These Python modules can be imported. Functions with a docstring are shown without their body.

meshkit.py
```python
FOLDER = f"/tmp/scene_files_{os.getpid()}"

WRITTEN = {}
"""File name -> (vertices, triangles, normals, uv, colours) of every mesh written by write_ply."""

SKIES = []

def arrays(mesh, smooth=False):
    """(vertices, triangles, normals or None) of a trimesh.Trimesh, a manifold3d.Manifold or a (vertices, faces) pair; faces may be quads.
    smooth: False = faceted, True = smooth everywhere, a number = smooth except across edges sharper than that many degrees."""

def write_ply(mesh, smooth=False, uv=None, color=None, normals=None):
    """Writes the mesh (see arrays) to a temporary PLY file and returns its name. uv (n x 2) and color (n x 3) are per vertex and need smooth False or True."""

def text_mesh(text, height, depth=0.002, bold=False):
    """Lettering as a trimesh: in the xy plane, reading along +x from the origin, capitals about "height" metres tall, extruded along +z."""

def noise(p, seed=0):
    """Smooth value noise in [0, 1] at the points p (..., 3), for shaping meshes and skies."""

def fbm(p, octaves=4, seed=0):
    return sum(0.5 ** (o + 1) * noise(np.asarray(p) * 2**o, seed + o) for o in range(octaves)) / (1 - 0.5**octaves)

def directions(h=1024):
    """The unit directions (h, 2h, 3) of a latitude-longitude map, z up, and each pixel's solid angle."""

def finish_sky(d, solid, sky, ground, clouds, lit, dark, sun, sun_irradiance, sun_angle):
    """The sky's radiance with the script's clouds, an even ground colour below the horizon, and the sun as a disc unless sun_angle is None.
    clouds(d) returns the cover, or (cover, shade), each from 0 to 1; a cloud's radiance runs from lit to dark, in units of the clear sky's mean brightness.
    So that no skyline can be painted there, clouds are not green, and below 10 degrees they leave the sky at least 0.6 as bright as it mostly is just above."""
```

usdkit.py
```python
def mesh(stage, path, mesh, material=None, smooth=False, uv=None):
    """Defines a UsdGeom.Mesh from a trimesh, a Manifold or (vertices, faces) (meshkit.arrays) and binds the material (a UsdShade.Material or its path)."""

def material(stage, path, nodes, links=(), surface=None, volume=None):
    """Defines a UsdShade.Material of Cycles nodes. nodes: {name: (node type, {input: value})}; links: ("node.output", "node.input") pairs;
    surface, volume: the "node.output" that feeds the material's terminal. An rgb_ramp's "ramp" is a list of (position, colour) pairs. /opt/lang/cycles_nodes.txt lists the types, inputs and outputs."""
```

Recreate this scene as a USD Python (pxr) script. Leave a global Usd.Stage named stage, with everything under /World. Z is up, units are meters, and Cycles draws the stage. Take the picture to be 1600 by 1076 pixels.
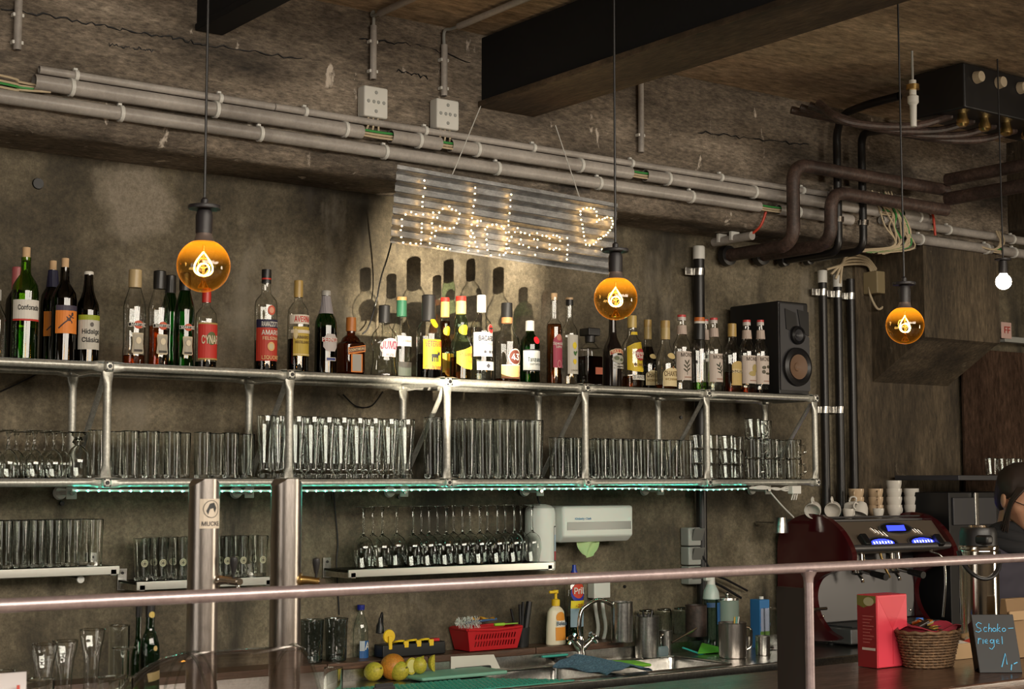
import math, random, numpy as np, trimesh, usdkit, meshkit
import manifold3d as m3
from shapely.geometry import Polygon, Point, LineString, box as sbox
from shapely import affinity
from shapely.ops import unary_union
from pxr import Usd, UsdGeom, UsdLux, UsdShade, Gf, Sdf

# ------------------------------------------------------------------ camera, light, exposure
stage = Usd.Stage.CreateInMemory()
UsdGeom.SetStageUpAxis(stage, 'Z'); UsdGeom.SetStageMetersPerUnit(stage, 1.0)
UsdGeom.Xform.Define(stage, '/World')
F, YAW, PITCH, H = 2436.55, math.radians(36.3403), math.radians(5.0073), 1.62
cam = UsdGeom.Camera.Define(stage, '/World/camera')
cam.CreateHorizontalApertureAttr(36.0); cam.CreateFocalLengthAttr(F / 1600 * 36.0)
cam.CreateVerticalApertureAttr(36.0 * 1076 / 1600)
cam.CreateFStopAttr(9.0); cam.CreateFocusDistanceAttr(5.7); cam.CreateClippingRangeAttr((0.05, 200.0))
cam.CreateExposureAttr(0.62)
FW = np.array([math.sin(YAW) * math.cos(PITCH), math.cos(YAW) * math.cos(PITCH), math.sin(PITCH)])
RT = np.array([math.cos(YAW), -math.sin(YAW), 0.0]); UP = np.cross(RT, FW)
EYE = np.array([0.0, 0.0, H])
M = np.eye(4); M[0, :3], M[1, :3], M[2, :3], M[3, :3] = RT, UP, -FW, EYE
cam.AddTransformOp().Set(Gf.Matrix4d(*M.ravel().tolist()))

_used = {}
def numbered(parent, name):
    k = (parent, name); n = _used.get(k, 0); _used[k] = n + 1
    return name if n == 0 else '%s_%03d' % (name, n)
def rect_light(name, center, aim, w, h, power, color):
    """A rectangular area light: centre, direction it faces, size, radiance."""
    l = UsdLux.RectLight.Define(stage, '/World/' + numbered('', name))
    l.CreateWidthAttr(w); l.CreateHeightAttr(h); l.CreateIntensityAttr(power); l.CreateColorAttr(Gf.Vec3f(*color))
    c = np.array(center, float); z = -np.array(aim, float); z /= np.linalg.norm(z)
    x = np.cross([0, 0, 1.0], z); x /= np.linalg.norm(x); y = np.cross(z, x)
    m = np.eye(4); m[0, :3], m[1, :3], m[2, :3], m[3, :3] = x, y, z, c
    l.AddTransformOp().Set(Gf.Matrix4d(*m.ravel().tolist()))
    return l
DAY = (1.0, 0.92, 0.81)
# added overhead fill behind the camera, and unseen side lights at right and left
rect_light('added_ceiling_fill', (2.4, -1.3, 2.98), (0.05, 0.55, -1), 6.5, 2.2, 8.2, (1.0, 0.90, 0.76))      # added fill panel above and behind the camera, lights the back wall
rect_light('unseen_side_light', (9.45, -1.0, 1.4), (-1, 0.45, 0.30), 1.8, 1.6, 10.0, (1.0, 0.86, 0.66))  # out of view, placed to warm the right ceiling and glass edges
rect_light('unseen_side_light', (-3.42, 1.2, 1.7), (1, 0, 0.0), 2.6, 1.6, 1.4, DAY)  # out of view, placed to give the beer towers their left streak
# unseen narrow spot, placed low before the bar to throw the bottle shadows
sp = UsdLux.SphereLight.Define(stage, '/World/unseen_spot_light')
sp.CreateRadiusAttr(0.02); sp.CreateIntensityAttr(72000.0); sp.CreateColorAttr(Gf.Vec3f(1.0, 0.86, 0.66))
sh = UsdLux.ShapingAPI.Apply(sp.GetPrim()); sh.CreateShapingConeAngleAttr(8.6); sh.CreateShapingConeSoftnessAttr(0.7)
SPOT_AT, SPOT_TO = np.array([2.20, 2.60, 1.06]), np.array([3.42, 5.1, 2.38])
_z = -(SPOT_TO - SPOT_AT) / np.linalg.norm(SPOT_TO - SPOT_AT); _x = np.cross([0, 0, 1.0], _z); _x /= np.linalg.norm(_x); _y = np.cross(_z, _x)
_m = np.eye(4); _m[0, :3], _m[1, :3], _m[2, :3], _m[3, :3] = _x, _y, _z, SPOT_AT
sp.AddTransformOp().Set(Gf.Matrix4d(*_m.ravel().tolist()))

# ------------------------------------------------------------------ helpers
rng = random.Random(7)
def U(px, py, X=None, Y=None, Z=None, D=None):
    """The point where the photograph's pixel meets the plane X, Y or Z = const (or lies at depth D)."""
    d = FW + RT * ((px - 800) / F) + UP * ((538 - py) / F)
    t = D if D is not None else (X / d[0] if X is not None else Y / d[1] if Y is not None else (Z - H) / d[2])
    return EYE + d * t
def depth(p): return float((np.array(p) - EYE) @ FW)
def wpx(px, p): return px * depth(p) / F          # a length of px pixels at the point p, in metres

def thing(name, label, cat, loc=(0, 0, 0), rotz=0.0, group=None, tilt=None):
    x = UsdGeom.Xform.Define(stage, '/World/' + numbered('', name))
    x.AddTranslateOp().Set(Gf.Vec3d(*map(float, loc)))
    if rotz: x.AddRotateZOp().Set(math.degrees(rotz))
    if tilt: x.AddRotateXYZOp().Set(Gf.Vec3f(*tilt))
    o = x.GetPrim(); o.SetCustomDataByKey('label', label); o.SetCustomDataByKey('category', cat)
    if group: o.SetCustomDataByKey('group', group)
    return o
def part(o, name, mesh, mat, smooth=35, label=None, kind=None):
    base = str(o.GetPath())
    m = usdkit.mesh(stage, base + '/' + numbered(base, name), mesh.mesh() if isinstance(mesh, MB) else mesh, mat, smooth)
    p = m.GetPrim()
    if label: p.SetCustomDataByKey('label', label)
    if kind: p.SetCustomDataByKey('kind', kind)
    return p
def single(name, label, cat, mesh, mat, smooth=35, group=None, kind=None):
    m = usdkit.mesh(stage, '/World/' + numbered('', name), mesh.mesh() if isinstance(mesh, MB) else mesh, mat, smooth)
    p = m.GetPrim()
    if label: p.SetCustomDataByKey('label', label)
    if cat: p.SetCustomDataByKey('category', cat)
    if group: p.SetCustomDataByKey('group', group)
    if kind: p.SetCustomDataByKey('kind', kind)
    return p
def struct(name, mesh, mat, label=None, smooth=False):
    return single(name, label, None, mesh, mat, smooth, kind='structure')
def dup(src, label, loc, rotz=0.0, tilt=None, group=None):
    was = src.GetCustomData()
    import re
    r = thing(re.sub(r'_\d{3}$', '', src.GetName()), label, was['category'], loc, rotz, group or was.get('group'), tilt)
    r.GetReferences().AddInternalReference(src.GetPath()); r.SetInstanceable(True)
    return r
ORD = ('first second third fourth fifth sixth seventh eighth ninth tenth eleventh twelfth thirteenth fourteenth fifteenth sixteenth '
       'seventeenth eighteenth nineteenth twentieth twenty-first twenty-second twenty-third twenty-fourth').split()

def rotm(rx=0, ry=0, rz=0): return trimesh.transformations.euler_matrix(rx, ry, rz)[:3, :3]
class MB:
    """Collects shapes into ONE mesh."""
    def __init__(s): s.v, s.f, s.n = [], [], 0
    def add(s, v, f, R=None, t=None):
        v = np.asarray(v, float); f = np.asarray(f, int)
        if f.shape[1] == 4: f = np.vstack([f[:, [0, 1, 2]], f[:, [0, 2, 3]]])
        if R is not None: v = v @ np.asarray(R).T
        if t is not None: v = v + np.asarray(t, float)
        s.v.append(v); s.f.append(f + s.n); s.n += len(v); return s
    def tm(s, m, R=None, t=None): return s.add(m.vertices, m.faces, R, t)
    def box(s, c, size, R=None):
        return s.tm(trimesh.creation.box(size), R, c)
    def rbox(s, c, size, r=0.004, R=None, seg=8):
        """Box with rounded edges."""
        size = np.array(size, float); r = min(r, size.min() * 0.499)
        sp_ = m3.Manifold.sphere(r, seg)
        q = [sp_.translate(tuple((np.array([a, b, c_]) * (size / 2 - r)).tolist())) for a in (-1, 1) for b in (-1, 1) for c_ in (-1, 1)]
        m = m3.Manifold.batch_hull(q).to_mesh()
        return s.add(m.vert_properties[:, :3], m.tri_verts, R, c)
    def lathe(s, prof, n=24, R=None, t=None):
        """Revolves (r, z) pairs about z. r = 0 at an end closes it."""
        P = np.asarray(prof, float); a = np.arange(n) * 2 * math.pi / n
        rows, V = [], []
        for r, z in P:
            if r < 1e-9: rows.append([len(V)]); V.append((0, 0, z))
            else:
                rows.append(list(range(len(V), len(V) + n))); V += [(r * math.cos(x), r * math.sin(x), z) for x in a]
        Fc = []
        for A, B in zip(rows, rows[1:]):
            for i in range(n):
                j = (i + 1) % n
                if len(A) == 1 and len(B) == 1: continue
                if len(A) == 1: Fc.append((A[0], B[j], B[i]))
                elif len(B) == 1: Fc.append((A[i], A[j], B[0]))
                else: Fc += [(A[i], A[j], B[j]), (A[i], B[j], B[i])]
        return s.add(V, Fc, R, t)
    def tube(s, pts, r, n=10, caps=True):
        P = np.asarray(pts, float); rr = np.full(len(P), r, float) if np.ndim(r) == 0 else np.asarray(r, float)
        T = np.gradient(P, axis=0); T /= np.linalg.norm(T, axis=1)[:, None] + 1e-12
        ref = np.array([0, 0, 1.0]) if abs(T[0][2]) < 0.9 else np.array([1.0, 0, 0])
        u = np.cross(ref, T[0]); u /= np.linalg.norm(u); V = []
        for i in range(len(P)):
            u = u - T[i] * (u @ T[i]); u /= np.linalg.norm(u); w = np.cross(T[i], u)
            V += [P[i] + rr[i] * (math.cos(a) * u + math.sin(a) * w) for a in np.arange(n) * 2 * math.pi / n]
        Fc = []
        for i in range(len(P) - 1):
            for j in range(n):
                a, b = i * n + j, i * n + (j + 1) % n
                Fc += [(a, b, b + n), (a, b + n, a + n)]
        if caps:
            V += [P[0], P[-1]]; c0, c1 = len(V) - 2, len(V) - 1; L = (len(P) - 1) * n
            for j in range(n): Fc += [(c0, (j + 1) % n, j), (c1, L + j, L + (j + 1) % n)]
        return s.add(V, Fc)
    def prism(s, poly, h, R=None, t=None):
        """Shapely polygon in xy, extruded along z by h."""
        for g in getattr(poly, 'geoms', [poly]):
            if g.area > 1e-10: s.tm(trimesh.creation.extrude_polygon(g, h, engine='earcut'), R, t)
        return s
    def mesh(s): return trimesh.Trimesh(np.vstack(s.v), np.vstack(s.f), process=False)
XZ = np.array([[1, 0, 0], [0, 0, -1], [0, 1, 0]], float)      # xy-drawing -> upright, reading along +X, facing -Y (extrusion towards -Y)
YZ = np.array([[0, 0, 1], [1, 0, 0], [0, 1, 0]], float)       # xy-drawing -> (Y, Z), extruded along +X
def fillet(pts, r, n=5):
    """Rounds the corners of a 3-D polyline."""
    P = [np.asarray(p, float) for p in pts]; out = [P[0]]
    for a, b, c in zip(P, P[1:], P[2:]):
        d1, d2 = (a - b), (c - b); l1, l2 = np.linalg.norm(d1), np.linalg.norm(d2); k = min(r, l1 * 0.49, l2 * 0.49)
        p, q = b + d1 / l1 * k, b + d2 / l2 * k
        out += [(1 - t) ** 2 * p + 2 * t * (1 - t) * b + t * t * q for t in np.linspace(0, 1, n + 1)]
    return np.array(out + [P[-1]])
def spline(pts, n=8):
    P = np.asarray(pts, float); P = np.vstack([2 * P[0] - P[1], P, 2 * P[-1] - P[-2]]); out = []
    for i in range(1, len(P) - 2):
        a, b, c, d = P[i - 1:i + 3]
        for t in np.linspace(0, 1, n, endpoint=False):
            out.append(0.5 * ((2 * b) + (c - a) * t + (2 * a - 5 * b + 4 * c - d) * t * t + (-a + 3 * b - 3 * c + d) * t ** 3))
    return np.array(out + [P[-2]])
def hullof(spheres, seg=16):
    return m3.Manifold.batch_hull([m3.Manifold.sphere(r, seg).translate(tuple(map(float, c))) for c, r in spheres])

# ------------------------------------------------------------------ materials
def mat(name, color, rough=0.5, metal=0.0, **kw):
    d = {'base_color': color, 'roughness': rough, 'metallic': metal}; d.update(kw)
    return usdkit.material(stage, '/World/Looks/' + name, {'p': ('principled_bsdf', d)}, [], surface='p.BSDF')
def glow(name, color, strength):
    return usdkit.material(stage, '/World/Looks/' + name, {'e': ('emission', {'color': color, 'strength': strength})}, [], surface='e.emission')
def glass(name, tint, edge, gloss=1.0, ior=1.5, rough=0.02, bump=0.0, scale=120):
    """Thin glass: lets light through with its tint (denser where seen edge-on), mirrors by Fresnel."""
    f0 = ((ior - 1) / (ior + 1)) ** 2 * 1.3            # both faces of the pane
    n = {'w': ('layer_weight', {'blend': 0.5}), 'r': ('rgb_ramp', {'ramp': [(0, tint), (0.45, tint), (0.72, tuple(0.5 * a + 0.5 * b for a, b in zip(tint, edge))), (0.93, edge), (1, edge)]}),
         't': ('transparent_bsdf', {}), 'g': ('glossy_bsdf', {'color': (gloss,) * 3, 'roughness': rough}),
         'q': ('math', {'math_type': 'power', 'value2': 4.5}), 'f': ('math', {'math_type': 'multiply_add', 'value2': 0.72 - f0, 'value3': f0}), 'm': ('mix_closure', {})}
    l = [('w.facing', 'r.fac'), ('r.color', 't.color'), ('t.BSDF', 'm.closure1'), ('g.BSDF', 'm.closure2'), ('w.facing', 'q.value1'), ('q.value', 'f.value1'), ('f.value', 'm.fac')]
    if bump:
        n['c'] = ('texture_coordinate', {}); n['no'] = ('noise_texture', {'scale': scale, 'detail': 1.0}); n['b'] = ('bump', {'strength': bump, 'distance': 0.004})
        l += [('c.object', 'no.vector'), ('no.fac', 'b.height'), ('b.normal', 'g.normal')]
    return usdkit.material(stage, '/World/Looks/' + name, n, l, surface='m.closure')
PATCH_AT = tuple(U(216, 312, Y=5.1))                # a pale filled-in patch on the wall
def rough_mat(name, stops, scale=3.0, fine=40.0, rough=0.8, bump=0.4, stretch=(1, 1, 1), spots=None, metal=0.0, dist=0.01, detail=8.0, fmix=0.55, patch=None):
    """A weathered surface: broad patches and fine grain from noise at the surface's own place."""
    n = {'g': ('geometry', {}), 'mp': ('mapping', {'scale': stretch}),
         'a': ('noise_texture', {'scale': scale, 'detail': detail, 'roughness': 0.65}), 'ra': ('rgb_ramp', {'ramp': stops}),
         'b': ('noise_texture', {'scale': fine, 'detail': 5.0, 'roughness': 0.75}), 'rb': ('rgb_ramp', {'ramp': [(0.36, (0.12,) * 3), (0.46, (0.7,) * 3), (0.54, (1.05,) * 3), (0.66, (1.9,) * 3)]}),
         'x': ('mix', {'mix_type': 'multiply', 'fac': fmix}), 'bu': ('bump', {'strength': bump, 'distance': dist}), 'ad': ('math', {'math_type': 'multiply_add', 'value2': 0.5}),
         'p': ('principled_bsdf', {'roughness': rough, 'metallic': metal})}
    l = [('g.position', 'mp.vector'), ('mp.vector', 'a.vector'), ('mp.vector', 'b.vector'), ('a.fac', 'ra.fac'), ('b.fac', 'rb.fac'), ('ra.color', 'x.color1'), ('rb.color', 'x.color2'),
         ('b.fac', 'ad.value1'), ('a.fac', 'ad.value3'), ('ad.value', 'bu.height'), ('bu.normal', 'p.normal')]
    last = 'x.color'
    for k, (sc, lo, hi, col, st) in enumerate(spots or []):
        q = 's%d' % k
        n[q + 'm'] = ('mapping', {'scale': st}); n[q + 'n'] = ('noise_texture', {'scale': sc, 'detail': 7.0, 'roughness': 0.62}); n[q + 'r'] = ('map_range', {'from_min': lo, 'from_max': hi, 'clamp': True})
        n[q + 'x'] = ('mix', {'mix_type': 'mix', 'color2': col})
        l += [('g.position', q + 'm.vector'), (q + 'm.vector', q + 'n.vector'), (q + 'n.fac', q + 'r.value'), (q + 'r.result', q + 'x.fac'), (last, q + 'x.color1')]
        last = q + 'x.color'
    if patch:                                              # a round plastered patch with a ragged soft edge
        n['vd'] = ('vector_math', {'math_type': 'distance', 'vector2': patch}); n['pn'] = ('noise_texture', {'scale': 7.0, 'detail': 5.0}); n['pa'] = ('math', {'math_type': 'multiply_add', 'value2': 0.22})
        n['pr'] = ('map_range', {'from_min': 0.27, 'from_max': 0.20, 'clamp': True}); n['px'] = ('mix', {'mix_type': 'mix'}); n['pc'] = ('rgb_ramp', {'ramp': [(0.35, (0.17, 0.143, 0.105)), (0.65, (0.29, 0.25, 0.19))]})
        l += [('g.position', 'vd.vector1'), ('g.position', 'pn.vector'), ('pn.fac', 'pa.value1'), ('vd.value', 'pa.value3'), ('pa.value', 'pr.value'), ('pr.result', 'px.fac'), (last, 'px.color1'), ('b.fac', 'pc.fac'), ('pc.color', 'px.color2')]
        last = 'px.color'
    l.append((last, 'p.base_color'))
    return usdkit.material(stage, '/World/Looks/' + name, n, l, surface='p.BSDF')
CONC = rough_mat('bare_concrete', [(0.32, (0.028, 0.022, 0.012)), (0.42, (0.082, 0.067, 0.041)), (0.54, (0.160, 0.133, 0.086)), (0.66, (0.29, 0.245, 0.17))], 1.7, 75, 0.75, 0.4, fmix=0.40, patch=PATCH_AT,
                 spots=[(7.0, 0.60, 0.72, (0.05, 0.042, 0.032), (1, 1, 0.25)), (3.2, 0.60, 0.74, (0.24, 0.21, 0.16), (1, 1, 0.5)), (2.6, 0.53, 0.68, (0.030, 0.025, 0.016), (1.6, 1, 0.4))])
CONC_BEAM = rough_mat('old_beam_concrete', [(0.30, (0.035, 0.028, 0.021)), (0.43, (0.115, 0.092, 0.069)), (0.54, (0.20, 0.163, 0.124)), (0.68, (0.33, 0.275, 0.215))], 3.4, 60, 0.8, 0.8,
                      stretch=(0.5, 1, 1.6), fmix=0.6, spots=[(9.0, 0.635, 0.68, (0.62, 0.55, 0.47), (1.2, 1, 0.6)), (5.0, 0.60, 0.72, (0.028, 0.024, 0.022), (0.4, 1, 1.4))])
CONC_CEIL = rough_mat('ceiling_concrete', [(0.3, (0.20, 0.14, 0.09)), (0.47, (0.40, 0.30, 0.20)), (0.60, (0.54, 0.42, 0.29)), (0.75, (0.66, 0.54, 0.40))], 1.1, 22, 0.85, 0.3,
                      stretch=(0.5, 1.4, 1), spots=[(4.0, 0.69, 0.73, (0.50, 0.43, 0.36), (0.7, 2.2, 1))])
CONC_DARK = rough_mat('dark_streaky_concrete', [(0.28, (0.020, 0.014, 0.008)), (0.5, (0.075, 0.056, 0.034)), (0.66, (0.14, 0.105, 0.064)), (0.8, (0.22, 0.17, 0.11))], 1.8, 30, 0.8, 0.4,
                      stretch=(2.2, 2.2, 0.5), spots=[(6.0, 0.64, 0.74, (0.30, 0.25, 0.18), (1, 1, 1))])  # dark concrete, noise drawn out into upright streaks
PATCH = rough_mat('pale_plaster', [(0.3, (0.30, 0.26, 0.21)), (0.6, (0.42, 0.37, 0.30)), (0.8, (0.48, 0.43, 0.36))], 6, 50, 0.85, 0.3)
STEEL_BLK = rough_mat('black_beam_paint', [(0.3, (0.0015, 0.0015, 0.002)), (0.7, (0.004, 0.004, 0.005))], 3, 90, 0.95, 0.2)
FLANGE = rough_mat('brown_beam_flange', [(0.3, (0.035, 0.022, 0.012)), (0.5, (0.085, 0.058, 0.034)), (0.75, (0.15, 0.105, 0.066))], 2.5, 30, 0.7, 0.2, stretch=(2, 0.5, 1))
PIPE_W = rough_mat('grey_white_conduit', [(0.3, (0.24, 0.22, 0.20)), (0.55, (0.42, 0.39, 0.36)), (0.8, (0.55, 0.52, 0.48))], 3, 60, 0.36, 0.02, fmix=0.12)
PIPE_R = rough_mat('brown_iron_pipe', [(0.3, (0.020, 0.013, 0.011)), (0.55, (0.075, 0.047, 0.038)), (0.8, (0.14, 0.09, 0.07))], 5, 60, 0.5, 0.15)
PIPE_B = mat('black_pipe', (0.012, 0.011, 0.011), 0.35)
CHROME = mat('bright_chrome', (0.72, 0.70, 0.66), 0.12, 1.0)
TOWER = rough_mat('brushed_tower_steel', [(0.3, (0.40, 0.36, 0.33)), (0.7, (0.50, 0.46, 0.43))], 6, 90, 0.29, 0.03, stretch=(4, 4, 0.3), metal=1.0, fmix=0.2)
STEEL = rough_mat('worn_stainless', [(0.3, (0.42, 0.41, 0.39)), (0.7, (0.62, 0.61, 0.58))], 7, 80, 0.25, 0.05, metal=1.0, fmix=0.25)
RACK = rough_mat('zinc_tube', [(0.3, (0.40, 0.40, 0.36)), (0.7, (0.56, 0.56, 0.51))], 9, 90, 0.38, 0.05, metal=0.6, fmix=0.25)
RAILM = rough_mat('painted_rail', [(0.3, (0.40, 0.32, 0.33)), (0.7, (0.48, 0.39, 0.40))], 8, 60, 0.34, 0.0, fmix=0.15, metal=0.7)
GLS = usdkit.material(stage, '/World/Looks/blown_glass', {'g': ('glass_bsdf', {'color': (0.97, 0.985, 0.975), 'roughness': 0.0, 'IOR': 1.5})}, [], surface='g.BSDF')
BLACK = mat('black_plastic', (0.010, 0.010, 0.011), 0.4)
DKGREY = mat('dark_grey_plastic', (0.045, 0.045, 0.05), 0.45)
GREYP = mat('grey_plastic', (0.33, 0.34, 0.32), 0.5)
WHITE = mat('white_plastic', (0.70, 0.70, 0.66), 0.4)
CREAM = mat('cream_wire', (0.55, 0.45, 0.30), 0.5)
GREENW = mat('green_wire', (0.05, 0.30, 0.07), 0.5)
REDW = mat('red_wire', (0.55, 0.05, 0.02), 0.5)
RED = mat('red_plastic', (0.50, 0.015, 0.02), 0.35)
YELLOW = mat('yellow_plastic', (0.80, 0.52, 0.02), 0.4)
PORC = mat('white_porcelain', (0.72, 0.69, 0.63), 0.18)
BRASS = mat('brass', (0.75, 0.52, 0.20), 0.25, 1.0)
WOOD = rough_mat('dark_board', [(0.3, (0.055, 0.026, 0.016)), (0.55, (0.105, 0.055, 0.035)), (0.8, (0.16, 0.09, 0.06))], 4, 30, 0.35, 0.1, stretch=(0.4, 5, 5))
BAR = rough_mat('varnished_bar_top', [(0.3, (0.040, 0.020, 0.013)), (0.55, (0.075, 0.038, 0.025)), (0.8, (0.11, 0.06, 0.04))], 3, 24, 0.22, 0.06, stretch=(0.5, 5, 5))
CLEAR = glass('clear_glass', (0.95, 0.96, 0.95), (0.07, 0.08, 0.075), 1.0, 1.6, 0.015)
RIMG = glass('glass_rim', (0.70, 0.72, 0.70), (0.4, 0.42, 0.4), 1.0, 2.6, 0.05)
CLEAR_R = glass('ribbed_glass', (0.92, 0.94, 0.93), (0.10, 0.11, 0.10), 1.0, 1.8, 0.03, 0.3, 45)
COLORS = {}
def col(rgb, rough=0.55):
    k = tuple(round(c, 3) for c in rgb) + (rough,)
    if k not in COLORS: COLORS[k] = mat('print_%03d' % len(COLORS), rgb, rough)
    return COLORS[k]

# ------------------------------------------------------------------ the room
WY, BY = 5.10, 4.78                                   # wall plane, front face of the concrete beam along it
ZS = float(U(0, 226, Y=WY)[2]); ZB = float(U(0, 200, Y=BY)[2]); ZS = 0.5 * (ZS + ZB)
ZC = float(U(1060, 118, Y=BY)[2])
X0, X1, Y0 = -3.5, 9.6, -3.5
def quad_grid(a, b, c, d, nu, nv, amp=0.0, seed=0, nrm=(0, 0, 1), sc=3.0):
    a, b, c, d = (np.asarray(q, float) for q in (a, b, c, d)); V = []
    for j in range(nv + 1):
        for i in range(nu + 1):
            u, v = i / nu, j / nv; V.append((a * (1 - u) + b * u) * (1 - v) + (d * (1 - u) + c * u) * v)
    V = np.array(V)
    if amp: V = V + np.outer((meshkit.fbm(V * sc + 50, 5, seed) - 0.5) * amp, nrm)
    Fc = [(j * (nu + 1) + i, j * (nu + 1) + i + 1, (j + 1) * (nu + 1) + i + 1, (j + 1) * (nu + 1) + i) for j in range(nv) for i in range(nu)]
    return V, np.array(Fc)
floor_ = struct('floor', MB().box((3.05, 0.8, -0.05), (13.2, 8.7, 0.1)), rough_mat('floor_boards', [(0.3, (0.13, 0.09, 0.055)), (0.7, (0.22, 0.16, 0.10))], 1.5, 20, 0.5))
struct('ceiling', MB().box(((X0 + X1) / 2, 0.8, ZC + 0.1), (X1 - X0 + 0.2, 8.8, 0.2)), CONC_CEIL)
wall = MB(); V, Fc = quad_grid((X0, WY, 0), (X1, WY, 0), (X1, WY, ZC), (X0, WY, ZC), 120, 40, 0.012, 3, (0, 1, 0), 2.0); wall.add(V, Fc); wall.box(((X0 + X1) / 2, WY + 0.12, ZC / 2), (X1 - X0, 0.2, ZC))
wall_back = struct('wall_back', wall, CONC, smooth=True)
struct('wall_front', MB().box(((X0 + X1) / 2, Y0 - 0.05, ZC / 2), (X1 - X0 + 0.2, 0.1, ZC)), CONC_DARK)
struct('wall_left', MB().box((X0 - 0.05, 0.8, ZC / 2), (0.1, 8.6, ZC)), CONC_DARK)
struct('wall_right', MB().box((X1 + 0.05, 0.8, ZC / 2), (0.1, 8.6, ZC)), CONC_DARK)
# pale patch, plug holes and dark bay on the wall: parts of the wall
def blob(cx, cz, rx, rz, seed, n=26, j=0.25):
    r = random.Random(seed); ph = [r.uniform(0, 6.28) for _ in range(4)]
    pts = []
    for i in range(n):
        a = 2 * math.pi * i / n; k = 1 + j * (0.5 * math.sin(2 * a + ph[0]) + 0.3 * math.sin(3 * a + ph[1]) + 0.25 * math.sin(5 * a + ph[2]))
        pts.append((cx + rx * k * math.cos(a), cz + rz * k * math.sin(a)))
    return Polygon(pts).buffer(0)
def wall_px(px, py): q = U(px, py, Y=WY); return q[0], q[2]
x_, z_ = wall_px(218, 306)
for px, py, r in ((59, 287, 0.018), (96, 786, 0.008), (623, 776, 0.008), (913, 640, 0.012), (1063, 652, 0.007), (975, 916, 0.006)):
    q = U(px, py, Y=WY); part(wall_back, 'plug_hole', MB().lathe([(0, 0.006), (r, 0.006), (r * 1.1, 0)], 14, rotm(math.pi / 2), (q[0], WY - 0.002, q[2])), BLACK)
# concrete beam along the top of the wall, its lower edge broken
bm = MB(); nx = 220; Vb = []
prof = [(BY, ZC), (BY, ZC - 0.1), (BY, (ZC + ZB) / 2), (BY, ZB + 0.10), (BY + 0.004, ZB + 0.045), (BY + 0.02, ZB + 0.012), (BY + 0.06, ZS), (BY + 0.18, ZS), (WY + 0.02, ZS)]
prof = np.array(prof); dens = []
for a, b in zip(prof, prof[1:]):
    k = max(1, int(np.linalg.norm(b - a) / 0.035)); dens += [a + (b - a) * t / k for t in range(k)]
dens = np.array(dens + [prof[-1]]); XS = np.linspace(X0, 6.62, nx)
for x in XS:
    P = np.column_stack([np.full(len(dens), x), dens]); e = np.exp(-((dens[:, 0] - BY - 0.01) ** 2 + (dens[:, 1] - ZB - 0.02) ** 2) / 0.004)
    nz = (meshkit.fbm(P * 9 + 20, 4, 1) - 0.5) * (0.012 + 0.05 * e); P[:, 1] += nz; P[:, 2] += nz * e; Vb.append(P)
m_ = len(dens); Vb = np.vstack(Vb)
bm.add(Vb, [(i * m_ + j, i * m_ + j + 1, (i + 1) * m_ + j + 1, (i + 1) * m_ + j) for i in range(nx - 1) for j in range(m_ - 1)])
bm.box(((X0 + 6.62) / 2, (BY + WY) / 2 + 0.03, (ZC + ZS) / 2 + 0.03), (6.6 - X0, WY - BY - 0.02, ZC - ZS - 0.02))
beam_wall = struct('beam_wall', bm, CONC_BEAM, smooth=True)
_r = random.Random(4)
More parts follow.
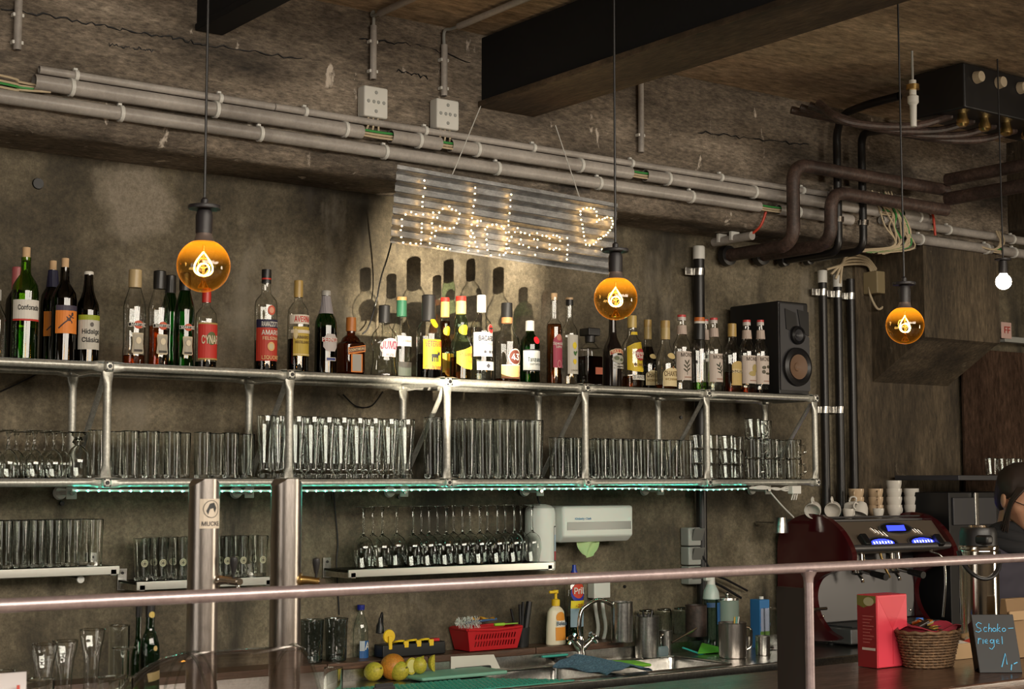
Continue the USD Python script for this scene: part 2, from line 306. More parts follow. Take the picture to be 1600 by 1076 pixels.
for L in (((3, 12), (127, 34), (215, 50), (281, 62), (350, 74), (470, 92)), ((170, 70), (206, 75), (240, 80)), ((560, 62), (640, 70), (735, 96)), ((1090, 205), (1180, 218), (1262, 226)), ((620, 110), (668, 122))):
    q = [U(a, b, Y=BY) for a, b in L]; P = spline(q, 14); P = P + np.array([[_r.uniform(-.004, .004), 0, _r.uniform(-.007, .007)] for _ in P]); P[:, 1] = BY - 0.0015
    part(beam_wall, 'crack', MB().tube(P, np.array([_r.uniform(.0012, .0036) for _ in P]), 5), BLACK)
# steel girders that run from the beam out over the room, just under the ceiling
def girder(name, pl, pr, py_l, py_r, ylen, label, m1, m2):
    a, b = U(pl, py_l, Y=BY), U(pr, py_r, Y=BY); z = 0.5 * (a[2] + b[2]); xc, w = 0.5 * (a[0] + b[0]), b[0] - a[0]
    t = thing(name, label, 'girder', (xc, BY, z)); t.SetCustomDataByKey('kind', 'structure')
    hh = ZC - z; L = ylen
    part(t, 'bottom_flange', MB().rbox((0, -L / 2, 0.012), (w, L, 0.024), 0.004), m2, label='brown lower flange')
    part(t, 'web', MB().box((0, -L / 2, hh / 2), (w * 0.86, L, hh - 0.026)), m1, label='black boxed-in web')
    return t
girder('steel_girder', 746, 835, 169, 182, 7.4, 'large black steel girder with brown underside above the glowing sign', STEEL_BLK, FLANGE)
girder('steel_girder', 304, 348, 49, 55, 7.4, 'small dark steel girder at the ceiling above the left pendant bulb', STEEL_BLK, STEEL_BLK)
# beam that crosses the room at the right, and the corbel under the beam
zq = float(U(1456, 342, Y=BY)[2])
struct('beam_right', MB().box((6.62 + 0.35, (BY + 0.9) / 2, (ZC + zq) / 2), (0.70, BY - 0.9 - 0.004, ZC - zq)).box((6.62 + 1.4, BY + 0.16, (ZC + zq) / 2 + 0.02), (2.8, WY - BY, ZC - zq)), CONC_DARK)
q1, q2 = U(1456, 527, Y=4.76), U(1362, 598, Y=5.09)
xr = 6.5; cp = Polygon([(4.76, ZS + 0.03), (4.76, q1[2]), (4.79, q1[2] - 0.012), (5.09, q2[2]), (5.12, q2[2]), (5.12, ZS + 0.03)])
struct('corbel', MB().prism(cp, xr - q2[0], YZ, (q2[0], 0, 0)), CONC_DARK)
# dark glass door bay at the far right
gx = U(1511, 700, Y=5.04)[0]
d1 = thing('door_1', 'dark reddish glass door bay behind the small frosted bulb', 'door', (gx, 5.06, 0)); d1.SetCustomDataByKey('kind', 'structure')
part(d1, 'pane', MB().box((0.55, 0.0, 1.30), (1.1, 0.012, 2.0)), rough_mat('dark_door_glass', [(0.3, (0.035, 0.02, 0.014)), (0.7, (0.09, 0.055, 0.038))], 2.5, 30, 0.14, 0.02, stretch=(2, 2, 0.6)), label='dark reddish glossy pane')
part(d1, 'frame_post', MB().rbox((0.62, -0.05, 1.35), (0.03, 0.05, 2.5), 0.004), mat('brown_post', (0.09, 0.06, 0.045), 0.35))
part(d1, 'top_rail', MB().rbox((0.5, -0.03, 2.36), (0.42, 0.05, 0.03), 0.003), GREYP)
# dark streaky bay between the pipes and the door
a_ = U(1340, 700, Y=5.09)[0]
part(wall_back, 'dark_bay', MB().box(((a_ + gx) / 2, 5.094, ZS / 2), (gx - a_, 0.02, ZS)), CONC_DARK)
print('ZS', ZS, 'ZB', ZB, 'ZC', ZC, 'zq', zq)

# ------------------------------------------------------------------ conduits on the beam
def xat(px, py, y): return float(U(px, py, Y=y)[0])
def run(name, label, y, z, dia, segs, mt=PIPE_W, clips=True, wires=True):
    t = thing(name, label, 'pipe', (segs[0][0], y, z))
    x00 = segs[0][0]
    for i, (a, b) in enumerate(segs):
        part(t, 'pipe_section', MB().lathe([(dia / 2 * 0.9, 0), (dia / 2, 0.0), (dia / 2, b - a), (dia / 2 * 0.9, b - a)], 16, rotm(0, math.pi / 2), (a - x00, 0, 0)), mt)
        if clips:
            x = a + 0.12
            while x < b - 0.03:
                part(t, 'clip', MB().lathe([(dia / 2, -0.007), (dia / 2 + 0.005, -0.006), (dia / 2 + 0.005, 0.006), (dia / 2, 0.007)], 12, rotm(0, math.pi / 2), (x - x00, 0, 0)).rbox((x - x00, 0.010, dia / 2 + 0.005), (0.014, 0.014, 0.016), 0.002), WHITE); x += 0.50
        if wires and i + 1 < len(segs):
            c = segs[i + 1][0]
            for k, mm in enumerate((CREAM, CREAM, GREENW)):
                o = (k - 1) * dia * 0.2
                part(t, 'wire', MB().tube(spline([(b - 0.05 - x00, -0.003, o), ((b + c) / 2 - x00, -dia * 0.35, o - 0.006), (c + 0.05 - x00, -0.003, o)]), dia * 0.09, 6), mm)
    return t
YP = BY - 0.032
zl = float(U(0, 150, Y=YP)[2]); zm = float(U(55, 128, Y=YP)[2]); zu = float(U(62, 109, Y=YP)[2])
def sx(px0, z):                                       # X of the pixel column on a run at height z
    lo, hi = -2.0, 9.0
    f = lambda X: 800 + F * ((np.array([X, YP, z]) - EYE) @ RT) / ((np.array([X, YP, z]) - EYE) @ FW)
    for _ in range(50):
        m = (lo + hi) / 2
        if f(m) < px0: lo = m
        else: hi = m
    return lo
S = lambda z, *p: [(sx(a, z), sx(b, z)) for a, b in p]
run('conduit_run', 'lowest of the long grey conduits crossing the concrete beam', YP, zl, 0.046, [(-1.2, sx(1186, zl))] + S(zl, (1216, 1330)))
zl2 = float(U(1454, 355, Y=YP)[2])
run('conduit_run', 'pale conduit running on to the right of the two brown heating pipes', YP, zl2, 0.040, S(zl2, (1377, 1452)) + [(sx(1456, zl2), 6.9)])
run('conduit_run', 'thick middle grey conduit on the beam, cut open to show wires', YP, zm, 0.050, S(zm, (53, 565), (610, 687), (703, 985), (1008, 1372), (1408, 1450)))
run('conduit_run', 'thin topmost grey conduit along the concrete beam', YP, zu, 0.026, S(zu, (61, 428), (429, 1290), (1291, 1372)), wires=False)
zf = float(U(1480, 380, Y=YP)[2])
run('conduit_run', 'thick pale conduit below the wire bundle beside the third pendant', YP, zf, 0.046, [(sx(1411, zf), sx(1548, zf)), (sx(1560, zf), 6.9)])
t = thing('cable_bundle', 'beige and green cables coming out of the conduits at the left edge', 'cable', U(0, 125, Y=YP))
for k, (mm, dz) in enumerate(((CREAM, 0.012), (CREAM, -0.004), (GREENW, -0.012), (CREAM, -0.024))):
    part(t, 'cable', MB().tube(spline([(-0.5, 0, dz + 0.03), (0.0, -0.01, dz), (0.06, 0.004, dz * 0.7 - 0.004), (0.16, 0.0, dz * 0.4 - 0.004)]), 0.004, 6), mm)
# vertical conduits with junction boxes
def riser(px, py0, py1, box_px, label, up_px=None):
    top, bot = U(px, py0, Y=BY - 0.02), U(px + (box_px[0] - px) * 0 if box_px else px, py1, Y=BY - 0.02)
    x, y = bot[0], BY - 0.02
    t = thing('conduit_riser', label, 'pipe', (x, y, bot[2]))
    part(t, 'pipe_section', MB().lathe([(0.009, 0), (0.0125, 0), (0.0125, top[2] - bot[2]), (0.009, top[2] - bot[2])], 14), PIPE_W)
    for f_ in (0.15, 0.7): part(t, 'clip', MB().rbox((0, 0.006, (top[2] - bot[2]) * f_), (0.036, 0.024, 0.012), 0.002), WHITE)
    if up_px:
        a, b = U(*up_px[0], Z=ZC - 0.02), U(*up_px[1], Z=ZC - 0.02); d = (b - a) / np.linalg.norm(b - a)
        o = np.array([x, y, bot[2]])
        part(t, 'bent_cable', MB().tube(spline([(0, 0, top[2] - bot[2] - 0.02), (0, 0, top[2] - bot[2] + 0.05), tuple(a - o - d * 0.04), tuple(a - o + d * 0.05)]), 0.006, 8), GREYP)
        e = a + np.array([0, -1, 0]) * (np.linalg.norm(b - a) + 0.5)
        part(t, 'ceiling_pipe', MB().tube([a - o, e - o], 0.0125, 14), PIPE_W)
    if box_px:
        c = U(*box_px, Y=BY - 0.03); b = thing('junction_box', label.replace('conduit riser', 'junction box').replace('feeding', 'below'), 'junction box', c - np.array([0, 0, 0.055]))
        part(b, 'box_body', MB().rbox((0, 0.003, 0.055), (0.10, 0.05, 0.112), 0.006), WHITE)
        for (i, j) in ((0, 1), (-1, 0), (-0.3, 0), (0.3, 0), (1, 0), (0, -1)):
            part(b, 'knockout', MB().lathe([(0, 0.002), (0.006, 0.002), (0.007, 0)], 10, rotm(math.pi / 2), (i * 0.032, -0.022, 0.055 + j * 0.034)), GREYP)
        for k in (-1, 0, 1): part(b, 'cable', MB().tube(spline([(k * 0.02, 0, 0.002), (k * 0.022, -0.002, -0.03), (k * 0.03, 0.012, -0.06)]), 0.004, 6), CREAM)
riser(583, 40, 124, (583, 161), 'left white conduit riser feeding a cable box above the sign', ((593, 21), (655, 0)))
riser(694, 70, 150, (695, 180), 'right white conduit riser feeding a cable box above the sign', ((717, 41), (830, 0)))
riser(1002, 60, 238, None, 'white conduit riser on the beam between girder and middle bulb')
riser(27, 0, 78, None, 'white conduit riser at the top left corner of the beam')

# ------------------------------------------------------------------ heating pipes at the right of the beam
def pipe_thing(label, pts, r, mt, fl=None, bend=0.09, flange=True):
    pts = [np.asarray(p, float) for p in pts]; o = pts[0]
    t = thing('heating_pipe', label, 'pipe', o)
    part(t, 'pipe_body', MB().tube(fillet([p - o for p in pts], bend, 8), r, 16), mt)
    if flange: part(t, 'wall_rosette', MB().lathe([(r, 0.03), (r * 1.55, 0.028), (r * 1.7, 0)], 18, rotm(math.pi / 2), (0, 0.0, 0)), PIPE_B)
    return t
def hp(flange_px, elbow_px, up_px, end_px, yv, r, label, mt=PIPE_R):
    f_ = U(*flange_px, Y=5.07); e = U(*elbow_px, Y=yv); x, z = 0.5 * (f_[0] + e[0]), 0.5 * (f_[2] + e[2])
    u = U(*up_px, Y=yv)
    pts = [(x, 5.07, z), (x, yv, z), (x, yv, u[2])]
    if end_px is not None: pts.append((xat(*end_px, yv), yv, u[2]))
    return pts, pipe_thing(label, pts, r, mt)
yv = BY - 0.13
P1, _ = hp((1108, 404), (1266, 378), (1275, 262), (1478, 284), yv, 0.029, 'brown heating pipe making the highest bend in front of the beam')
P2, _ = hp((1160, 409), (1325, 372), (1333, 305), (1478, 315), yv - 0.02, 0.029, 'brown heating pipe making the second, lower bend in front of the beam')
yt = BY - 0.06
def thin(flange_px, base_px, top_pts, label):
    f_ = U(*flange_px, Y=5.07); e = U(*base_px, Y=yt); x, z = 0.5 * (f_[0] + e[0]), 0.5 * (f_[2] + e[2])
    pts = [(x, 5.07, z), (x, yt, z)] + [tuple(U(*p, Y=y_)) if y_ else tuple(U(*p, Z=ZC - 0.05)) for p, y_ in top_pts]
    pts[2] = (x, yt, pts[2][2]); pts[3] = (x, yt, pts[3][2])
    t = pipe_thing(label, pts, 0.018, PIPE_B, bend=0.06)
    part(t, 'pipe_clamp', MB().lathe([(0.020, -0.012), (0.026, -0.012), (0.026, 0.012), (0.020, 0.012)], 16, None, (0, yt - 5.07, pts[2][2] - z - 0.02)).rbox((0, yt - 5.07 + 0.05, pts[2][2] - z - 0.02), (0.012, 0.07, 0.012), 0.002), CHROME)
thin((1200, 411), (1332, 390), [((1335, 340), yt), ((1333, 210), yt), ((1318, 178), yt), ((1352, 164), None), ((1405, 150), None)], 'thin black pipe that rises and swings left up to the ceiling')
thin((1235, 413), (1374, 383), [((1372, 345), yt), ((1369, 212), yt), ((1400, 201), None), ((1450, 196), None)], 'thin black pipe that rises straight beside the swinging one')
# crossing pipes along the right beam
for (px, py, r, lab) in ((1480, 311, 0.032, 'lower'), (1480, 281, 0.030, 'upper')):
    a = U(px, py, Y=4.62); t = thing('cross_pipe', '%s dark pipe running under the right-hand crossing beam' % lab, 'pipe', a)
    part(t, 'pipe_body', MB().tube([(0, 0, 0), (0, -3.3, 0)], r, 16), PIPE_R)
    for d in (0.75, 2.2): part(t, 'pipe_clamp', MB().lathe([(r, -0.014), (r * 1.25, -0.014), (r * 1.25, 0.014), (r, 0.014)], 16, rotm(math.pi / 2), (0, -d, 0)).rbox((0, -d, r * 1.5), (0.014, 0.02, r * 1.4), 0.002), STEEL)
# distributor box with valves on the ceiling, hoses, hanging white trap
c = U(1508, 150, Z=ZC - 0.10); t = thing('distributor', 'black heating distributor with round knobs and brass valves under the ceiling', 'distributor', (c[0], c[1], ZC - 0.20))
part(t, 'box_body', MB().rbox((0.25, 0, 0.095), (0.85, 0.26, 0.19), 0.01), BLACK)
for k in range(4):
    x = -0.10 + k * 0.145
    part(t, 'knob', MB().lathe([(0, 0.03), (0.022, 0.028), (0.026, 0.0)], 16, rotm(math.pi / 2), (x, -0.132, 0.135)), mat('knob_beige_%d' % k, (0.5, 0.42, 0.30), 0.5))
    v = part(t, 'valve', MB().lathe([(0.018, 0), (0.02, -0.02), (0.026, -0.035), (0.026, -0.05), (0.015, -0.06), (0, -0.06)], 14, None, (x, -0.06, 0.006)), BRASS)
    part(t, 'hose', MB().tube(spline([(x, 0.0, 0.0), (x - 0.2, 0.05, -0.06), (x - 0.5, 0.12, -0.07), (-0.62, 0.25 + 0.05 * k, 0.03)]), 0.016, 10), PIPE_R)
c = U(1427, 172, Z=ZC - 0.24); t = thing('drain_trap', 'small white plastic drain tube hanging below the ceiling pipes', 'tube', c - np.array([0, 0, 0.07]))
part(t, 'tube_body', MB().lathe([(0, 0), (0.012, 0.004), (0.014, 0.09), (0.022, 0.10), (0.022, 0.125), (0.014, 0.13), (0.014, 0.19)], 16), WHITE)
part(t, 'hanger', MB().tube([(0, 0, 0.18), (0, 0, ZC - c[2] + 0.069)], 0.005, 8), GREYP); part(t, 'collar', MB().lathe([(0.014, 0.15), (0.026, 0.152), (0.026, 0.172), (0.014, 0.175)], 16), BRASS)
# wall pipes
def wallpipe(px0, py0, px1, py1, r, label, clips, capn=True):
    a, b = U(px0, py0, Y=5.06), U(px1, py1, Y=5.06); x = 0.5 * (a[0] + b[0]); b = np.array([x, 5.06, 0.02])
    t = thing('wall_pipe', label, 'pipe', b)
    part(t, 'pipe_body', MB().lathe([(0, 0), (r, 0), (r, a[2] - b[2]), (r * 0.8, a[2] - b[2])], 16), PIPE_B)
    if capn: part(t, 'sleeve', MB().lathe([(r, -0.055), (r * 1.12, -0.055), (r * 1.12, 0.0), (r, 0.004)], 16, None, (0, 0, a[2] - b[2])), WHITE, label='white pipe sleeve')
    for py in clips:
        z = U((px0 + px1) / 2, py, Y=5.06)[2] - b[2]
        part(t, 'clamp', MB().lathe([(r, -0.016), (r * 1.15, -0.016), (r * 1.15, 0.016), (r, 0.016)], 16, None, (0, 0, z)).rbox((-r * 2.0, 0.012, z), (r * 2.2, 0.012, 0.034), 0.002), STEEL)
wallpipe(1093, 386, 1096, 900, 0.024, 'single dark wall pipe left of the loudspeaker', (425,))
wallpipe(1287, 424, 1290, 840, 0.020, 'nearest of the three dark pipes beside the end of the rack', (457, 640))
wallpipe(1311, 431, 1313, 840, 0.020, 'middle of the three dark pipes beside the end of the rack', (460, 640))
wallpipe(1331, 436, 1334, 840, 0.020, 'last of the three dark pipes beside the end of the rack', (463,), False)
# slanting offcut of conduit above the flanges
a, b = U(1108, 378, Y=5.06), U(1192, 362, Y=4.80); t = thing('conduit_stub', 'short slanting conduit with red wires above the pipe rosettes', 'pipe', a)
z_ = ZS - 0.035 - a[2]
part(t, 'pipe_section', MB().tube([(0.01, -0.02, z_), (0.01, b[1] - a[1], z_)], 0.019, 14), PIPE_W)
for f_ in (0.07, 0.15): part(t, 'clip', MB().rbox((0.01, -f_, z_ + 0.012), (0.05, 0.016, 0.04), 0.002), WHITE)
part(t, 'red_wire', MB().tube(spline([(0.01, b[1] - a[1] + 0.02, z_), (0.03, b[1] - a[1] - 0.03, z_ + 0.04), (0.05, b[1] - a[1] - 0.05, z_ + 0.11)]), 0.006, 6), REDW, label='red wires')
# cable tangle at the corner
c = U(1395, 350, Y=BY - 0.05); t = thing('cable_tangle', 'tangle of beige and green cables hanging behind the third pendant cord', 'cable', c)
r = random.Random(3)
for k in range(14):
    x = r.uniform(-0.10, 0.06); pts = [(x - 0.02, 0.02, r.uniform(0.09, 0.16)), (x + r.uniform(-0.02, 0.05), -0.01, 0.05), (x + r.uniform(0, 0.08), -0.02, -0.02), (x + r.uniform(-0.02, 0.1), -0.01, -0.10), (x - r.uniform(0.05, 0.2), 0.03, -0.14)]
    part(t, 'cable', MB().tube(spline(pts, 5), 0.0045, 6), GREENW if k in (3, 9) else CREAM)
part(t, 'red_wire', MB().tube(spline([(0.30, 0.02, 0.11), (0.27, -0.02, 0.05), (0.28, -0.02, -0.03)], 6), 0.006, 6), REDW, label='red wires')
c = U(1545, 378, Y=BY - 0.05); t = thing('cable_loop', 'small loops of beige cable at the end of the thick pale conduit', 'cable', c)
for k in range(3): part(t, 'cable', MB().tube(spline([(0.06 + k * 0.02, 0, 0.06), (0.05 + k * 0.015, -0.03, 0.0), (0, -0.03, -0.04), (-0.06, 0, -0.03)], 6), 0.005, 6), CREAM)
# junction box with cables at the top of the wall pipes
c = U(1376, 442, Y=5.02); t = thing('junction_box', 'beige junction box with cable loop left of the third pendant bulb', 'junction box', c - np.array([0, 0, 0.05]))
part(t, 'box_body', MB().rbox((0, 0.02, 0.05), (0.11, 0.09, 0.11), 0.006), mat('box_beige', (0.34, 0.27, 0.15), 0.5))
part(t, 'cable', MB().tube(spline([(0.03, 0.0, 0.0), (0.03, -0.01, -0.04), (-0.02, 0, -0.08), (-0.05, 0.02, -0.02), (-0.05, 0.03, 0.03)], 6), 0.006, 8), CREAM)
for k in range(4): part(t, 'cable', MB().tube(spline([(-0.03 + k * 0.02, 0.03, 0.10), (-0.08, 0.02, 0.135 + k * 0.012), (-0.25, 0.0, 0.12 + 0.012 * k), (-0.36 + 0.03 * k, 0.02, 0.09 - 0.02 * k)], 6), 0.006, 8), CREAM)
# the FF sign and the frosted bulb
c = U(1572, 516, Y=5.0); t = thing('fire_sign', 'small pink square sign lettered FF beside the dark glass door', 'sign', c - np.array([0, 0, 0.035]))
part(t, 'plate', MB().rbox((0, 0, 0.035), (0.085, 0.006, 0.085), 0.002), col((0.62, 0.42, 0.38)))
part(t, 'lettering', MB().tm(meshkit.text_mesh('FF', 0.034, 0.001, True), XZ, (-0.024, -0.004, 0.02)), col((0.42, 0.05, 0.04)))
part(t, 'bracket', MB().rbox((0, 0.05, 0.035), (0.02, 0.09, 0.02), 0.002), STEEL)

# ------------------------------------------------------------------ pendant bulbs
def amber(name, z0): return usdkit.material(stage, '/World/Looks/' + name, {'w': ('layer_weight', {'blend': 0.5}), 'r': ('rgb_ramp', {'ramp': [(0, (0.96, 0.80, 0.46)), (0.6, (0.95, 0.70, 0.30)), (1, (0.95, 0.42, 0.05))]}), 't': ('transparent_bsdf', {}),
    'g': ('glossy_bsdf', {'color': (1, 0.9, 0.8), 'roughness': 0.02}), 'q': ('math', {'math_type': 'power', 'value2': 4.0}), 'f': ('math', {'math_type': 'multiply_add', 'value2': 0.5, 'value3': 0.06}), 'm': ('mix_closure', {}),
    'c': ('geometry', {}), 'z': ('separate_xyz', {}), 'zr': ('map_range', {'from_min': z0 + 0.070, 'from_max': z0 + 0.116, 'to_min': 0.0, 'to_max': 0.55, 'clamp': True}), 'fr': ('math', {'math_type': 'multiply_add', 'value2': 0.30}),
    'e': ('emission', {'color': (1.0, 0.36, 0.015)}), 'a': ('add_closure', {})},
    [('w.facing', 'r.fac'), ('r.color', 't.color'), ('w.facing', 'q.value1'), ('q.value', 'f.value1'), ('t.BSDF', 'm.closure1'), ('g.BSDF', 'm.closure2'), ('f.value', 'm.fac'), ('c.position', 'z.vector'), ('z.z', 'zr.value'),
     ('q.value', 'fr.value1'), ('zr.result', 'fr.value3'), ('fr.value', 'e.strength'), ('m.closure', 'a.closure1'), ('e.emission', 'a.closure2')], surface='a.closure')   # coated lamp glass; filament light scattered in it is painted as emission, strongest at top
AMB = amber('amber_stem_glass', 50.0)
AMB2 = usdkit.material(stage, '/World/Looks/amber_glow_cap', {'e': ('emission', {'color': (1.0, 0.33, 0.02), 'strength': 0.9}), 't': ('transparent_bsdf', {'color': (0.9, 0.5, 0.1)}), 'm': ('mix_closure', {'fac': 0.55})},
                       [('t.BSDF', 'm.closure1'), ('e.emission', 'm.closure2')], surface='m.closure')  # emission stands in for filament light returned by the reflector
FIL = glow('hot_filament', (1.0, 0.58, 0.16), 38.0)
SOCK = mat('socket_black', (0.018, 0.016, 0.018), 0.45); SILV = mat('bulb_collar', (0.25, 0.20, 0.18), 0.3, 0.6)
def pendant(px, py, dia_px, label, swirl):
    R = 0.0625; d = F * 2 * R / dia_px; c = U(px, py, D=d); t = thing('pendant_bulb', label, 'pendant lamp', c - np.array([0, 0, R]))
    part(t, 'globe', MB().lathe([(max(0.0, R * math.sin(a)), R - R * math.cos(a)) for a in np.linspace(0, math.pi * 0.86, 30)], 40), amber('amber_globe_%d' % px, c[2] - R), True, 'amber glass globe')
    part(t, 'collar', MB().lathe([(R * 0.47, R * 1.86), (R * 0.36, R * 1.98), (R * 0.30, R * 2.15), (R * 0.29, R * 2.3)], 28), SILV)
    part(t, 'inner_disc', MB().lathe([(0, R * 1.80), (R * 0.42, R * 1.80), (R * 0.45, R * 1.85), (0, R * 1.87)], 28), AMB2, label='amber reflector disc at the bulb neck')
    part(t, 'socket', MB().lathe([(0, R * 2.22), (R * 0.32, R * 2.22), (R * 0.33, R * 2.9), (R * 0.27, R * 3.1), (R * 0.18, R * 3.16), (0, R * 3.18)], 24), SOCK)
    part(t, 'shade_ring', MB().lathe([(R * 0.18, R * 3.14), (R * 0.60, R * 3.15), (R * 0.62, R * 3.22), (R * 0.60, R * 3.29), (R * 0.14, R * 3.30)], 28), SOCK)
    part(t, 'cord_grip', MB().lathe([(R * 0.15, R * 3.30), (R * 0.14, R * 3.52), (R * 0.06, R * 3.6)], 14), SOCK)
    top = ZC - (c[2] - R)
    part(t, 'cord', MB().tube([(0, 0, R * 3.5), (0, 0, top)], 0.0032, 8), BLACK)
    part(t, 'ceiling_hook', MB().lathe([(0.004, -0.03), (0.012, -0.026), (0.014, 0)], 12, None, (0, 0, top - 0.001)), WHITE)
    k = R * 0.36; fac = math.atan2(-c[0], c[1]) * 0 ; L = []
    vx = np.array([RT[0], RT[1], 0])
    for a in np.linspace(0, 2 * math.pi, 40):                      # teardrop loop, tip up
        x = math.sin(a) * math.sin(a / 2) ** 1.4 * k * 1.25; z = R * 1.15 + math.cos(a) * k * 1.25
        L.append(vx * x + np.array([0, 0, z - R * 0.08]) + FW * [1, 1, 0] * 0.01 * math.sin(a))
    part(t, 'filament', MB().tube(L, 0.0017, 6), FIL, label='glowing teardrop filament')
    L = []
    for a in np.linspace(0, 2 * math.pi * swirl, 60):
        L.append(vx * (k * 0.62 * math.cos(a)) + np.array([0, 0, R * 0.86 + k * 0.62 * math.sin(a)]) + FW * [1, 1, 0] * (0.010 * (a / (2 * math.pi * swirl) - 0.5)))
    part(t, 'filament', MB().tube(L, 0.0013, 6), FIL, label='glowing coiled filament')
    part(t, 'glass_stem', MB().lathe([(0.004, R * 1.8), (0.0025, R * 0.55), (0.006, R * 0.35), (0.013, R * 0.16), (0, R * 0.13)], 16), AMB)
    return t
pendant(318, 415, 83, 'amber globe bulb hanging over the vermouth bottles, nearest the camera', 1.5)
pendant(962, 466, 68, 'amber globe bulb hanging at the right end of the glowing metal sign', 4.0)
pendant(1414, 508, 59, 'amber globe bulb hanging in front of the dark corbel', 2.2)
R = 0.032; c = U(1568, 440, D=F * 2 * R / 25); t = thing('small_bulb', 'small frosted white bulb glowing near the FF sign', 'pendant lamp', c - np.array([0, 0, R]))
part(t, 'globe', MB().lathe([(max(0, R * math.sin(a)), R - R * math.cos(a)) for a in np.linspace(0, math.pi * 0.80, 20)] + [(R * 0.42, R * 2.1)], 24), glow('frosted_glow', (1.0, 0.86, 0.66), 9.0), True, 'glowing frosted globe')
part(t, 'socket', MB().lathe([(0, R * 2.05), (R * 0.5, R * 2.05), (R * 0.55, R * 2.5), (R * 0.5, R * 3.6), (R * 0.2, R * 3.8), (0, R * 3.8)], 18), SOCK)
part(t, 'shade_ring', MB().lathe([(R * 0.3, R * 3.7), (R * 1.0, R * 3.72), (R * 1.0, R * 3.9), (R * 0.2, R * 3.92)], 22), SOCK)
part(t, 'cord', MB().tube([(0, 0, R * 3.8), (0, 0, ZC - c[2] + R)], 0.003, 8), BLACK)

# ------------------------------------------------------------------ the corrugated sign with fairy lights
SY = 4.60
cs = [U(*p, Y=SY) for p in ((621, 257), (966, 318), (957, 430), (610, 379))]
o = 0.25 * sum(cs); t = thing('light_sign', 'corrugated zinc sheet sign with fairy lights forming letters and a heart', 'sign', o)
def bil(u, v): return (cs[0] * (1 - u) + cs[1] * u) * (1 - v) + (cs[3] * (1 - u) + cs[2] * u) * v - o
nv = 7 * 12; V, Fc = [], []
def corr(v):
    k = (v * 7.0) % 1.0
    return 0.011 * max(0.0, 1 - abs(k - 0.5) / 0.12) + (-0.010 * max(0.0, 1 - abs(k - 0.72) / 0.06))
for j in range(nv + 1):
    for i in range(13):
        u, v = i / 12, j / nv; V.append(bil(u, v) + np.array([0, -corr(v) + 0.003 * math.sin(7 * u + 3 * v), 0]))
V = np.array(V); Fc = [(j * 13 + i, j * 13 + i + 1, (j + 1) * 13 + i + 1, (j + 1) * 13 + i) for j in range(nv) for i in range(12)]
sm = MB().add(V, np.array(Fc)[:, ::-1]); sm.add(V + np.array([0, 0.0012, 0]), np.array(Fc))
ZINC = rough_mat('corrugated_zinc', [(0.3, (0.22, 0.225, 0.225)), (0.55, (0.34, 0.345, 0.35)), (0.75, (0.45, 0.455, 0.46))], 6, 25, 0.45, 0.02, metal=0.7, stretch=(1, 1, 2), fmix=0.35)
part(t, 'corrugated_sheet', sm, ZINC, 20)
DOTS = [(252,168),(255,214),(245,268),(240,302),(240,330),(170,365),(200,378),(135,380),(245,380),(112,410),(112,452),(105,478),(108,522),(120,555),(165,560),(200,562),(230,562),(237,437),(235,465),(235,490),(232,540),
 (307,368),(345,368),(308,398),(333,400),(367,345),(408,330),(425,347),(450,355),(473,375),(467,408),(455,435),(437,462),(412,467),(380,465),(350,453),(300,435),(305,462),(325,482),(298,495),(318,515),(290,530),(287,560),(337,580),(360,588),(388,592),(412,595),
 (570,213),(568,250),(568,290),(560,328),(556,370),(550,402),(548,443),(545,480),(538,515),(533,550),(532,577),(527,605),(585,420),(605,420),(583,450),(555,497),(545,520),(565,523),(570,552),(580,582),(588,607),
 (633,473),(645,457),(677,443),(703,443),(735,455),(748,468),(645,503),(640,537),(643,568),(647,602),(668,635),(722,632),(748,632),(760,620),
 (795,255),(790,290),(790,330),(785,372),(778,420),(778,447),(762,493),(780,490),(797,520),(770,530),(783,545),(765,565),(780,590),(765,592),
 (835,465),(818,490),(855,492),(880,497),(855,537),(845,565),(870,570),(800,615),(845,620),(910,508),(957,497),(990,512),(1015,515),(960,537),(938,535),(958,585),(945,632),(905,585),(1035,530),(1058,510),(1080,513),(1097,522),(1100,545),(1145,527),(1150,570),(1035,568),(1035,595),(1060,600),(1075,590),(1097,597),(1145,600),(1145,630),(1143,660),(1362,597),
 (1228,360),(1245,345),(1268,338),(1293,340),(1313,345),(1328,362),(1330,388),(1228,380),(1232,413),(1240,442),(1243,467),(1247,490),(1250,515),(1257,542),(1262,568),(1285,572),(1310,565),(1325,553),(1340,533),(1355,530),(1372,515),(1388,508),(1400,493),(1412,478),(1422,460),(1430,440),(1427,420),(1420,402),(1395,397),(1380,403),(1365,410),(1345,412),(1330,425)]
FAIRY = glow('fairy_light', (1.0, 0.56, 0.17), 12.0); ico = trimesh.creation.icosphere(1, 0.0036)
DOTP = [U(600 + a / 4, 240 + b / 4, Y=SY - 0.016) - o for a, b in DOTS]
for p in DOTP: part(t, 'fairy_light', MB().tm(ico, None, p), FAIRY, True)
part(t, 'light_wire', MB().tube(spline([U(614, 370, Y=SY + 0.02) - o, U(606, 400, Y=4.75) - o, U(595, 435, Y=4.95) - o, U(588, 470, Y=5.03) - o, U(576, 510, Y=5.05) - o, U(566, 522, Y=5.06) - o]), 0.003, 6), BLACK, label='thin black supply wire')
for (a, b) in (((707, 272), (751, 166)), ((905, 307), (868, 196))):
    part(t, 'hanging_cord', MB().tube([U(*a, Y=SY) - o, U(*b, Y=BY - 0.03) - o], 0.0022, 6), WHITE, label='thin white hanging cord')

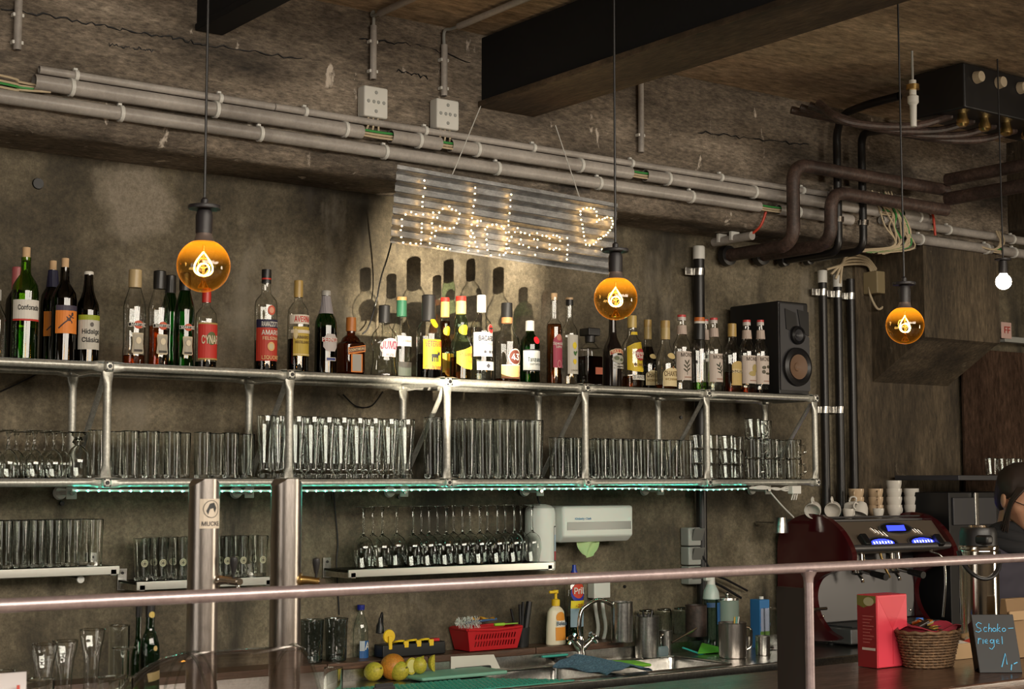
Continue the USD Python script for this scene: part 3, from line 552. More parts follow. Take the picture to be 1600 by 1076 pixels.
# ------------------------------------------------------------------ tube rack on the wall
RY, RB, MX, RX0 = 4.70, 5.00, 0.6438, 1.878
ZL, ZT = H - 0.0047, H - 0.0047 + 0.3645; TR = 0.0135
rk = thing('tube_rack', 'long zinc tube rack on the concrete wall carrying bottles and glasses', 'rack', (RX0, RY, ZL))
KX = [k * MX for k in range(-1, 6)]
def taper_tube(a, b, r=TR, e=0.055):
    a, b = np.asarray(a, float), np.asarray(b, float); L = np.linalg.norm(b - a); d = (b - a) / L
    ref = np.array([0, 1.0, 0]) if abs(d[1]) < 0.9 else np.array([0, 0, 1.0])
    w = ref; u = np.cross(d, w); u /= np.linalg.norm(u); V = []; n = 12
    st = [(0.012, 1.45, 0.35), (0.03, 1.35, 0.45), (e, 1.0, 1.0), (L - e, 1.0, 1.0), (L - 0.03, 1.35, 0.45), (L - 0.012, 1.45, 0.35)]
    for s_, fu, fw in st: V += [a + d * s_ + r * (fu * math.cos(x) * u + fw * math.sin(x) * w) for x in np.arange(n) * 2 * math.pi / n]
    Fc = [(i * n + j, i * n + (j + 1) % n, (i + 1) * n + (j + 1) % n, (i + 1) * n + j) for i in range(len(st) - 1) for j in range(n)]
    return MB().add(V, Fc)
HZ = ZT - ZL; DY = RB - RY
PANEL = glass('shelf_glass', (0.30, 0.36, 0.33), (0.10, 0.16, 0.13), 0.6, 1.5, 0.15)
for i, x in enumerate(KX):
    for y in (0, DY):
        part(rk, 'post', taper_tube((x, y, 0), (x, y, HZ)), RACK)
        for z in (0, HZ):
            j = part(rk, 'joint', MB().rbox((x, y, z), (0.030, 0.036, 0.034), 0.007), RACK)
            if y == 0:
                part(j, 'bolt', MB().lathe([(0, 0.003), (0.006, 0.003), (0.0065, 0)], 10, rotm(math.pi / 2), (x, y - 0.018, z)), BLACK)
                for sx_ in (-1, 1):
                    for sz_ in (-1, 1): part(j, 'bolt', MB().lathe([(0, 0.002), (0.0028, 0.002), (0.003, 0)], 8, rotm(math.pi / 2), (x + sx_ * 0.009, y - 0.0175, z + sz_ * 0.010)), BLACK)
    for z in (0, HZ): part(rk, 'cross_tube', taper_tube((x, 0, z), (x, DY, z)), RACK)
    if i > 0: part(rk, 'diagonal_brace', taper_tube((x, 0.012, HZ - 0.012), (x, DY - 0.012, 0.012), 0.010), RACK)
    if i + 1 < len(KX):
        for y in (0, DY):
            for z in (0, HZ): part(rk, 'rail', taper_tube((x, y, z), (KX[i + 1], y, z)), RACK)
        for z in (0, HZ): part(rk, 'shelf_panel', MB().rbox((x + MX / 2, DY / 2, z + 0.0115), (MX - 0.02, DY + 0.012, 0.005), 0.001), PANEL, label='greenish glass shelf panel')
    # white wall brackets under the back posts
    b = part(rk, 'wall_bracket', MB().rbox((x, DY - 0.012, -0.034), (0.036, 0.006, 0.040), 0.002).tube([(x, DY, -0.034), (x, WY - RY - 0.004, -0.034)], 0.008, 10), WHITE, label='white square wall bracket')
    part(b, 'flange', MB().lathe([(0, 0.012), (0.02, 0.012), (0.024, 0)], 16, rotm(math.pi / 2), (x, WY - RY - 0.006, -0.034)), WHITE)
    part(b, 'bolt', MB().lathe([(0, 0.008), (0.008, 0.008), (0.008, 0)], 8, rotm(math.pi / 2), (x, DY - 0.015, -0.034)), STEEL)
GS, BS = ZL + 0.0145, ZT + 0.0145                       # where glasses and bottles stand
# teal LED strip under the front rail
LEDM = glow('teal_led', (0.05, 1.0, 0.68), 130.0); xa, xb = xat(112, 757, RY), xat(1168, 757, RY)
t = thing('led_strip', 'strip of teal LEDs taped under the front rail of the tube rack', 'light strip', (xa, RY - 0.004, ZL - 0.019))
sag = lambda x: -0.004 - 0.004 * max(0, math.sin(x * 2.1)) - (0.006 * math.sin((x - 2.2) * 3.5) ** 2 if x > 2.2 else 0)
N = int((xb - xa) / 0.035)
part(t, 'strip_tape', MB().tube([(k * 0.035, 0, sag(k * 0.035)) for k in range(N + 1)], 0.004, 6), mat('strip_white', (0.5, 0.62, 0.56), 0.5))
for k in range(N): part(t, 'led', MB().tm(trimesh.creation.icosphere(1, 0.0027), None, (k * 0.035 + 0.015, -0.003, sag(k * 0.035) - 0.002)), LEDM, True)
q = U(1215, 765, Y=RY)
t = thing('strip_connector', 'white cable tangle and plug hanging under the right end of rack', 'cable', (q[0], RY, ZL - 0.02))
for k in range(3): part(t, 'cable', MB().tube(spline([(-0.17, 0, -0.004), (-0.10, -0.012, 0.004 - 0.006 * k), (-0.02, -0.014, -0.012 + 0.004 * k), (0.05, 0.0, -0.008 * k), (0.10, 0, -0.002)], 6), 0.0035, 6), WHITE)
part(t, 'plug_block', MB().rbox((0.09, -0.012, -0.012), (0.055, 0.03, 0.035), 0.003), WHITE)
for k in range(3): part(t, 'cable', MB().tube([(0.08 + 0.012 * k, -0.016, -0.025), (0.062 + 0.014 * k, -0.02, -0.055)], 0.003, 6), WHITE)
q2_ = [U(1203, 768, Y=RY + 0.02), U(1222, 790, Y=RY + 0.05), U(1240, 808, Y=RY + 0.10)]
part(t, 'cable', MB().tube(spline([p - np.array([q[0], RY, ZL - 0.02]) for p in q2_], 6), 0.004, 6), WHITE)

# ------------------------------------------------------------------ drinking glasses
def closed(prof, th, n=28):
    """A blown wall of even thickness: the outer profile from below, then back down inside."""
    P = [(r, z) for r, z in prof]; inn = [(max(r - th, 0.0004), z) for r, z in P]
    ring = P + [(P[-1][0] - th * 0.5, P[-1][1] + th * 0.5)] + inn[::-1]
    return MB().lathe(ring + [ring[0]], n)
def shell(prof, n=24, rim=0.0016):
    """Thin glass: outer profile with a turned rim."""
    r, z = prof[-1]; return MB().lathe(list(prof) + [(r - rim * 0.4, z + rim * 0.5), (r - rim * 1.2, z - rim)], n)
def base_puck(r, z0, z1, n=28): return MB().lathe([(0, z0), (r * 0.93, z0), (r, z0 + 0.002), (r, z1), (0, z1)], n)
def make(name, cat, label, loc, group, shapes):
    t = thing(name, label, cat, loc, 0, group)
    for nm, m, mt in shapes: part(t, nm, m, mt, 40)
    return t
BASEG = glass('thick_base_glass', (0.82, 0.85, 0.84), (0.25, 0.27, 0.26), 1.0, 1.65, 0.02, 0.2, 60)
def vessel(prof, tb, th=0.0018):
    """Wall and solid base of a drinking glass from its outer profile."""
    P = np.array(prof, float); rb = float(np.interp(tb, P[:, 1], P[:, 0]))
    up = [(rb, tb + 0.0003)] + [(r, z) for r, z in prof if z > tb + 0.001]
    lo = [(r, z) for r, z in prof if z < tb - 0.0005]
    return [('glass_wall', closed(up, th), GLS), ('thick_base', MB().lathe([(0, lo[0][1])] + lo + [(rb, tb), (0, tb)], 28), GLS)]
def rim_of(r, h): return ('rim', MB().tube([((r - 0.0006) * math.cos(a), (r - 0.0006) * math.sin(a), h + 0.0002) for a in np.linspace(0, 2 * math.pi, 29)], 0.0012, 6, False), RIMG)
def s_tumbler(r, h, rb=None, m=None, ribs=False):
    rb = rb or r * 0.82
    P = [(rb * 0.95, 0.001), (rb, 0.004), (rb + (r - rb) * 0.5, h * 0.5), (r, h)]; tb = max(0.006, h * 0.075)
    return [('glass_wall', closed([(rb, tb + 0.0003)] + P[2:], 0.0018), GLS), vessel(P, tb)[1], rim_of(r, h)]
def s_weizen(r, h, m=None):
    P = [(r * 0.80, 0.001), (r * 0.80, 0.016), (r * 0.64, h * 0.12), (r * 0.66, h * 0.25), (r * 0.78, h * 0.5), (r * 0.95, h * 0.78), (r * 1.0, h * 0.88), (r * 0.97, h)]
    Z = np.linspace(0.026, h, 26); P2 = P[:2] + [(float(np.interp(z, [p[1] for p in P], [p[0] for p in P])) + (0.0004 * (-1) ** k if z < h * 0.8 else 0), z) for k, z in enumerate(Z)]
    return vessel(P2, 0.014, 0.0024)
def s_flare(r, h):
    P = [(r * 0.78, 0.001), (r * 0.76, 0.01), (r * 0.72, h * 0.15), (r * 0.68, h * 0.3), (r * 0.58, h * 0.60), (r * 0.60, h * 0.70), (r * 0.74, h * 0.83), (r * 0.95, h * 0.93), (r * 1.0, h)]
    return [('glass_wall', shell([(r * 0.74, 0.0203)] + P[2:], 28), CLEAR_R), vessel(P, 0.02)[1], rim_of(r, h)]
def s_wine_inv(r, h, hb, foot, stem=0.0045, dome=False):
    """Wine glass standing on its rim: bowl below, stem and foot on top."""
    b = [(r * 0.86, 0.001), (r * 0.97, hb * 0.25), (r, hb * 0.5), (r * 0.9, hb * 0.75), (r * 0.6, hb * 0.93), (r * 0.25, hb * 1.03), (stem * 1.6, hb * 1.12)]
    if dome: b = [(r * 0.80, 0.001), (r * 0.92, hb * 0.22), (r, hb * 0.48), (r * 0.985, hb * 0.66), (r * 0.90, hb * 0.82), (r * 0.70, hb * 0.94), (r * 0.40, hb * 1.01), (stem * 2.2, hb * 1.05), (stem * 1.2, hb * 1.12)]
    th = 0.0014; inn = [(max(q - th, 0.0003), z - (0.0 if q > r * 0.7 else th)) for q, z in b]
    bowl = MB().lathe([(b[0][0] - th, 0.001)] + b + [(0.0, hb * 1.12)], 30) if False else MB().lathe([inn[0]] + b + [(0.0002, hb * 1.12)] + [(0.0002, hb * 1.04)] + inn[::-1][1:], 30)
    s_ = [(0, hb * 1.121), (stem * 1.6, hb * 1.121), (stem, hb * 1.25), (stem, h - 0.022), (stem * 2.2, h - 0.0052), (0, h - 0.0052)]
    f = [(0, h - 0.005), (foot * 0.6, h - 0.005), (foot, h - 0.002), (foot, h), (0, h + 0.0005)]
    return [('bowl', bowl, GLS), ('stem', MB().lathe(s_, 14), GLS), ('foot', MB().lathe(f, 30), GLS)]
def row(name, cat, shapes_fn, pxs, Y, z, what, where, group, jit=0.004, rot=True):
    """One builds the kind, the others refer to it."""
    first = None; r = random.Random(len(group) * 7 + len(pxs))
    for i, px in enumerate(pxs):
        x = xat(px, 740, Y)
        if Y == YBk and any(abs(x - RX0 - k) < 0.045 for k in KX): continue      # a brace of the rack stands there
        loc = (x, Y + r.uniform(-jit, jit), z)
        lab = '%s %s from the left, %s' % (ORD[i], what, where)
        if callable(shapes_fn) and first is None: first = make(name, cat, lab, loc, group, shapes_fn()); row.last = first
        elif first is None: first = dup(shapes_fn, lab, loc, r.uniform(0, 6) if rot else 0, group=group)
        else: dup(row.last if callable(shapes_fn) else shapes_fn, lab, loc, r.uniform(0, 6) if rot else 0, group=group)
    return row.last
YF, YBk = RY + 0.075, RY + 0.205
w1 = row('wine_glass', 'wine glass', lambda: s_wine_inv(0.030, 0.148, 0.085, 0.030), (-20, 12, 52, 83), YF, GS, 'small upside-down wine glass', 'front row of the rack', 'upside-down wine glasses on the rack')
row('wine_glass', 'wine glass', w1, (-8, 24, 41, 72, 98), YBk, GS, 'small upside-down wine glass', 'back row of the rack', 'upside-down wine glasses on the rack')
c1 = row('cocktail_glass', 'goblet', lambda: s_wine_inv(0.036, 0.146, 0.100, 0.033, 0.012), (121,), YF, GS, 'upside-down stout goblet', 'between wine glasses and tumblers', 'goblets')
g1 = row('tumbler', 'glass', lambda: s_tumbler(0.0285, 0.152, 0.0255), (150, 202, 234, 268, 316, 359), YF + 0.03, GS, 'plain straight tumbler', 'front row left of the ribbed glasses', 'straight tumblers on the rack')
row('tumbler', 'glass', g1, (180, 218, 251, 284, 338, 384), YBk, GS, 'plain straight tumbler', 'back row left of the ribbed glasses', 'straight tumblers on the rack')
g2 = row('ribbed_beer_glass', 'beer glass', lambda: s_weizen(0.0315, 0.212), (414, 437, 463, 487, 511, 535, 559, 583, 609, 635), YF, GS, 'tall ribbed beer glass', 'front row of the rack', 'tall ribbed beer glasses on the rack')
row('ribbed_beer_glass', 'beer glass', g2, (408, 429, 450, 474, 498, 522, 546, 570, 594, 618, 640), YBk, GS, 'tall ribbed beer glass', 'back row of the rack', 'tall ribbed beer glasses on the rack')
def s_pint():
    s_ = s_tumbler(0.0345, 0.222, 0.030)
    return s_
g3 = row('pint_glass', 'beer glass', s_pint, (676, 728, 757, 784, 809, 835), YF, GS, 'tall straight pint glass', 'front row of the rack', 'tall pint glasses on the rack')
row('pint_glass', 'beer glass', g3, (662, 690, 714, 740, 768, 796, 822), YBk, GS, 'tall straight pint glass', 'back row of the rack', 'tall pint glasses on the rack')
g4 = row('highball_glass', 'glass', lambda: s_tumbler(0.0345, 0.158, 0.031), (871, 896, 938, 961, 982, 1005, 1027, 1049, 1071), YF, GS, 'mid-height highball glass', 'front row of the rack', 'highball glasses on the rack')
row('highball_glass', 'glass', g4, (860, 884, 908, 928, 950, 972, 993, 1015, 1037, 1058), YBk, GS, 'mid-height highball glass', 'back row of the rack', 'highball glasses on the rack')
# stacked small glasses and mugs at the right end
sg = None
for i, (px, Y, n) in enumerate(((1090, YF, 3), (1113, YF, 3), (1136, YF, 3), (1150, YBk, 3))):
    for k in range(n):
        loc = (xat(px, 740, Y), Y, GS + k * 0.061); lab = '%s small stacking glass of the %s stack near the rack end, counted from below' % (ORD[k], ORD[i])
        if sg is None: sg = make('stacking_glass', 'glass', lab, loc, 'stacked small glasses', s_tumbler(0.033, 0.060, 0.030))
        else: dup(sg, lab, loc, 0.4 * k + i, group='stacked small glasses')
mg = None
def s_mug():
    L = fillet([(0.032, 0, 0.066), (0.060, 0, 0.062), (0.060, 0, 0.022), (0.033, 0, 0.018)], 0.018, 6)
    return s_tumbler(0.036, 0.084, 0.034) + [('handle', MB().tube(L, 0.0042, 8), GLS)]
for i, (px, Y, n) in enumerate(((1177, YF, 3), (1206, YF, 2), (1240, YF + 0.01, 2), (1194, YBk, 3), (1224, YBk, 2))):
    for k in range(n):
        loc = (xat(px, 740, Y), Y, GS + k * 0.086); lab = '%s glass mug with handle of the %s stack under the loudspeaker, counted from below' % (ORD[k], ORD[i])
        if mg is None: mg = make('glass_mug', 'mug', lab, loc, 'stacked glass mugs', s_mug())
        else: dup(mg, lab, loc, (-0.5, 0.1, -0.25, 0.5, 0.2)[i], group='stacked glass mugs')

# ------------------------------------------------------------------ bottles on the rack
PROF = {   # (height fraction, radius fraction); the cap begins at CAPZ
 'wine':    [(0, .88), (.012, 1), (.60, 1), (.66, .93), (.71, .70), (.755, .44), (.79, .38), (.93, .36), (.935, .40), (.965, .40), (.97, .36), (1, .36)],
 'sherry':  [(0, .9), (.012, 1), (.56, 1), (.64, .93), (.71, .68), (.78, .50), (.86, .42), (.95, .38), (1, .38)],
 'vermouth':[(0, .92), (.012, 1), (.14, 1), (.20, .96), (.45, .98), (.60, 1), (.66, .92), (.74, .70), (.82, .50), (.88, .42), (1, .40)],
 'amaro':   [(0, .95), (.012, 1), (.64, 1), (.69, .94), (.73, .68), (.76, .44), (.80, .40), (1, .38)],
 'amaro2':  [(0, .95), (.012, 1), (.60, 1), (.68, .94), (.735, .66), (.765, .42), (.80, .38), (1, .38)],
 'pastis':  [(0, .92), (.012, 1), (.56, 1), (.62, .96), (.68, .82), (.74, .58), (.79, .42), (.84, .38), (1, .38)],
 'squat':   [(0, .86), (.01, 1.0), (.05, 1.0), (.20, .84), (.34, .84), (.48, 1.0), (.55, .98), (.62, .80), (.68, .50), (.72, .38), (1, .36)],
 'slope':   [(0, .95), (.012, 1), (.55, 1), (.62, .90), (.70, .64), (.77, .46), (.82, .42), (1, .38)],
 'brandy':  [(0, .95), (.012, 1), (.52, 1), (.58, .96), (.64, .78), (.69, .52), (.74, .40), (1, .38)],
 'hour':    [(0, .9), (.015, 1), (.30, 1), (.42, .96), (.50, .70), (.56, .52), (.62, .58), (.69, .62), (.75, .52), (.80, .40), (1, .38)],
 'rum':     [(0, .95), (.012, 1), (.56, 1), (.64, .95), (.69, .80), (.73, .56), (.77, .38), (1, .36)],
 'liqueur': [(0, .95), (.012, 1), (.50, 1), (.56, .92), (.62, .66), (.68, .46), (.74, .40), (1, .36)],
 'gin':     [(0, .94), (.015, 1), (.60, 1), (.68, .94), (.74, .74), (.78, .48), (.81, .42), (1, .40)],
 'slim':    [(0, .95), (.01, 1), (.62, 1), (.67, .90), (.70, .62), (.72, .52), (1, .50)],
 'slim2':   [(0, .95), (.01, 1), (.58, 1), (.64, .92), (.68, .68), (.71, .46), (.78, .42), (1, .42)],
 'cream':   [(0, .94), (.012, 1), (.48, 1), (.56, .88), (.64, .60), (.70, .44), (.76, .40), (1, .36)],
 'cognac':  [(0, .95), (.012, 1), (.36, 1), (.46, .90), (.56, .64), (.64, .46), (.72, .40), (1, .38)],
 'syrup':   [(0, .95), (.012, 1), (.56, 1), (.62, .92), (.67, .70), (.72, .52), (.80, .45), (1, .40)]}
GL = {'clear': CLEAR, 'green': glass('green_bottle_glass', (0.30, 0.55, 0.06), (0.05, 0.14, 0.01)), 'dark': glass('dark_bottle_glass', (0.060, 0.050, 0.030), (0.012, 0.010, 0.008)),
      'brown': glass('brown_bottle_glass', (0.16, 0.07, 0.02), (0.03, 0.014, 0.008)), 'deep': glass('deep_green_glass', (0.05, 0.28, 0.06), (0.01, 0.08, 0.02)), 'pale': glass('pale_green_glass', (0.74, 0.90, 0.74), (0.20, 0.40, 0.24)),
      'black': mat('black_bottle', (0.012, 0.008, 0.007), 0.1), 'amber': glass('amber_bottle_glass', (0.42, 0.16, 0.03), (0.12, 0.04, 0.01))}
LQ = {'dark': glass('dark_liquor', (0.05, 0.018, 0.010), (0.02, 0.008, 0.005), 0.3, 1.2), 'amber': glass('amber_liquor', (0.78, 0.36, 0.06), (0.4, 0.15, 0.02), 0.3, 1.2), 'gold': glass('golden_liquor', (0.62, 0.34, 0.08), (0.28, 0.13, 0.02), 0.3, 1.2),
      'clear': glass('clear_liquor', (0.88, 0.90, 0.86), (0.5, 0.5, 0.46), 0.3, 1.2), 'red': glass('red_liquor', (0.20, 0.03, 0.02), (0.08, 0.01, 0.01), 0.3, 1.2), 'lime': glass('lime_liquor', (0.45, 0.72, 0.10), (0.2, 0.4, 0.03), 0.3, 1.2)}
def bend(m, rfun, off, phi0=0.0):
    """Wraps a drawing (x along the arc, y up) onto the bottle, facing -Y."""
    m = m.copy() if isinstance(m, trimesh.Trimesh) else trimesh.Trimesh(*m, process=False)
    v = np.array(m.vertices); r = np.array([rfun(z) for z in v[:, 1]]) + off + v[:, 2]; a = phi0 + v[:, 0] / np.maximum(r, 1e-3)
    m.vertices = np.column_stack([r * np.sin(a), -r * np.cos(a), v[:, 1]]); return m
def patch(poly, rfun, off, phi0=0.0, th=0.0004, step=0.009):
    out = MB()
    for g in getattr(poly, 'geoms', [poly]):
        x0, y0, x1, y1 = g.bounds; n = max(1, int(math.ceil((x1 - x0) / step)))
        for i in range(n):
            s_ = g.intersection(sbox(x0 + (x1 - x0) * i / n, y0, x0 + (x1 - x0) * (i + 1) / n, y1))
            for h in getattr(s_, 'geoms', [s_]):
                if h.geom_type == 'Polygon' and h.area > 1e-8: out.tm(bend(trimesh.creation.extrude_polygon(h, th, engine='earcut'), rfun, off, phi0))
    return out
TXT = {}
def text_at(s, h, bold=True):
    k = (s, bold)
    if k not in TXT: TXT[k] = meshkit.text_mesh(s, 1.0, 0.02, bold)
    m = TXT[k].copy(); m.apply_scale([h, h, 0.0004 / 0.02]); m.apply_translation([-m.bounds[:, 0].mean(), 0, 0]); return m
def ell(cx, cy, rx, ry): return affinity.translate(affinity.scale(Point(0, 0).buffer(1, 12), rx, ry), cx, cy)
def bottle(label, px, pytop, wpx_, Y, prof, gl, capf, capm, decals=(), liquid=None, cork=False, group=None, name='bottle', z0=None, pyref=570, ribs=False):
    z0 = BS if z0 is None else z0
    x = xat(px, pyref, Y); c = np.array([x, Y, z0]); top = U(px, pytop, Y=Y)[2]; h = top - z0; r = wpx(wpx_, (x, Y, z0 + 0.1)) / 2
    t = thing(name, label, 'bottle', c, 0, group)
    P = PROF[prof]; hz = np.array([p[0] for p in P]) * h; rr = np.array([p[1] for p in P]) * r
    capz = h * (1 - capf)
    rf = lambda z: float(np.interp(z, hz, rr))
    body = [(0, 0.001)] + [(b, a) for a, b in zip(hz, rr) if a < capz - 1e-4] + [(rf(capz - 1e-4), capz)]
    part(t, 'bottle_glass', MB().lathe(body, 28), GL[gl], 40)
    if liquid:
        m_, lv = liquid; zz = [0.004] + [a for a in hz if 0.004 < a < lv * h] + [lv * h]
        part(t, 'liquid', MB().lathe([(0, 0.004)] + [(rf(a) * 0.93, a) for a in zz] + [(0, lv * h)], 24), LQ[m_], 40)
    rc = rf(capz) * (1.0 if cork else 1.10)
    if cork: part(t, 'cork', MB().lathe([(0, capz - 0.01), (rc * 0.80, capz - 0.01), (rc * 0.84, h - 0.002), (rc * 0.78, h), (0, h)], 18), col(capm, 0.8))
    elif isinstance(capm, list):                           # (fraction of cap, colour) bands from below
        z_ = capz
        for f_, cm in capm:
            z2 = z_ + (h - capz) * f_; part(t, 'cap', MB().lathe([(0, z_), (rc, z_), (rc * 1.02, (z_ + z2) / 2), (rc * 0.99, z2), (0, z2)], 20), col(cm, 0.35)); z_ = z2
    else: part(t, 'cap', MB().lathe([(0, capz), (rc, capz), (rc * 1.03, capz + 0.3 * (h - capz)), (rc, h - 0.002), (rc * 0.92, h), (0, h)], 20), col(capm, 0.35))
    off = 0.0006
    for k, d in enumerate(decals):
        kind = d[0]; o_ = off + 0.0005 * k
        if kind == 'band':                                 # label: z0, z1 (fractions), half-width in degrees, colour, centre angle
            _, a, b, deg, cm = d[:5]; ph = math.radians(d[5]) if len(d) > 5 else 0; w = math.radians(deg) * rf((a + b) / 2 * h)
            part(t, 'label', patch(sbox(-w, a * h, w, b * h).buffer(0), rf, o_, ph), col(cm))
        elif kind == 'text':
            _, s_, zc, th, cm = d[:5]; ph = math.radians(d[5]) if len(d) > 5 else 0
            m_ = text_at(s_, th * h); k_ = math.radians(50) * rf(zc * h) / max(m_.bounds[1, 0], 1e-6); m_.apply_scale([min(1.0, k_), 1, 1]); m_.apply_translation([0, zc * h, 0]); part(t, 'lettering', bend(m_, rf, o_, ph), col(cm), False)
        elif kind == 'poly':                               # drawing in units of the bottle's radius round (0, zc)
            _, pg, zc, cm = d[:4]; ph = math.radians(d[4]) if len(d) > 4 else 0
            part(t, 'label_print', patch(affinity.translate(affinity.scale(pg, r, r, origin=(0, 0)), 0, zc * h), rf, o_, ph), col(cm), False)
    return t
WHT, OFF, BLK, GLD, ORG, CRM = (0.70, 0.68, 0.62), (0.55, 0.53, 0.47), (0.012, 0.012, 0.012), (0.45, 0.30, 0.09), (0.75, 0.23, 0.03), (0.72, 0.60, 0.34)
CORK = (0.62, 0.42, 0.24); RD = (0.55, 0.03, 0.02); YEL = (0.62, 0.38, 0.012); SIL = (0.42, 0.41, 0.38)
Yf, Yb = RY + 0.085, RY + 0.205
LIZ = unary_union([LineString([(-.75, -.55), (-.35, -.15), (.05, .18), (.35, .55)]).buffer(.055), ell(.05, .16, .17, .13), ell(.36, .60, .10, .15), LineString([(.02, .22), (-.14, .36)]).buffer(.04), LineString([(.14, .12), (.30, .0), (.32, -.12)]).buffer(.04), LineString([(.22, .36), (.48, .30)]).buffer(.04), LineString([(.2, .4), (.06, .52)]).buffer(.04)])
BULL = unary_union([sbox(-.28, -.08, .26, .18), sbox(-.28, -.36, -.18, -.05), sbox(-.10, -.36, -.02, -.05), sbox(.06, -.36, .13, -.05), sbox(.18, -.36, .26, -.05), ell(.32, .20, .14, .12), LineString([(.26, .28), (.22, .40)]).buffer(.025), LineString([(.38, .28), (.42, .40)]).buffer(.025), LineString([(-.28, .15), (-.38, -.05)]).buffer(.02)])
CREST = Polygon([(-.5, .9), (.5, .9), (.56, .82), (.50, 0), (.60, -.78), (.4, -.9), (-.4, -.9), (-.60, -.78), (-.50, 0), (-.56, .82)])
LEAF = lambda a: affinity.rotate(ell(0, .28, .08, .28), a, origin=(0, 0))
SPRIG = unary_union([LineString([(0, -.8), (.04, .5)]).buffer(.03)] + [affinity.translate(LEAF(a), 0, z) for a, z in ((50, -.5), (-50, -.4), (45, -.1), (-48, 0), (30, .3), (-30, .35))])
# the wines at the left end
bottle('clear bottle cut by the left edge of the picture', -9, 452, 34, Yf, 'slope', 'clear', .16, SIL)
bottle('dark wine bottle with pink neck capsule behind the green one', 23, 417, 33, Yb, 'wine', 'dark', .24, (0.50, 0.12, 0.14))
bottle('open green wine bottle with cork and white script label', 36.5, 386, 41, Yf, 'wine', 'green', .09, CORK, [('band', .355, .525, 78, WHT), ('band', .338, .355, 78, RD), ('text', 'Conforado', .435, .042, BLK)], ('lime', .28), True)
bottle('dark wine bottle with blue capsule and half-hidden orange label', 79, 407, 36, Yb, 'wine', 'dark', .09, CORK, [('band', .26, .50, 62, ORG), ('poly', LIZ, .38, (0.06, 0.03, 0.03)), ('band', .74, .905, 180, (0.015, 0.015, 0.05))], None, True)
bottle('dark corked wine bottle with orange lizard label in full view', 98, 403, 38, Yf, 'wine', 'dark', .09, CORK, [('band', .265, .485, 62, ORG), ('band', .485, .535, 62, (0.05, 0.04, 0.07)), ('poly', LIZ, .38, (0.06, 0.03, 0.03))], None, True)
bottle('brown bottle with white cap and green-topped script label', 135.5, 424, 35, Yf, 'sherry', 'dark', .035, WHT, [('band', .14, .46, 75, OFF), ('band', .46, .515, 75, (0.30, 0.36, 0.02)), ('text', 'Hidalgo', .31, .05, BLK), ('text', 'Clásica', .22, .05, BLK), ('poly', ell(0, 0, .16, .2), .41, (.1, .09, .08))])
# vermouths
def verm(label, px, top, w, gl, cap, lq, Y=Yf):
    return bottle(label, px, top, w, Y, 'vermouth', gl, .19, cap, [('poly', affinity.scale(CREST, 1, 1.05), .22, (.55, .47, .33)), ('poly', affinity.scale(CREST, .86, .9), .22, (.42, .38, .30)), ('poly', sbox(-.95, -.17, .95, .17), .415, (.75, .70, .6)), ('poly', ell(0, 0, .44, .36), .415, (.62, .10, .04)),
        ('poly', sbox(-.92, -.13, .92, .13), .415, BLK), ('text', 'MARTINI', .402, .027, WHT), ('poly', sbox(-.4, -.1, .4, .1), .145, (.06, .05, .04)), ('poly', ell(0, 0, .25, .3), .25, (.75, .66, .48))], lq)
verm('clear vermouth bottle with ridged golden cap, leftmost of the vermouths', 208.5, 421, 35, 'clear', (0.50, 0.38, 0.20), ('amber', .10))
verm('clear vermouth bottle with black cap and half amber filling', 247, 423, 33.5, 'clear', BLK, ('amber', .42))
bottle('dark bottle with black cap hidden behind the vermouth bottles', 264, 430, 30, Yb, 'vermouth', 'deep', .19, BLK)
verm('green vermouth bottle with black cap partly behind the nearest globe', 287, 426, 31, 'deep', BLK, None)
bottle('clear bottle with big red artichoke label under the nearest globe', 321, 450, 34, Yf, 'amaro2', 'clear', .18, RD, [('band', .10, .56, 70, RD), ('band', .54, .56, 70, GLD), ('band', .10, .12, 70, GLD), ('poly', ell(.1, .25, .5, .6), .33, (.10, .12, .03)), ('text', 'CYNAR', .30, .10, (.70, .62, .45))], ('dark', .08))
# the amari
bottle('tall bottle with black cap and red-and-navy herb liqueur label', 414.5, 421, 35.5, Yf, 'amaro', 'clear', .135, [(.25, BLK), (.12, RD), (.63, BLK)], [('band', .095, .42, 82, (.48, .04, .02)), ('band', .42, .50, 82, (.015, .015, .05)), ('text', 'RAMAZZOTTI', .432, .045, WHT), ('text', 'AMARO', .35, .045, WHT), ('text', 'FELSINA', .30, .03, (.7, .5, .3)),
        ('poly', ell(0, 0, .36, .42), .59, (.62, .10, .05)), ('poly', ell(0, 0, .22, .26), .59, (.75, .35, .22)), ('poly', ell(0, 0, .35, .40), .235, (.70, .42, .16)), ('poly', ell(0, 0, .22, .26), .235, (.55, .48, .30)), ('text', 'LIQUORE', .11, .035, (.7, .45, .2))], ('dark', .30))
bottle('clear bottle with gold cap, white banner and yellow label', 465, 438, 33.5, Yf, 'amaro2', 'clear', .185, GLD, [('band', .175, .49, 55, (.50, .36, .05)), ('band', .52, .62, 80, (.70, .64, .54)), ('text', 'AVERNA', .542, .06, RD), ('band', .42, .455, 70, (.70, .62, .5)), ('band', .185, .195, 55, CRM), ('poly', ell(-.75, .1, .22, .5), .40, (.66, .55, .30)), ('text', 'AMARO', .36, .03, (.16, .10, .02)), ('text', 'SICILIANO', .31, .025, (.16, .10, .02))], ('dark', .36))
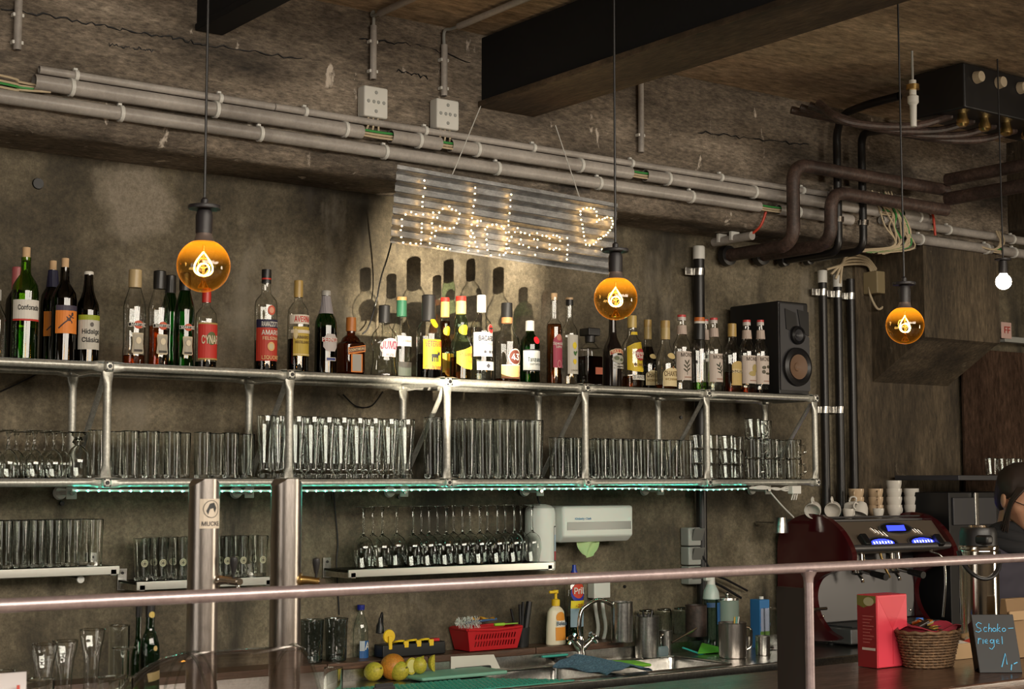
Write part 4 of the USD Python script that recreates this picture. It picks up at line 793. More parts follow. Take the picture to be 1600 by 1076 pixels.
bottle('dark green pastis bottle with silver cap and octagonal grey label', 508.5, 454, 35, Yf, 'pastis', 'deep', .06, SIL, [('band', .72, .935, 180, (.30, .28, .30)), ('poly', Polygon([(-.75, .35), (-.4, .75), (.4, .75), (.75, .35), (.75, -.4), (.4, -.8), (-.4, -.8), (-.75, -.4)]), .37, (.50, .46, .45)), ('poly', sbox(-.82, -.17, .82, .17), .40, (.40, .06, .05)), ('text', 'PERNOD', .378, .05, WHT), ('poly', sbox(-.5, -.16, .5, .16), .17, WHT), ('poly', sbox(-.44, -.11, .44, .11), .17, (.03, .05, .2))], ('dark', .55))
# square orange liqueur bottle
x = xat(548, 570, Yf); h = U(548, 496, Y=Yf)[2] - BS; t = thing('bottle', 'square brown orange-liqueur bottle with orange cap and diagonal banner', 'bottle', (x, Yf, BS))
a = 0.043
part(t, 'bottle_glass', MB().rbox((0, 0, 0.29 * h), (a * 1.85, a * 1.85, 0.58 * h), 0.012).lathe([(a * .86, .565 * h), (a * .72, .64 * h), (a * .36, .70 * h), (a * .34, .74 * h), (a * .34, .80 * h)], 24), GL['amber'], 40)
part(t, 'cap', MB().lathe([(0, .76 * h), (a * .42, .76 * h), (a * .43, .90 * h), (a * .40, h), (0, h)], 20), col((.50, .17, .03), .4))
fy = -a * 0.925 - 0.0006
lp = lambda pg, cm, k: part(t, 'label_print', MB().prism(pg, 0.0005, XZ, (0, fy - 0.0006 * k, 0)), col(cm), False)
lp(Polygon([(-.034, .34 * h), (.036, .40 * h), (.036, .52 * h), (-.034, .46 * h)]), ORG, 0); lp(Polygon([(-.030, .37 * h), (.033, .42 * h), (.033, .50 * h), (-.030, .45 * h)]), (.14, .04, .02), 1)
m_ = text_at('COINTREAU', .042 * h); m_.apply_transform(trimesh.transformations.rotation_matrix(0.18, [0, 0, 1])); part(t, 'lettering', MB().tm(m_, XZ, (.001, fy - .0014, .415 * h)), col(CRM), False)
lp(sbox(-.022, .04 * h, .024, .36 * h), ORG, 0); lp(sbox(-.017, .06 * h, .019, .35 * h), (.38, .36, .32), 1)
# spirits in the bright patch of wall
bottle('squat clear bottle with black cap and pinkish cartouche label', 600, 477, 43, Yf, 'squat', 'clear', .24, BLK, [('poly', ell(0, .05, .82, .62), .40, (.40, .32, .31)), ('poly', sbox(-.62, -.42, .62, .2), .35, (.40, .32, .31)), ('text', 'JUMIA', .38, .10, (.16, .02, .05)), ('text', 'RUM', .28, .04, (.4, .1, .1))])
bottle('slim clear bottle with green capsule behind the squat one', 627, 464, 31, Yb, 'slope', 'clear', .235, [(.82, (.02, .09, .05)), (.18, (.30, .17, .07))], [('band', .40, .52, 70, OFF), ('text', 'Grappa', .45, .03, RD), ('band', .01, .21, 50, OFF)])
bottle('brandy bottle with yellow bull label and black cap', 669.5, 461, 38.5, Yf, 'brandy', 'clear', .31, BLK, [('poly', sbox(-1.05, -1.2, 1.05, 1.2), .285, (.55, .34, .008)), ('poly', sbox(-1.02, -1.08, 1.02, 1.08).difference(sbox(-.98, -1.04, .98, 1.04)), .285, (.3, .12, .01)), ('text', 'VETERANO', .375, .062, (.40, .03, .02)), ('poly', affinity.scale(BULL, 1.15, 1.15), .255, BLK), ('text', 'OSBORNE', .10, .045, (.10, .04, .02)), ('poly', ell(.1, 0, .34, .42), .66, YEL)], ('dark', .29))
bottle('narrow-waisted amber bottle with red cap behind the yellow bull label', 695, 465, 27, Yb, 'hour', 'clear', .23, [(.78, (.70, .42, .13)), (.22, RD)], [('poly', ell(0, 0, .55, .55), .60, YEL), ('poly', sbox(-.9, -1.3, .9, .9), .24, YEL), ('poly', ell(0, -.9, .6, .5), .20, (.75, .25, .02))], ('gold', .72))
bottle('narrow-waisted pale green bottle with red cap and wavy yellow label', 720, 463, 35, Yf, 'hour', 'pale', .21, [(.72, (.70, .45, .17)), (.28, RD)], [('poly', ell(0, 0, .55, .46), .595, YEL), ('poly', Polygon([(-1.0, -.5), (-.3, -.95), (.5, -1.05), (1.1, -.85), (1.1, 1.15), (.5, 1.05), (-.2, .75), (-1.0, .55)]), .26, (.55, .34, .02)), ('text', 'Pisang', .28, .045, (.14, .08, .02)), ('text', 'Liqueur', .20, .035, (.3, .16, .03))], ('gold', .27))
bottle('white rum bottle with white cap and red bat medallion', 752, 461, 35, Yf, 'rum', 'clear', .20, WHT, [('band', .28, .56, 80, (.42, .415, .40)), ('poly', ell(.42, 0, .42, .42), .60, (.72, .2, .16)), ('poly', ell(.42, 0, .35, .35), .60, (.62, .02, .02)), ('poly', unary_union([ell(.42, 0, .08, .16), ell(.28, .05, .16, .07), ell(.56, .05, .16, .07)]), .60, BLK), ('text', 'BACARDI', .46, .055, (.02, .02, .03)), ('text', 'SUPERIOR', .41, .022, (.3, .3, .3)), ('poly', unary_union([ell(-.3, 0, .12, .12), ell(.2, 0, .12, .12), ell(.55, 0, .1, .13)]), .33, (.05, .05, .06)), ('band', .12, .22, 62, (.40, .40, .38)), ('poly', affinity.rotate(sbox(-.16, -.16, .16, .16), 45), .17, (.04, .04, .05))], ('clear', .5))
bottle('vanilla liqueur bottle with round brown 43 badge and black cap', 792, 473.5, 39.5, Yf, 'liqueur', 'clear', .255, [(.28, (.38, .17, .07)), (.72, BLK)], [('band', .04, .21, 62, (.55, .36, .14)), ('band', .20, .215, 62, CRM), ('band', .045, .06, 62, (.45, .15, .08)), ('poly', ell(.1, 0, .66, .66), .31, (.72, .48, .36)), ('poly', ell(.1, 0, .56, .56), .31, (.10, .022, .012)), ('text', '43', .275, .075, WHT, 5)], ('amber', .045))
bottle('green gin bottle with silver cap, red seal and grey label', 828, 501, 31, Yf, 'gin', 'deep', .165, SIL, [('band', .19, .52, 80, (.50, .52, .50)), ('band', .515, .535, 80, BLK), ('band', .19, .205, 80, BLK), ('text', 'Tanqueray', .34, .065, (.05, .07, .07)), ('text', 'IMPORTED', .28, .03, (.2, .22, .22)), ('poly', ell(.15, 0, .38, .38), .68, (.62, .01, .02))])
bottle('tall slim amber bottle with cork and magenta label', 866, 458, 24.5, Yf, 'slim', 'clear', .045, CORK, [('poly', unary_union([sbox(-.8, -2.1, .8, 1.2), ell(0, 1.2, .8, .8)]), .36, (.42, .05, .10)), ('poly', ell(.05, 0, .42, .42), .51, (.62, .22, .16)), ('text', 'Spezial', .43, .03, WHT), ('text', '1896', .395, .024, WHT), ('poly', ell(0, 0, .3, .5).difference(ell(0, 0, .2, .38)), .22, (.62, .25, .25))], ('gold', .66), True)
LEMON = unary_union([ell(0, 0, .30, .40), ell(0, -.36, .1, .12)])
bottle('tall slim clear bottle with white lemon label', 890, 465, 26, Yf + .02, 'slim2', 'clear', .085, [(.72, BLK), (.28, CORK)], [('poly', sbox(-.92, -2.35, .92, 2.35), .35, (.58, .56, .49)), ('poly', LEMON, .45, (.78, .62, .03)), ('poly', affinity.scale(LEMON, .85, .75), .27, (.78, .58, .03)), ('poly', unary_union([affinity.rotate(ell(0, 0, .14, .3), 30), affinity.translate(affinity.rotate(ell(0, 0, .12, .26), -40), .2, .1)]), .36, (.05, .16, .03)), ('text', 'LIMONE', .16, .018, (.3, .28, .22))])
# square decanter
x = xat(922, 570, Yf); h = U(922, 513, Y=Yf)[2] - BS; t = thing('decanter', 'square decanter of dark red liquor with flat black stopper', 'decanter', (x, Yf, BS)); a = wpx(38, (x, Yf, 2)) / 2
part(t, 'decanter_glass', MB().rbox((0, 0, .33 * h), (a * 1.75, a * 1.5, .66 * h), 0.006).lathe([(a * .8, .655 * h), (a * .5, .73 * h), (a * .30, .76 * h), (a * .30, .80 * h)], 20), CLEAR, 30)
part(t, 'liquid', MB().rbox((0, 0, .265 * h), (a * 1.62, a * 1.38, .50 * h), 0.005), LQ['red'], 30)
part(t, 'stopper', MB().rbox((0, 0, .935 * h), (a * 1.25, a * 1.25, .13 * h), .003).lathe([(0, .76 * h), (a * .42, .76 * h), (a * .42, .88 * h), (0, .88 * h)], 18), BLACK)
part(t, 'label', MB().prism(sbox(-.002, .20 * h, a * .7, .32 * h), .0006, XZ, (0, -a * .755, 0)), col((.40, .10, .05)), False)
bottle('dark brown cream-liqueur bottle half under the middle globe', 957.5, 492, 31, Yf, 'cream', 'black', .06, BLK, [('poly', Polygon([(-1.0, -.05), (-.4, .18), (.4, .18), (1.0, -.05), (1.0, -.5), (.4, -.28), (-.4, -.28), (-1.0, -.5)]), .50, (.62, .50, .34)), ('poly', Polygon([(-.92, -.10), (-.4, .12), (.4, .12), (.92, -.10), (.92, -.44), (.4, -.22), (-.4, -.22), (-.92, -.44)]), .50, (.45, .05, .03)), ('text', 'BAILEYS', .468, .04, (.8, .65, .4)), ('poly', ell(0, 0, .8, .42), .38, (.36, .36, .30)), ('poly', unary_union([ell(-.3, .1, .3, .2), ell(.3, -.05, .25, .15)]), .38, (.10, .12, .06)), ('text', 'ORIGINAL', .285, .03, WHT), ('text', 'IRISH CREAM', .25, .022, WHT)])
bottle('rum bottle with gold cap and yellow label with red disc', 988, 493, 34, Yf, 'brandy', 'clear', .17, (.55, .40, .12), [('poly', Polygon([(-1.2, -1.1), (-.5, -1.25), (.4, -1.3), (1.2, -1.1), (1.2, 1.3), (.5, 1.5), (-.4, 1.35), (-1.2, 1.0)]), .41, (.72, .52, .02)), ('poly', ell(.15, .1, .55, .55), .44, (.38, .03, .03)), ('text', 'Havana', .455, .045, WHT, 5), ('text', 'Club', .405, .045, WHT, 5), ('poly', ell(-.45, -.6, .13, .13), .41, (.12, .10, .02)), ('text', 'EL RON', .30, .03, (.25, .10, .02)), ('poly', Polygon([(-.5, 0), (.5, 0), (.4, .28), (-.4, .28)]), .73, (.72, .52, .02)), ('poly', sbox(-.75, -.22, .75, .22), .14, (.62, .60, .54)), ('text', '3 AÑOS', .125, .04, (.2, .2, .18))], ('gold', .16))
for lab, px, top, w, Y, lq in (('brandy bottle with gold cap and dark amber filling behind the clear one', 1012.5, 499.5, 28, Yb, ('dark', .62)), ('clear brandy bottle with gold cap and cream oval label', 1040, 501, 34, Yf, ('amber', .07))):
    bottle(lab, px, top, w, Y, 'cognac', 'clear', .275, [(.62, (.48, .36, .15)), (.38, (.42, .28, .09))], [('poly', unary_union([sbox(-1.0, -1.0, 1.0, .1), ell(0, .1, 1.0, .6)]), .20, CRM), ('text', 'CHANTRÉ', .19, .07, (.16, .10, .03)), ('text', 'WEINBRAND', .13, .03, (.4, .28, .1)), ('poly', unary_union([ell(0, 0, .45, .28)]), .48, (.66, .52, .24)), ('poly', ell(0, .35, .09, .12), .26, (.3, .12, .04))], lq)
# syrups
def syrup(label, px, top, w, Y, k, lq=None):
    fr = [('poly', SPRIG, .30, (.07, .06, .03), -10), ('poly', affinity.rotate(SPRIG, 20), .30, (.04, .05, .03)), ('poly', unary_union([ell(.25, .3, .42, .5), ell(-.1, -.3, .5, .3)]), .30, (.42, .33, .12)), ('poly', unary_union([ell(-.4, .3, .28, .22), ell(.3, .4, .3, .2), ell(-.45, -.25, .25, .24), ell(.2, -.45, .4, .14)]), .32, (.08, .07, .04))][k]
    return bottle(label, px, top, w, Y, 'syrup', 'clear', .075, [(.6, (.60, .56, .53)), (.4, (.58, .06, .06))], [('band', .13, .51, 80, (.60, .52, .46)), ('text', 'MONIN', .44, .05, (.10, .07, .05)), fr, ('poly', sbox(-.5, -.06, .5, .06), .17, (.35, .2, .15)), ('band', .74, .86, 180, (.52, .42, .36))], lq)
syrup('syrup bottle with green-leaf label next to the cream-label brandy', 1065.8, 492, 29, Yf, 0)
bottle('plain clear bottle with black neck and orange cap rim', 1093.5, 496, 26, Yf, 'syrup', 'clear', .30, [(.72, BLK), (.10, WHT), (.18, (.55, .14, .02))], [('band', .40, .44, 60, (.5, .5, .45), 60)], ('lime', .12))
bottle('hidden syrup bottle with red-white cap behind the black-necked one', 1102.5, 499, 22, Yb, 'syrup', 'clear', .06, [(.6, (.60, .56, .53)), (.4, (.58, .06, .06))], [('band', .10, .42, 70, (.45, .48, .30)), ('poly', ell(0, 0, .6, .8), .22, (.35, .5, .05)), ('band', .72, .86, 180, (.52, .42, .36))])
syrup('syrup bottle with small twig label right of the black-necked bottle', 1116, 496.7, 26, Yf, 1, ('clear', .5))
bottle('amber-filled bottle with plain gold cap between the syrups', 1144.5, 505.5, 28, Yf, 'syrup', 'clear', .19, GLD, [('poly', unary_union([sbox(-.85, -1.3, .85, .9), ell(0, .9, .85, .5)]), .27, (.55, .40, .14)), ('poly', sbox(-.85, -.14, .85, .14), .30, (.08, .05, .02)), ('text', 'SIRUP', .285, .05, CRM)], ('amber', .30))
syrup('syrup bottle with pear label left of the last bottle', 1167.5, 500, 27, Yf, 2, ('amber', .08))
syrup('syrup bottle with dark berry label, last before the loudspeaker', 1189, 500, 24.5, Yf, 3, ('dark', .06))

# ------------------------------------------------------------------ loudspeaker
a = U(1211.7, 470, Y=Yf - .02); b = U(1258, 480, Y=Yf - .02); xs0, xs1 = a[0], b[0]; zt = a[2] - BS
t = thing('loudspeaker', 'black studio loudspeaker at the right end of the rack', 'loudspeaker', ((xs0 + xs1) / 2, Yf - .02, BS)); w = xs1 - xs0
dp = 0.30
part(t, 'cabinet', MB().rbox((0, dp / 2 - .02 + .004, zt / 2), (w, dp, zt), 0.006), BLACK)
part(t, 'front_panel', MB().prism(Polygon([(-w * .49, .02), (w * .49, .02), (w * .49, zt * .62), (w * .30, zt * .70), (w * .30, zt * .97), (-w * .49, zt * .97)]), .006, XZ, (0, -.018, 0)), DKGREY)
part(t, 'port_opening', MB().prism(Polygon([(-w * .30, zt * .70), (w * .10, zt * .66), (w * .02, zt * .88), (-w * .34, zt * .92)]), .003, XZ, (0, -.0245, 0)), BLACK)
part(t, 'port_opening', MB().prism(Polygon([(w * .20, zt * .68), (w * .46, zt * .64), (w * .46, zt * .90), (w * .08, zt * .92)]), .003, XZ, (0, -.0245, 0)), BLACK)
def driver(cx, cz, r, cone):
    p = part(t, 'surround', MB().lathe([(r * .62, .012), (r * .80, .022), (r * .98, .014), (r, 0)], 36, rotm(math.pi / 2), (cx, -.024, cz)), BLACK)
    part(p, 'cone', MB().lathe([(0, -.004), (r * .2, .004), (r * .22, .0), (r * .64, .012)], 32, rotm(math.pi / 2), (cx, -.027, cz)), cone)
driver(0.006, zt * .30, w * .46, mat('paper_cone', (0.17, 0.10, 0.06), 0.6)); driver(0.01, zt * .64, w * .22, DKGREY)

# ------------------------------------------------------------------ back counter: ledge, stainless worktop, sinks
ZCN, YCF, YCB, YL = H - .722, 4.454, 4.965, 4.96
ZLG = H - .653
CX0, CX1 = 0.6, 5.985
lt = 0.026
t = thing('wall_ledge', 'dark brown board ledge along the wall behind the sinks', 'shelf', (CX0, YL, ZLG - lt))
XS_ = [CX0, xat(512, 1035, YL), xat(670, 1020, YL), xat(838, 1008, YL), xat(975, 1000, YL)]
for i, (a, b) in enumerate(zip(XS_, XS_[1:])): part(t, 'board', MB().rbox(((a + b) / 2 - CX0, (WY - YL) / 2 - .004, lt / 2), (b - a - .003, WY - YL - .008, lt), .003), WOOD)
t = thing('worktop', 'long stainless worktop with two sinks and raised front lip under the rack', 'worktop', (CX0, YCF, 0))
s1 = (xat(783, 1050, 4.7), xat(905, 1040, 4.7)); s2 = (xat(925, 1040, 4.72), xat(1085, 1030, 4.72)); ya, yb_ = YCF + .10, YCF + .40
hole = sbox(CX0, 0, CX1, YCB - YCF).difference(sbox(s1[0], ya - YCF, s1[1], yb_ - YCF).buffer(.03)).difference(sbox(s2[0], ya - YCF, s2[1], yb_ - YCF).buffer(.03))
part(t, 'top_sheet', MB().prism(affinity.translate(hole, -CX0, 0), .004, None, (0, 0, ZCN - .004)), STEEL)
part(t, 'front_lip', MB().rbox(((CX1 - CX0) / 2, -.006, ZCN - .012), (CX1 - CX0, .024, .036), .005), STEEL)
part(t, 'splash_strip', MB().box(((CX1 - CX0) / 2, YCB - YCF + .0, (ZCN + ZLG - lt) / 2), (CX1 - CX0, .006, ZLG - lt - ZCN)), STEEL)
part(t, 'cabinet_front', MB().box(((CX1 - CX0) / 2, .02, ZCN / 2 - .02), (CX1 - CX0, .02, ZCN - .06)), mat('dark_cabinet', (0.03, 0.035, 0.032), 0.4))
for a, b in (s1, s2):
    A = Polygon(sbox(a, ya, b, yb_).buffer(.03).exterior); B = sbox(a + .02, ya + .02, b - .02, yb_ - .02).buffer(.02)
    pa = np.array(A.exterior.coords)[:-1]; V, Fc = [], []
    rings = [(1.0, 0), (.985, -.02), (.93, -.15), (.85, -.17), (0.02, -.175)]; c_ = pa.mean(0)
    for k, dz in rings: V += [(c_[0] + (p[0] - c_[0]) * k - CX0, c_[1] + (p[1] - c_[1]) * k - YCF, ZCN - .003 + dz) for p in pa]
    n = len(pa)
    Fc = [(i * n + j, i * n + (j + 1) % n, (i + 1) * n + (j + 1) % n, (i + 1) * n + j) for i in range(len(rings) - 1) for j in range(n)]
    part(t, 'sink_bowl', MB().add(V, Fc), STEEL, True)
    rim = [(p[0] - CX0, p[1] - YCF, ZCN + .001) for p in pa] + [(pa[0][0] - CX0, pa[0][1] - YCF, ZCN + .001)]
    part(t, 'sink_rim', MB().tube(rim, .005, 6), STEEL)
# drain mat with its dimples
mx0, mx1 = xat(556, 1066, 4.62), xat(868, 1050, 4.60); mw, md = mx1 - mx0, .36
MATG = mat('green_drain_mat', (0.05, 0.28, 0.21), 0.3)
t = thing('drain_mat', 'green dimpled rubber drain mat on the worktop left of the sinks', 'mat', (mx0, YCF + .035, ZCN + .0005))
part(t, 'mat_sheet', MB().prism(Polygon([(0, 0), (mw, 0), (mw * .72, md * .66), (0, md * .80)]), .005), MATG)
st = MB(); pg = Polygon([(.01, .01), (mw - .03, .01), (mw * .70, md * .63), (.01, md * .77)])
for i in range(int(mw / .02)):
    for j in range(int(md / .022)):
        p = Point(.012 + i * .02 + (j % 2) * .01, .014 + j * .022)
        if pg.contains(p): st.box((p.x, p.y, .0065), (.012, .008, .005), rotm(0, 0, .5))
part(t, 'dimples', st, MATG, False, kind='stuff')

# ------------------------------------------------------------------ the bar in front: top, front, railing
ZB_, YB0, YB1 = H - .56, 2.775, 3.33
t = thing('bar_counter', 'long varnished dark wooden bar in the foreground', 'bar', (-2.0, YB0, 0))
part(t, 'bar_top', MB().rbox((4.2, (YB1 - YB0) / 2, ZB_ - .02), (8.4, YB1 - YB0, .04), .006), BAR)
part(t, 'bar_front', MB().box((4.2, .12, (ZB_ - .04) / 2), (8.3, .04, ZB_ - .042)), mat('bar_front_paint', (0.42, 0.43, 0.44), 0.6))
part(t, 'bar_back', MB().box((4.2, YB1 - YB0 - .05, (ZB_ - .04) / 2), (8.3, .04, ZB_ - .042)), DKGREY)
YR = 2.655; zr = float(U(0, 946, Y=YR)[2]); r = .0122
t = thing('railing', 'slim painted metal railing with one flat post in front of the bar', 'railing', (-2.0, YR, 0))
part(t, 'handrail', MB().tube([(0, 0, zr), (9.0, 0, zr)], r, 20), RAILM)
xp = xat(1264, 950, YR) + 2.0
part(t, 'post', MB().tube([(xp, 0, .02), (xp, 0, zr - r * 0.6)], .0115, 16), RAILM)
part(t, 'weld_collar', MB().lathe([(.0115, 0), (.013, .012), (.021, .028)], 16, None, (xp, 0, zr - r - .024)), RAILM)
part(t, 'post_plate', MB().rbox((xp - .003, .055, zr / 2 - .02), (.008, .095, zr - .06), .002), mat('plate_brown', (0.022, 0.016, 0.013), 0.6))

# ------------------------------------------------------------------ beer towers
def tower(px, Y, label, tap):
    x = xat(px, 900, Y); ht = float(U(px, 748, Y=Y)[2]) - ZB_; rt = wpx(48.5, (x, Y, 1.3)) / 2
    t = thing('beer_tower', label, 'beer tower', (x, Y, ZB_))
    c = m3.Manifold.cylinder(ht, rt, rt, 48)
    cut = m3.Manifold.cube((1, 1, 1), True).rotate((0, 0, 0)).translate((0, 0, .5)).rotate((0, 38, 0)).translate((rt * .55, 0, ht - .004)); c = c - cut
    c = c - m3.Manifold.cube((1, 1, 1), True).translate((0, 0, .5)).rotate((0, -38, 0)).translate((-rt * .55, 0, ht - .004))
    part(t, 'tower_column', c, TOWER, 30)
    part(t, 'base_flange', MB().lathe([(rt * 1.02, .014), (rt * 1.5, .012), (rt * 1.55, 0)], 36), TOWER)
    zt_ = float(U(px, 906, Y=Y)[2]) - ZB_; d = np.array([.78, -.62, 0]); s = d * rt; K = .5
    p = part(t, 'tap', MB().tube([s * .9 + [0, 0, zt_], s * 1.08 + [0, 0, zt_]], .016, 20).tube([s * 1.06 + [0, 0, zt_], s * 1.5 + [0, 0, zt_], s * 2.25 + [0, 0, zt_ - .003]], [.0105, .009, .0085], 16).tube(spline([s * 2.1 + [0, 0, zt_ - .004], s * 2.3 + [0, 0, zt_ - .012], s * 2.32 + [0, 0, zt_ - .03]]), .0045, 12), tap)
    part(p, 'tap_button', MB().lathe([(0, .006), (.0075, .006), (.008, 0)], 16, rotm(math.pi / 2), s * 2.25 + np.array([0, -.007, zt_ - .003])), CHROME)
    part(p, 'tap_handle', MB().lathe([(.003, 0), (.003, .010), (.005, .014), (.009, .036), (.008, .045), (0, .048)], 18, None, s * 2.0 + [0, 0, zt_ + .004]), BLACK, label='black tap handle')
    return t, rt, ht
t1, rt, ht = tower(317, 3.16, 'left brushed steel beer tower with a small white paper tag', CHROME)
tw = .052; tz = ht - .075
pl = lambda pg, cm, o, nm='tag_print': part(t1, nm, patch(pg, lambda z: rt, .0012 + o, math.radians(2)), col(cm), False)
pl(sbox(-tw / 2, tz - .032, tw / 2, tz + .032), (.62, .54, .44), 0, 'paper_tag')
pl(affinity.translate(unary_union([Polygon([(-.012, .0), (-.004, .016), (.006, .018), (.012, .006), (.008, -.004), (.004, .006), (-.004, .004), (-.008, -.008)]).buffer(0), ell(0, .004, .019, .019).difference(ell(0, .004, .0177, .0177))]), 0, tz + .006), (.03, .03, .03), .0008)
m_ = text_at('MUCKE', .009, True); m_.apply_translation([0, tz - .026, 0]); part(t1, 'lettering', bend(m_, lambda z: rt, .002, math.radians(2)), col((.05, .04, .04)), False)
tower(446, 3.22, 'right brushed steel beer tower with a golden tap', BRASS)

# ------------------------------------------------------------------ small wall shelves with glasses
def wshelf(px0, px1, py, depth_, label, zt=None, ends=True):
    Y0_ = WY - depth_ - .03; a, b = U(px0, py, Y=Y0_), U(px1, py, Y=Y0_); z = 0.5 * (a[2] + b[2]) if zt is None else zt
    t = thing('wall_shelf', label, 'shelf', (a[0], Y0_, z - .03)); L = b[0] - a[0]
    part(t, 'front_profile', MB().rbox((L / 2, .004, .017), (L, .008, .028), .002), mat('alu_%d' % px1, (0.62, 0.61, 0.56), 0.3, 0.7))
    part(t, 'glass_plate', MB().rbox((L / 2, depth_ / 2 + .01, .0265), (L - .004, depth_, .007), .001), PANEL)
    for x in (.02, L - .02):
        part(t, 'bracket', MB().rbox((x, depth_ / 2 + .01, .010), (.022, depth_ + .02, .022), .002), STEEL)
        p = part(t, 'wall_plate', MB().rbox((x, depth_ + .024, .030), (.034, .006, .075), .002), STEEL)
        part(p, 'screw', MB().lathe([(0, .003), (.005, .003), (.0055, 0)], 10, rotm(math.pi / 2), (x, depth_ + .0205, .052)), BLACK)
    return a[0], Y0_, z
_, ys, zs1 = wshelf(-60, 187, 888, .17, 'left glass wall shelf with aluminium edge carrying tall tumblers')
_, ys2, zs2 = wshelf(214, 428, 905, .15, 'middle glass wall shelf with emblem glasses behind the beer towers')
_, ys3, zs3 = wshelf(545, 866, 884, .17, 'right glass wall shelf carrying big upside-down wine glasses')
t = thing('wall_hook', 'white round-headed peg sticking out under the left glass shelf', 'hook', U(103, 896, Y=WY - .02))
part(t, 'peg', MB().tube([(0, .02, 0), (.0, -.13, -.012)], .006, 10), STEEL); part(t, 'peg_head', MB().lathe([(0, .006), (.012, .005), (.013, 0)], 18, rotm(math.pi / 2), (0, -.13, -.012)), WHITE)
g = row('straight_glass', 'glass', lambda: s_tumbler(.025, .150, .022), (10, 36, 62, 88, 116, 152), ys + .06, zs1 + .001, 'tall narrow glass', 'front row of the left wall shelf', 'narrow glasses on the left wall shelf')
row('straight_glass', 'glass', g, (-3, 23, 49, 75, 101, 131), ys + .13, zs1 + .001, 'tall narrow glass', 'back row of the left wall shelf', 'narrow glasses on the left wall shelf')
def s_emblem():
    pr = [(.0235, .004), (.0265, .07), (.030, .140)]
    rf = lambda z: float(np.interp(z, [p[1] for p in pr], [p[0] for p in pr])) + .0003
    return vessel([(.0225, .001), (.0235, .004), (.0265, .07), (.030, .140)], .011) + [ ('emblem_ring', patch(ell(0, .058, .0125, .0125), rf, .0004), col((.42, .40, .27))), ('emblem_print', patch(unary_union([ell(0, .058, .009, .009).difference(ell(0, .058, .0078, .0078)), ell(0, .057, .005, .004), sbox(-.001, .052, .001, .064)]), rf, .0012), col((.10, .09, .06)))]
gE = row('emblem_glass', 'beer glass', s_emblem, (224, 253, 283, 352, 377, 407), ys2 + .06, zs2 + .001, 'beer glass with round emblem', 'front row behind the beer towers', 'emblem glasses on the middle wall shelf', rot=False)
row('emblem_glass', 'beer glass', gE, (238, 268, 297, 341, 365, 392), ys2 + .125, zs2 + .001, 'beer glass with round emblem', 'back row behind the beer towers', 'emblem glasses on the middle wall shelf', rot=False)
gW = row('big_wine_glass', 'wine glass', lambda: s_wine_inv(.0365, .225, .112, .034, .0035, True), (569, 598, 645, 671, 697, 723, 750, 777, 804, 832), ys3 + .06, zs3 + .001, 'big upside-down wine glass', 'front row of the right wall shelf', 'big wine glasses on the right wall shelf')
row('big_wine_glass', 'wine glass', gW, (584, 621, 658, 684, 709, 735, 762, 789, 815), ys3 + .135, zs3 + .001, 'big upside-down wine glass', 'back row of the right wall shelf', 'big wine glasses on the right wall shelf')

# ------------------------------------------------------------------ appliances on the wall
c = U(844, 890, Y=WY - .075); t = thing('water_heater', 'white rounded pressure vessel right of the big wine glasses', 'water heater', (c[0], WY - .075, c[2])); hh = U(844, 788, Y=WY - .075)[2] - c[2]; rr_ = wpx(48, c) / 2
part(t, 'vessel', MB().lathe([(0, 0), (rr_ * .96, 0), (rr_, .01), (rr_, hh - .035), (rr_ * .93, hh - .014), (rr_ * .7, hh - .003), (rr_ * .35, hh + .002), (0, hh + .003)], 40), WHITE)
p = part(t, 'label', patch(sbox(-.013, .035, .013, hh - .085), lambda z: rr_, .0006, math.radians(38)), col((.08, .08, .08)))
for a, b, cm in ((.04, .075, (.50, .08, .10)), (.075, .12, (.42, .50, .60)), (.12, hh - .12, (.45, .55, .68)), (hh - .12, hh - .09, (.66, .66, .66))): part(t, 'label_print', patch(sbox(-.011, a, .011, b), lambda z: rr_, .0014, math.radians(38)), col(cm))
part(t, 'hose', MB().tube(spline([(0, 0, hh), (-.012, .0, hh + .03), (-.02, -.01, hh + .07), (-.01, .02, hh + .10)]), .004, 8), BLACK)
a, b = U(880, 848, Y=WY - .15), U(990, 789, Y=WY - .15); t = thing('towel_dispenser', 'white paper towel dispenser with grey window and green towel hanging out', 'dispenser', ((a[0] + b[0]) / 2, WY - .075, a[2])); w, hh = b[0] - a[0], b[2] - a[2]
body = m3.Manifold.batch_hull([m3.Manifold.sphere(.012, 12).translate((x, y, z)) for x in (-w / 2 + .012, w / 2 - .012) for (y, z) in ((.06, .012), (.06, hh - .012), (-.062, hh - .012), (-.062, .03), (-.04, .012))])
part(t, 'housing', body, mat('dispenser_white', (0.66, 0.68, 0.64), 0.35), 40)
part(t, 'window', MB().prism(sbox(-w * .44, hh * .34, w * .46, hh * .56), .003, XZ, (0, -.073, 0)), mat('grey_window', (.16, .18, .17), .25))
part(t, 'lettering', MB().tm(text_at('Kimberly-Clark', .0085), XZ, (-w * .22, -.0745, hh * .62)), col((.05, .22, .42)), False)
part(t, 'slot', MB().box((-w / 2 - .0004, 0, hh * .30), (.002, .004, hh * .26)), BLACK)
V = []; n_ = 9
for j in range(7):
    for i in range(n_):
        u, v = i / (n_ - 1), j / 6; V.append((-w * .22 + u * w * .34 * (1 - .55 * v) + .03 * v, -.03 + .012 * math.sin(u * 9 + v * 3), .004 - v * (.052 + .018 * math.sin(u * 3.1))))
tw_ = MB().add(V, [(j * n_ + i, j * n_ + i + 1, (j + 1) * n_ + i + 1, (j + 1) * n_ + i) for j in range(6) for i in range(n_ - 1)])
part(t, 'paper_towel', tw_, mat('green_paper', (.42, .58, .28), .9), True, 'pale green paper towel')
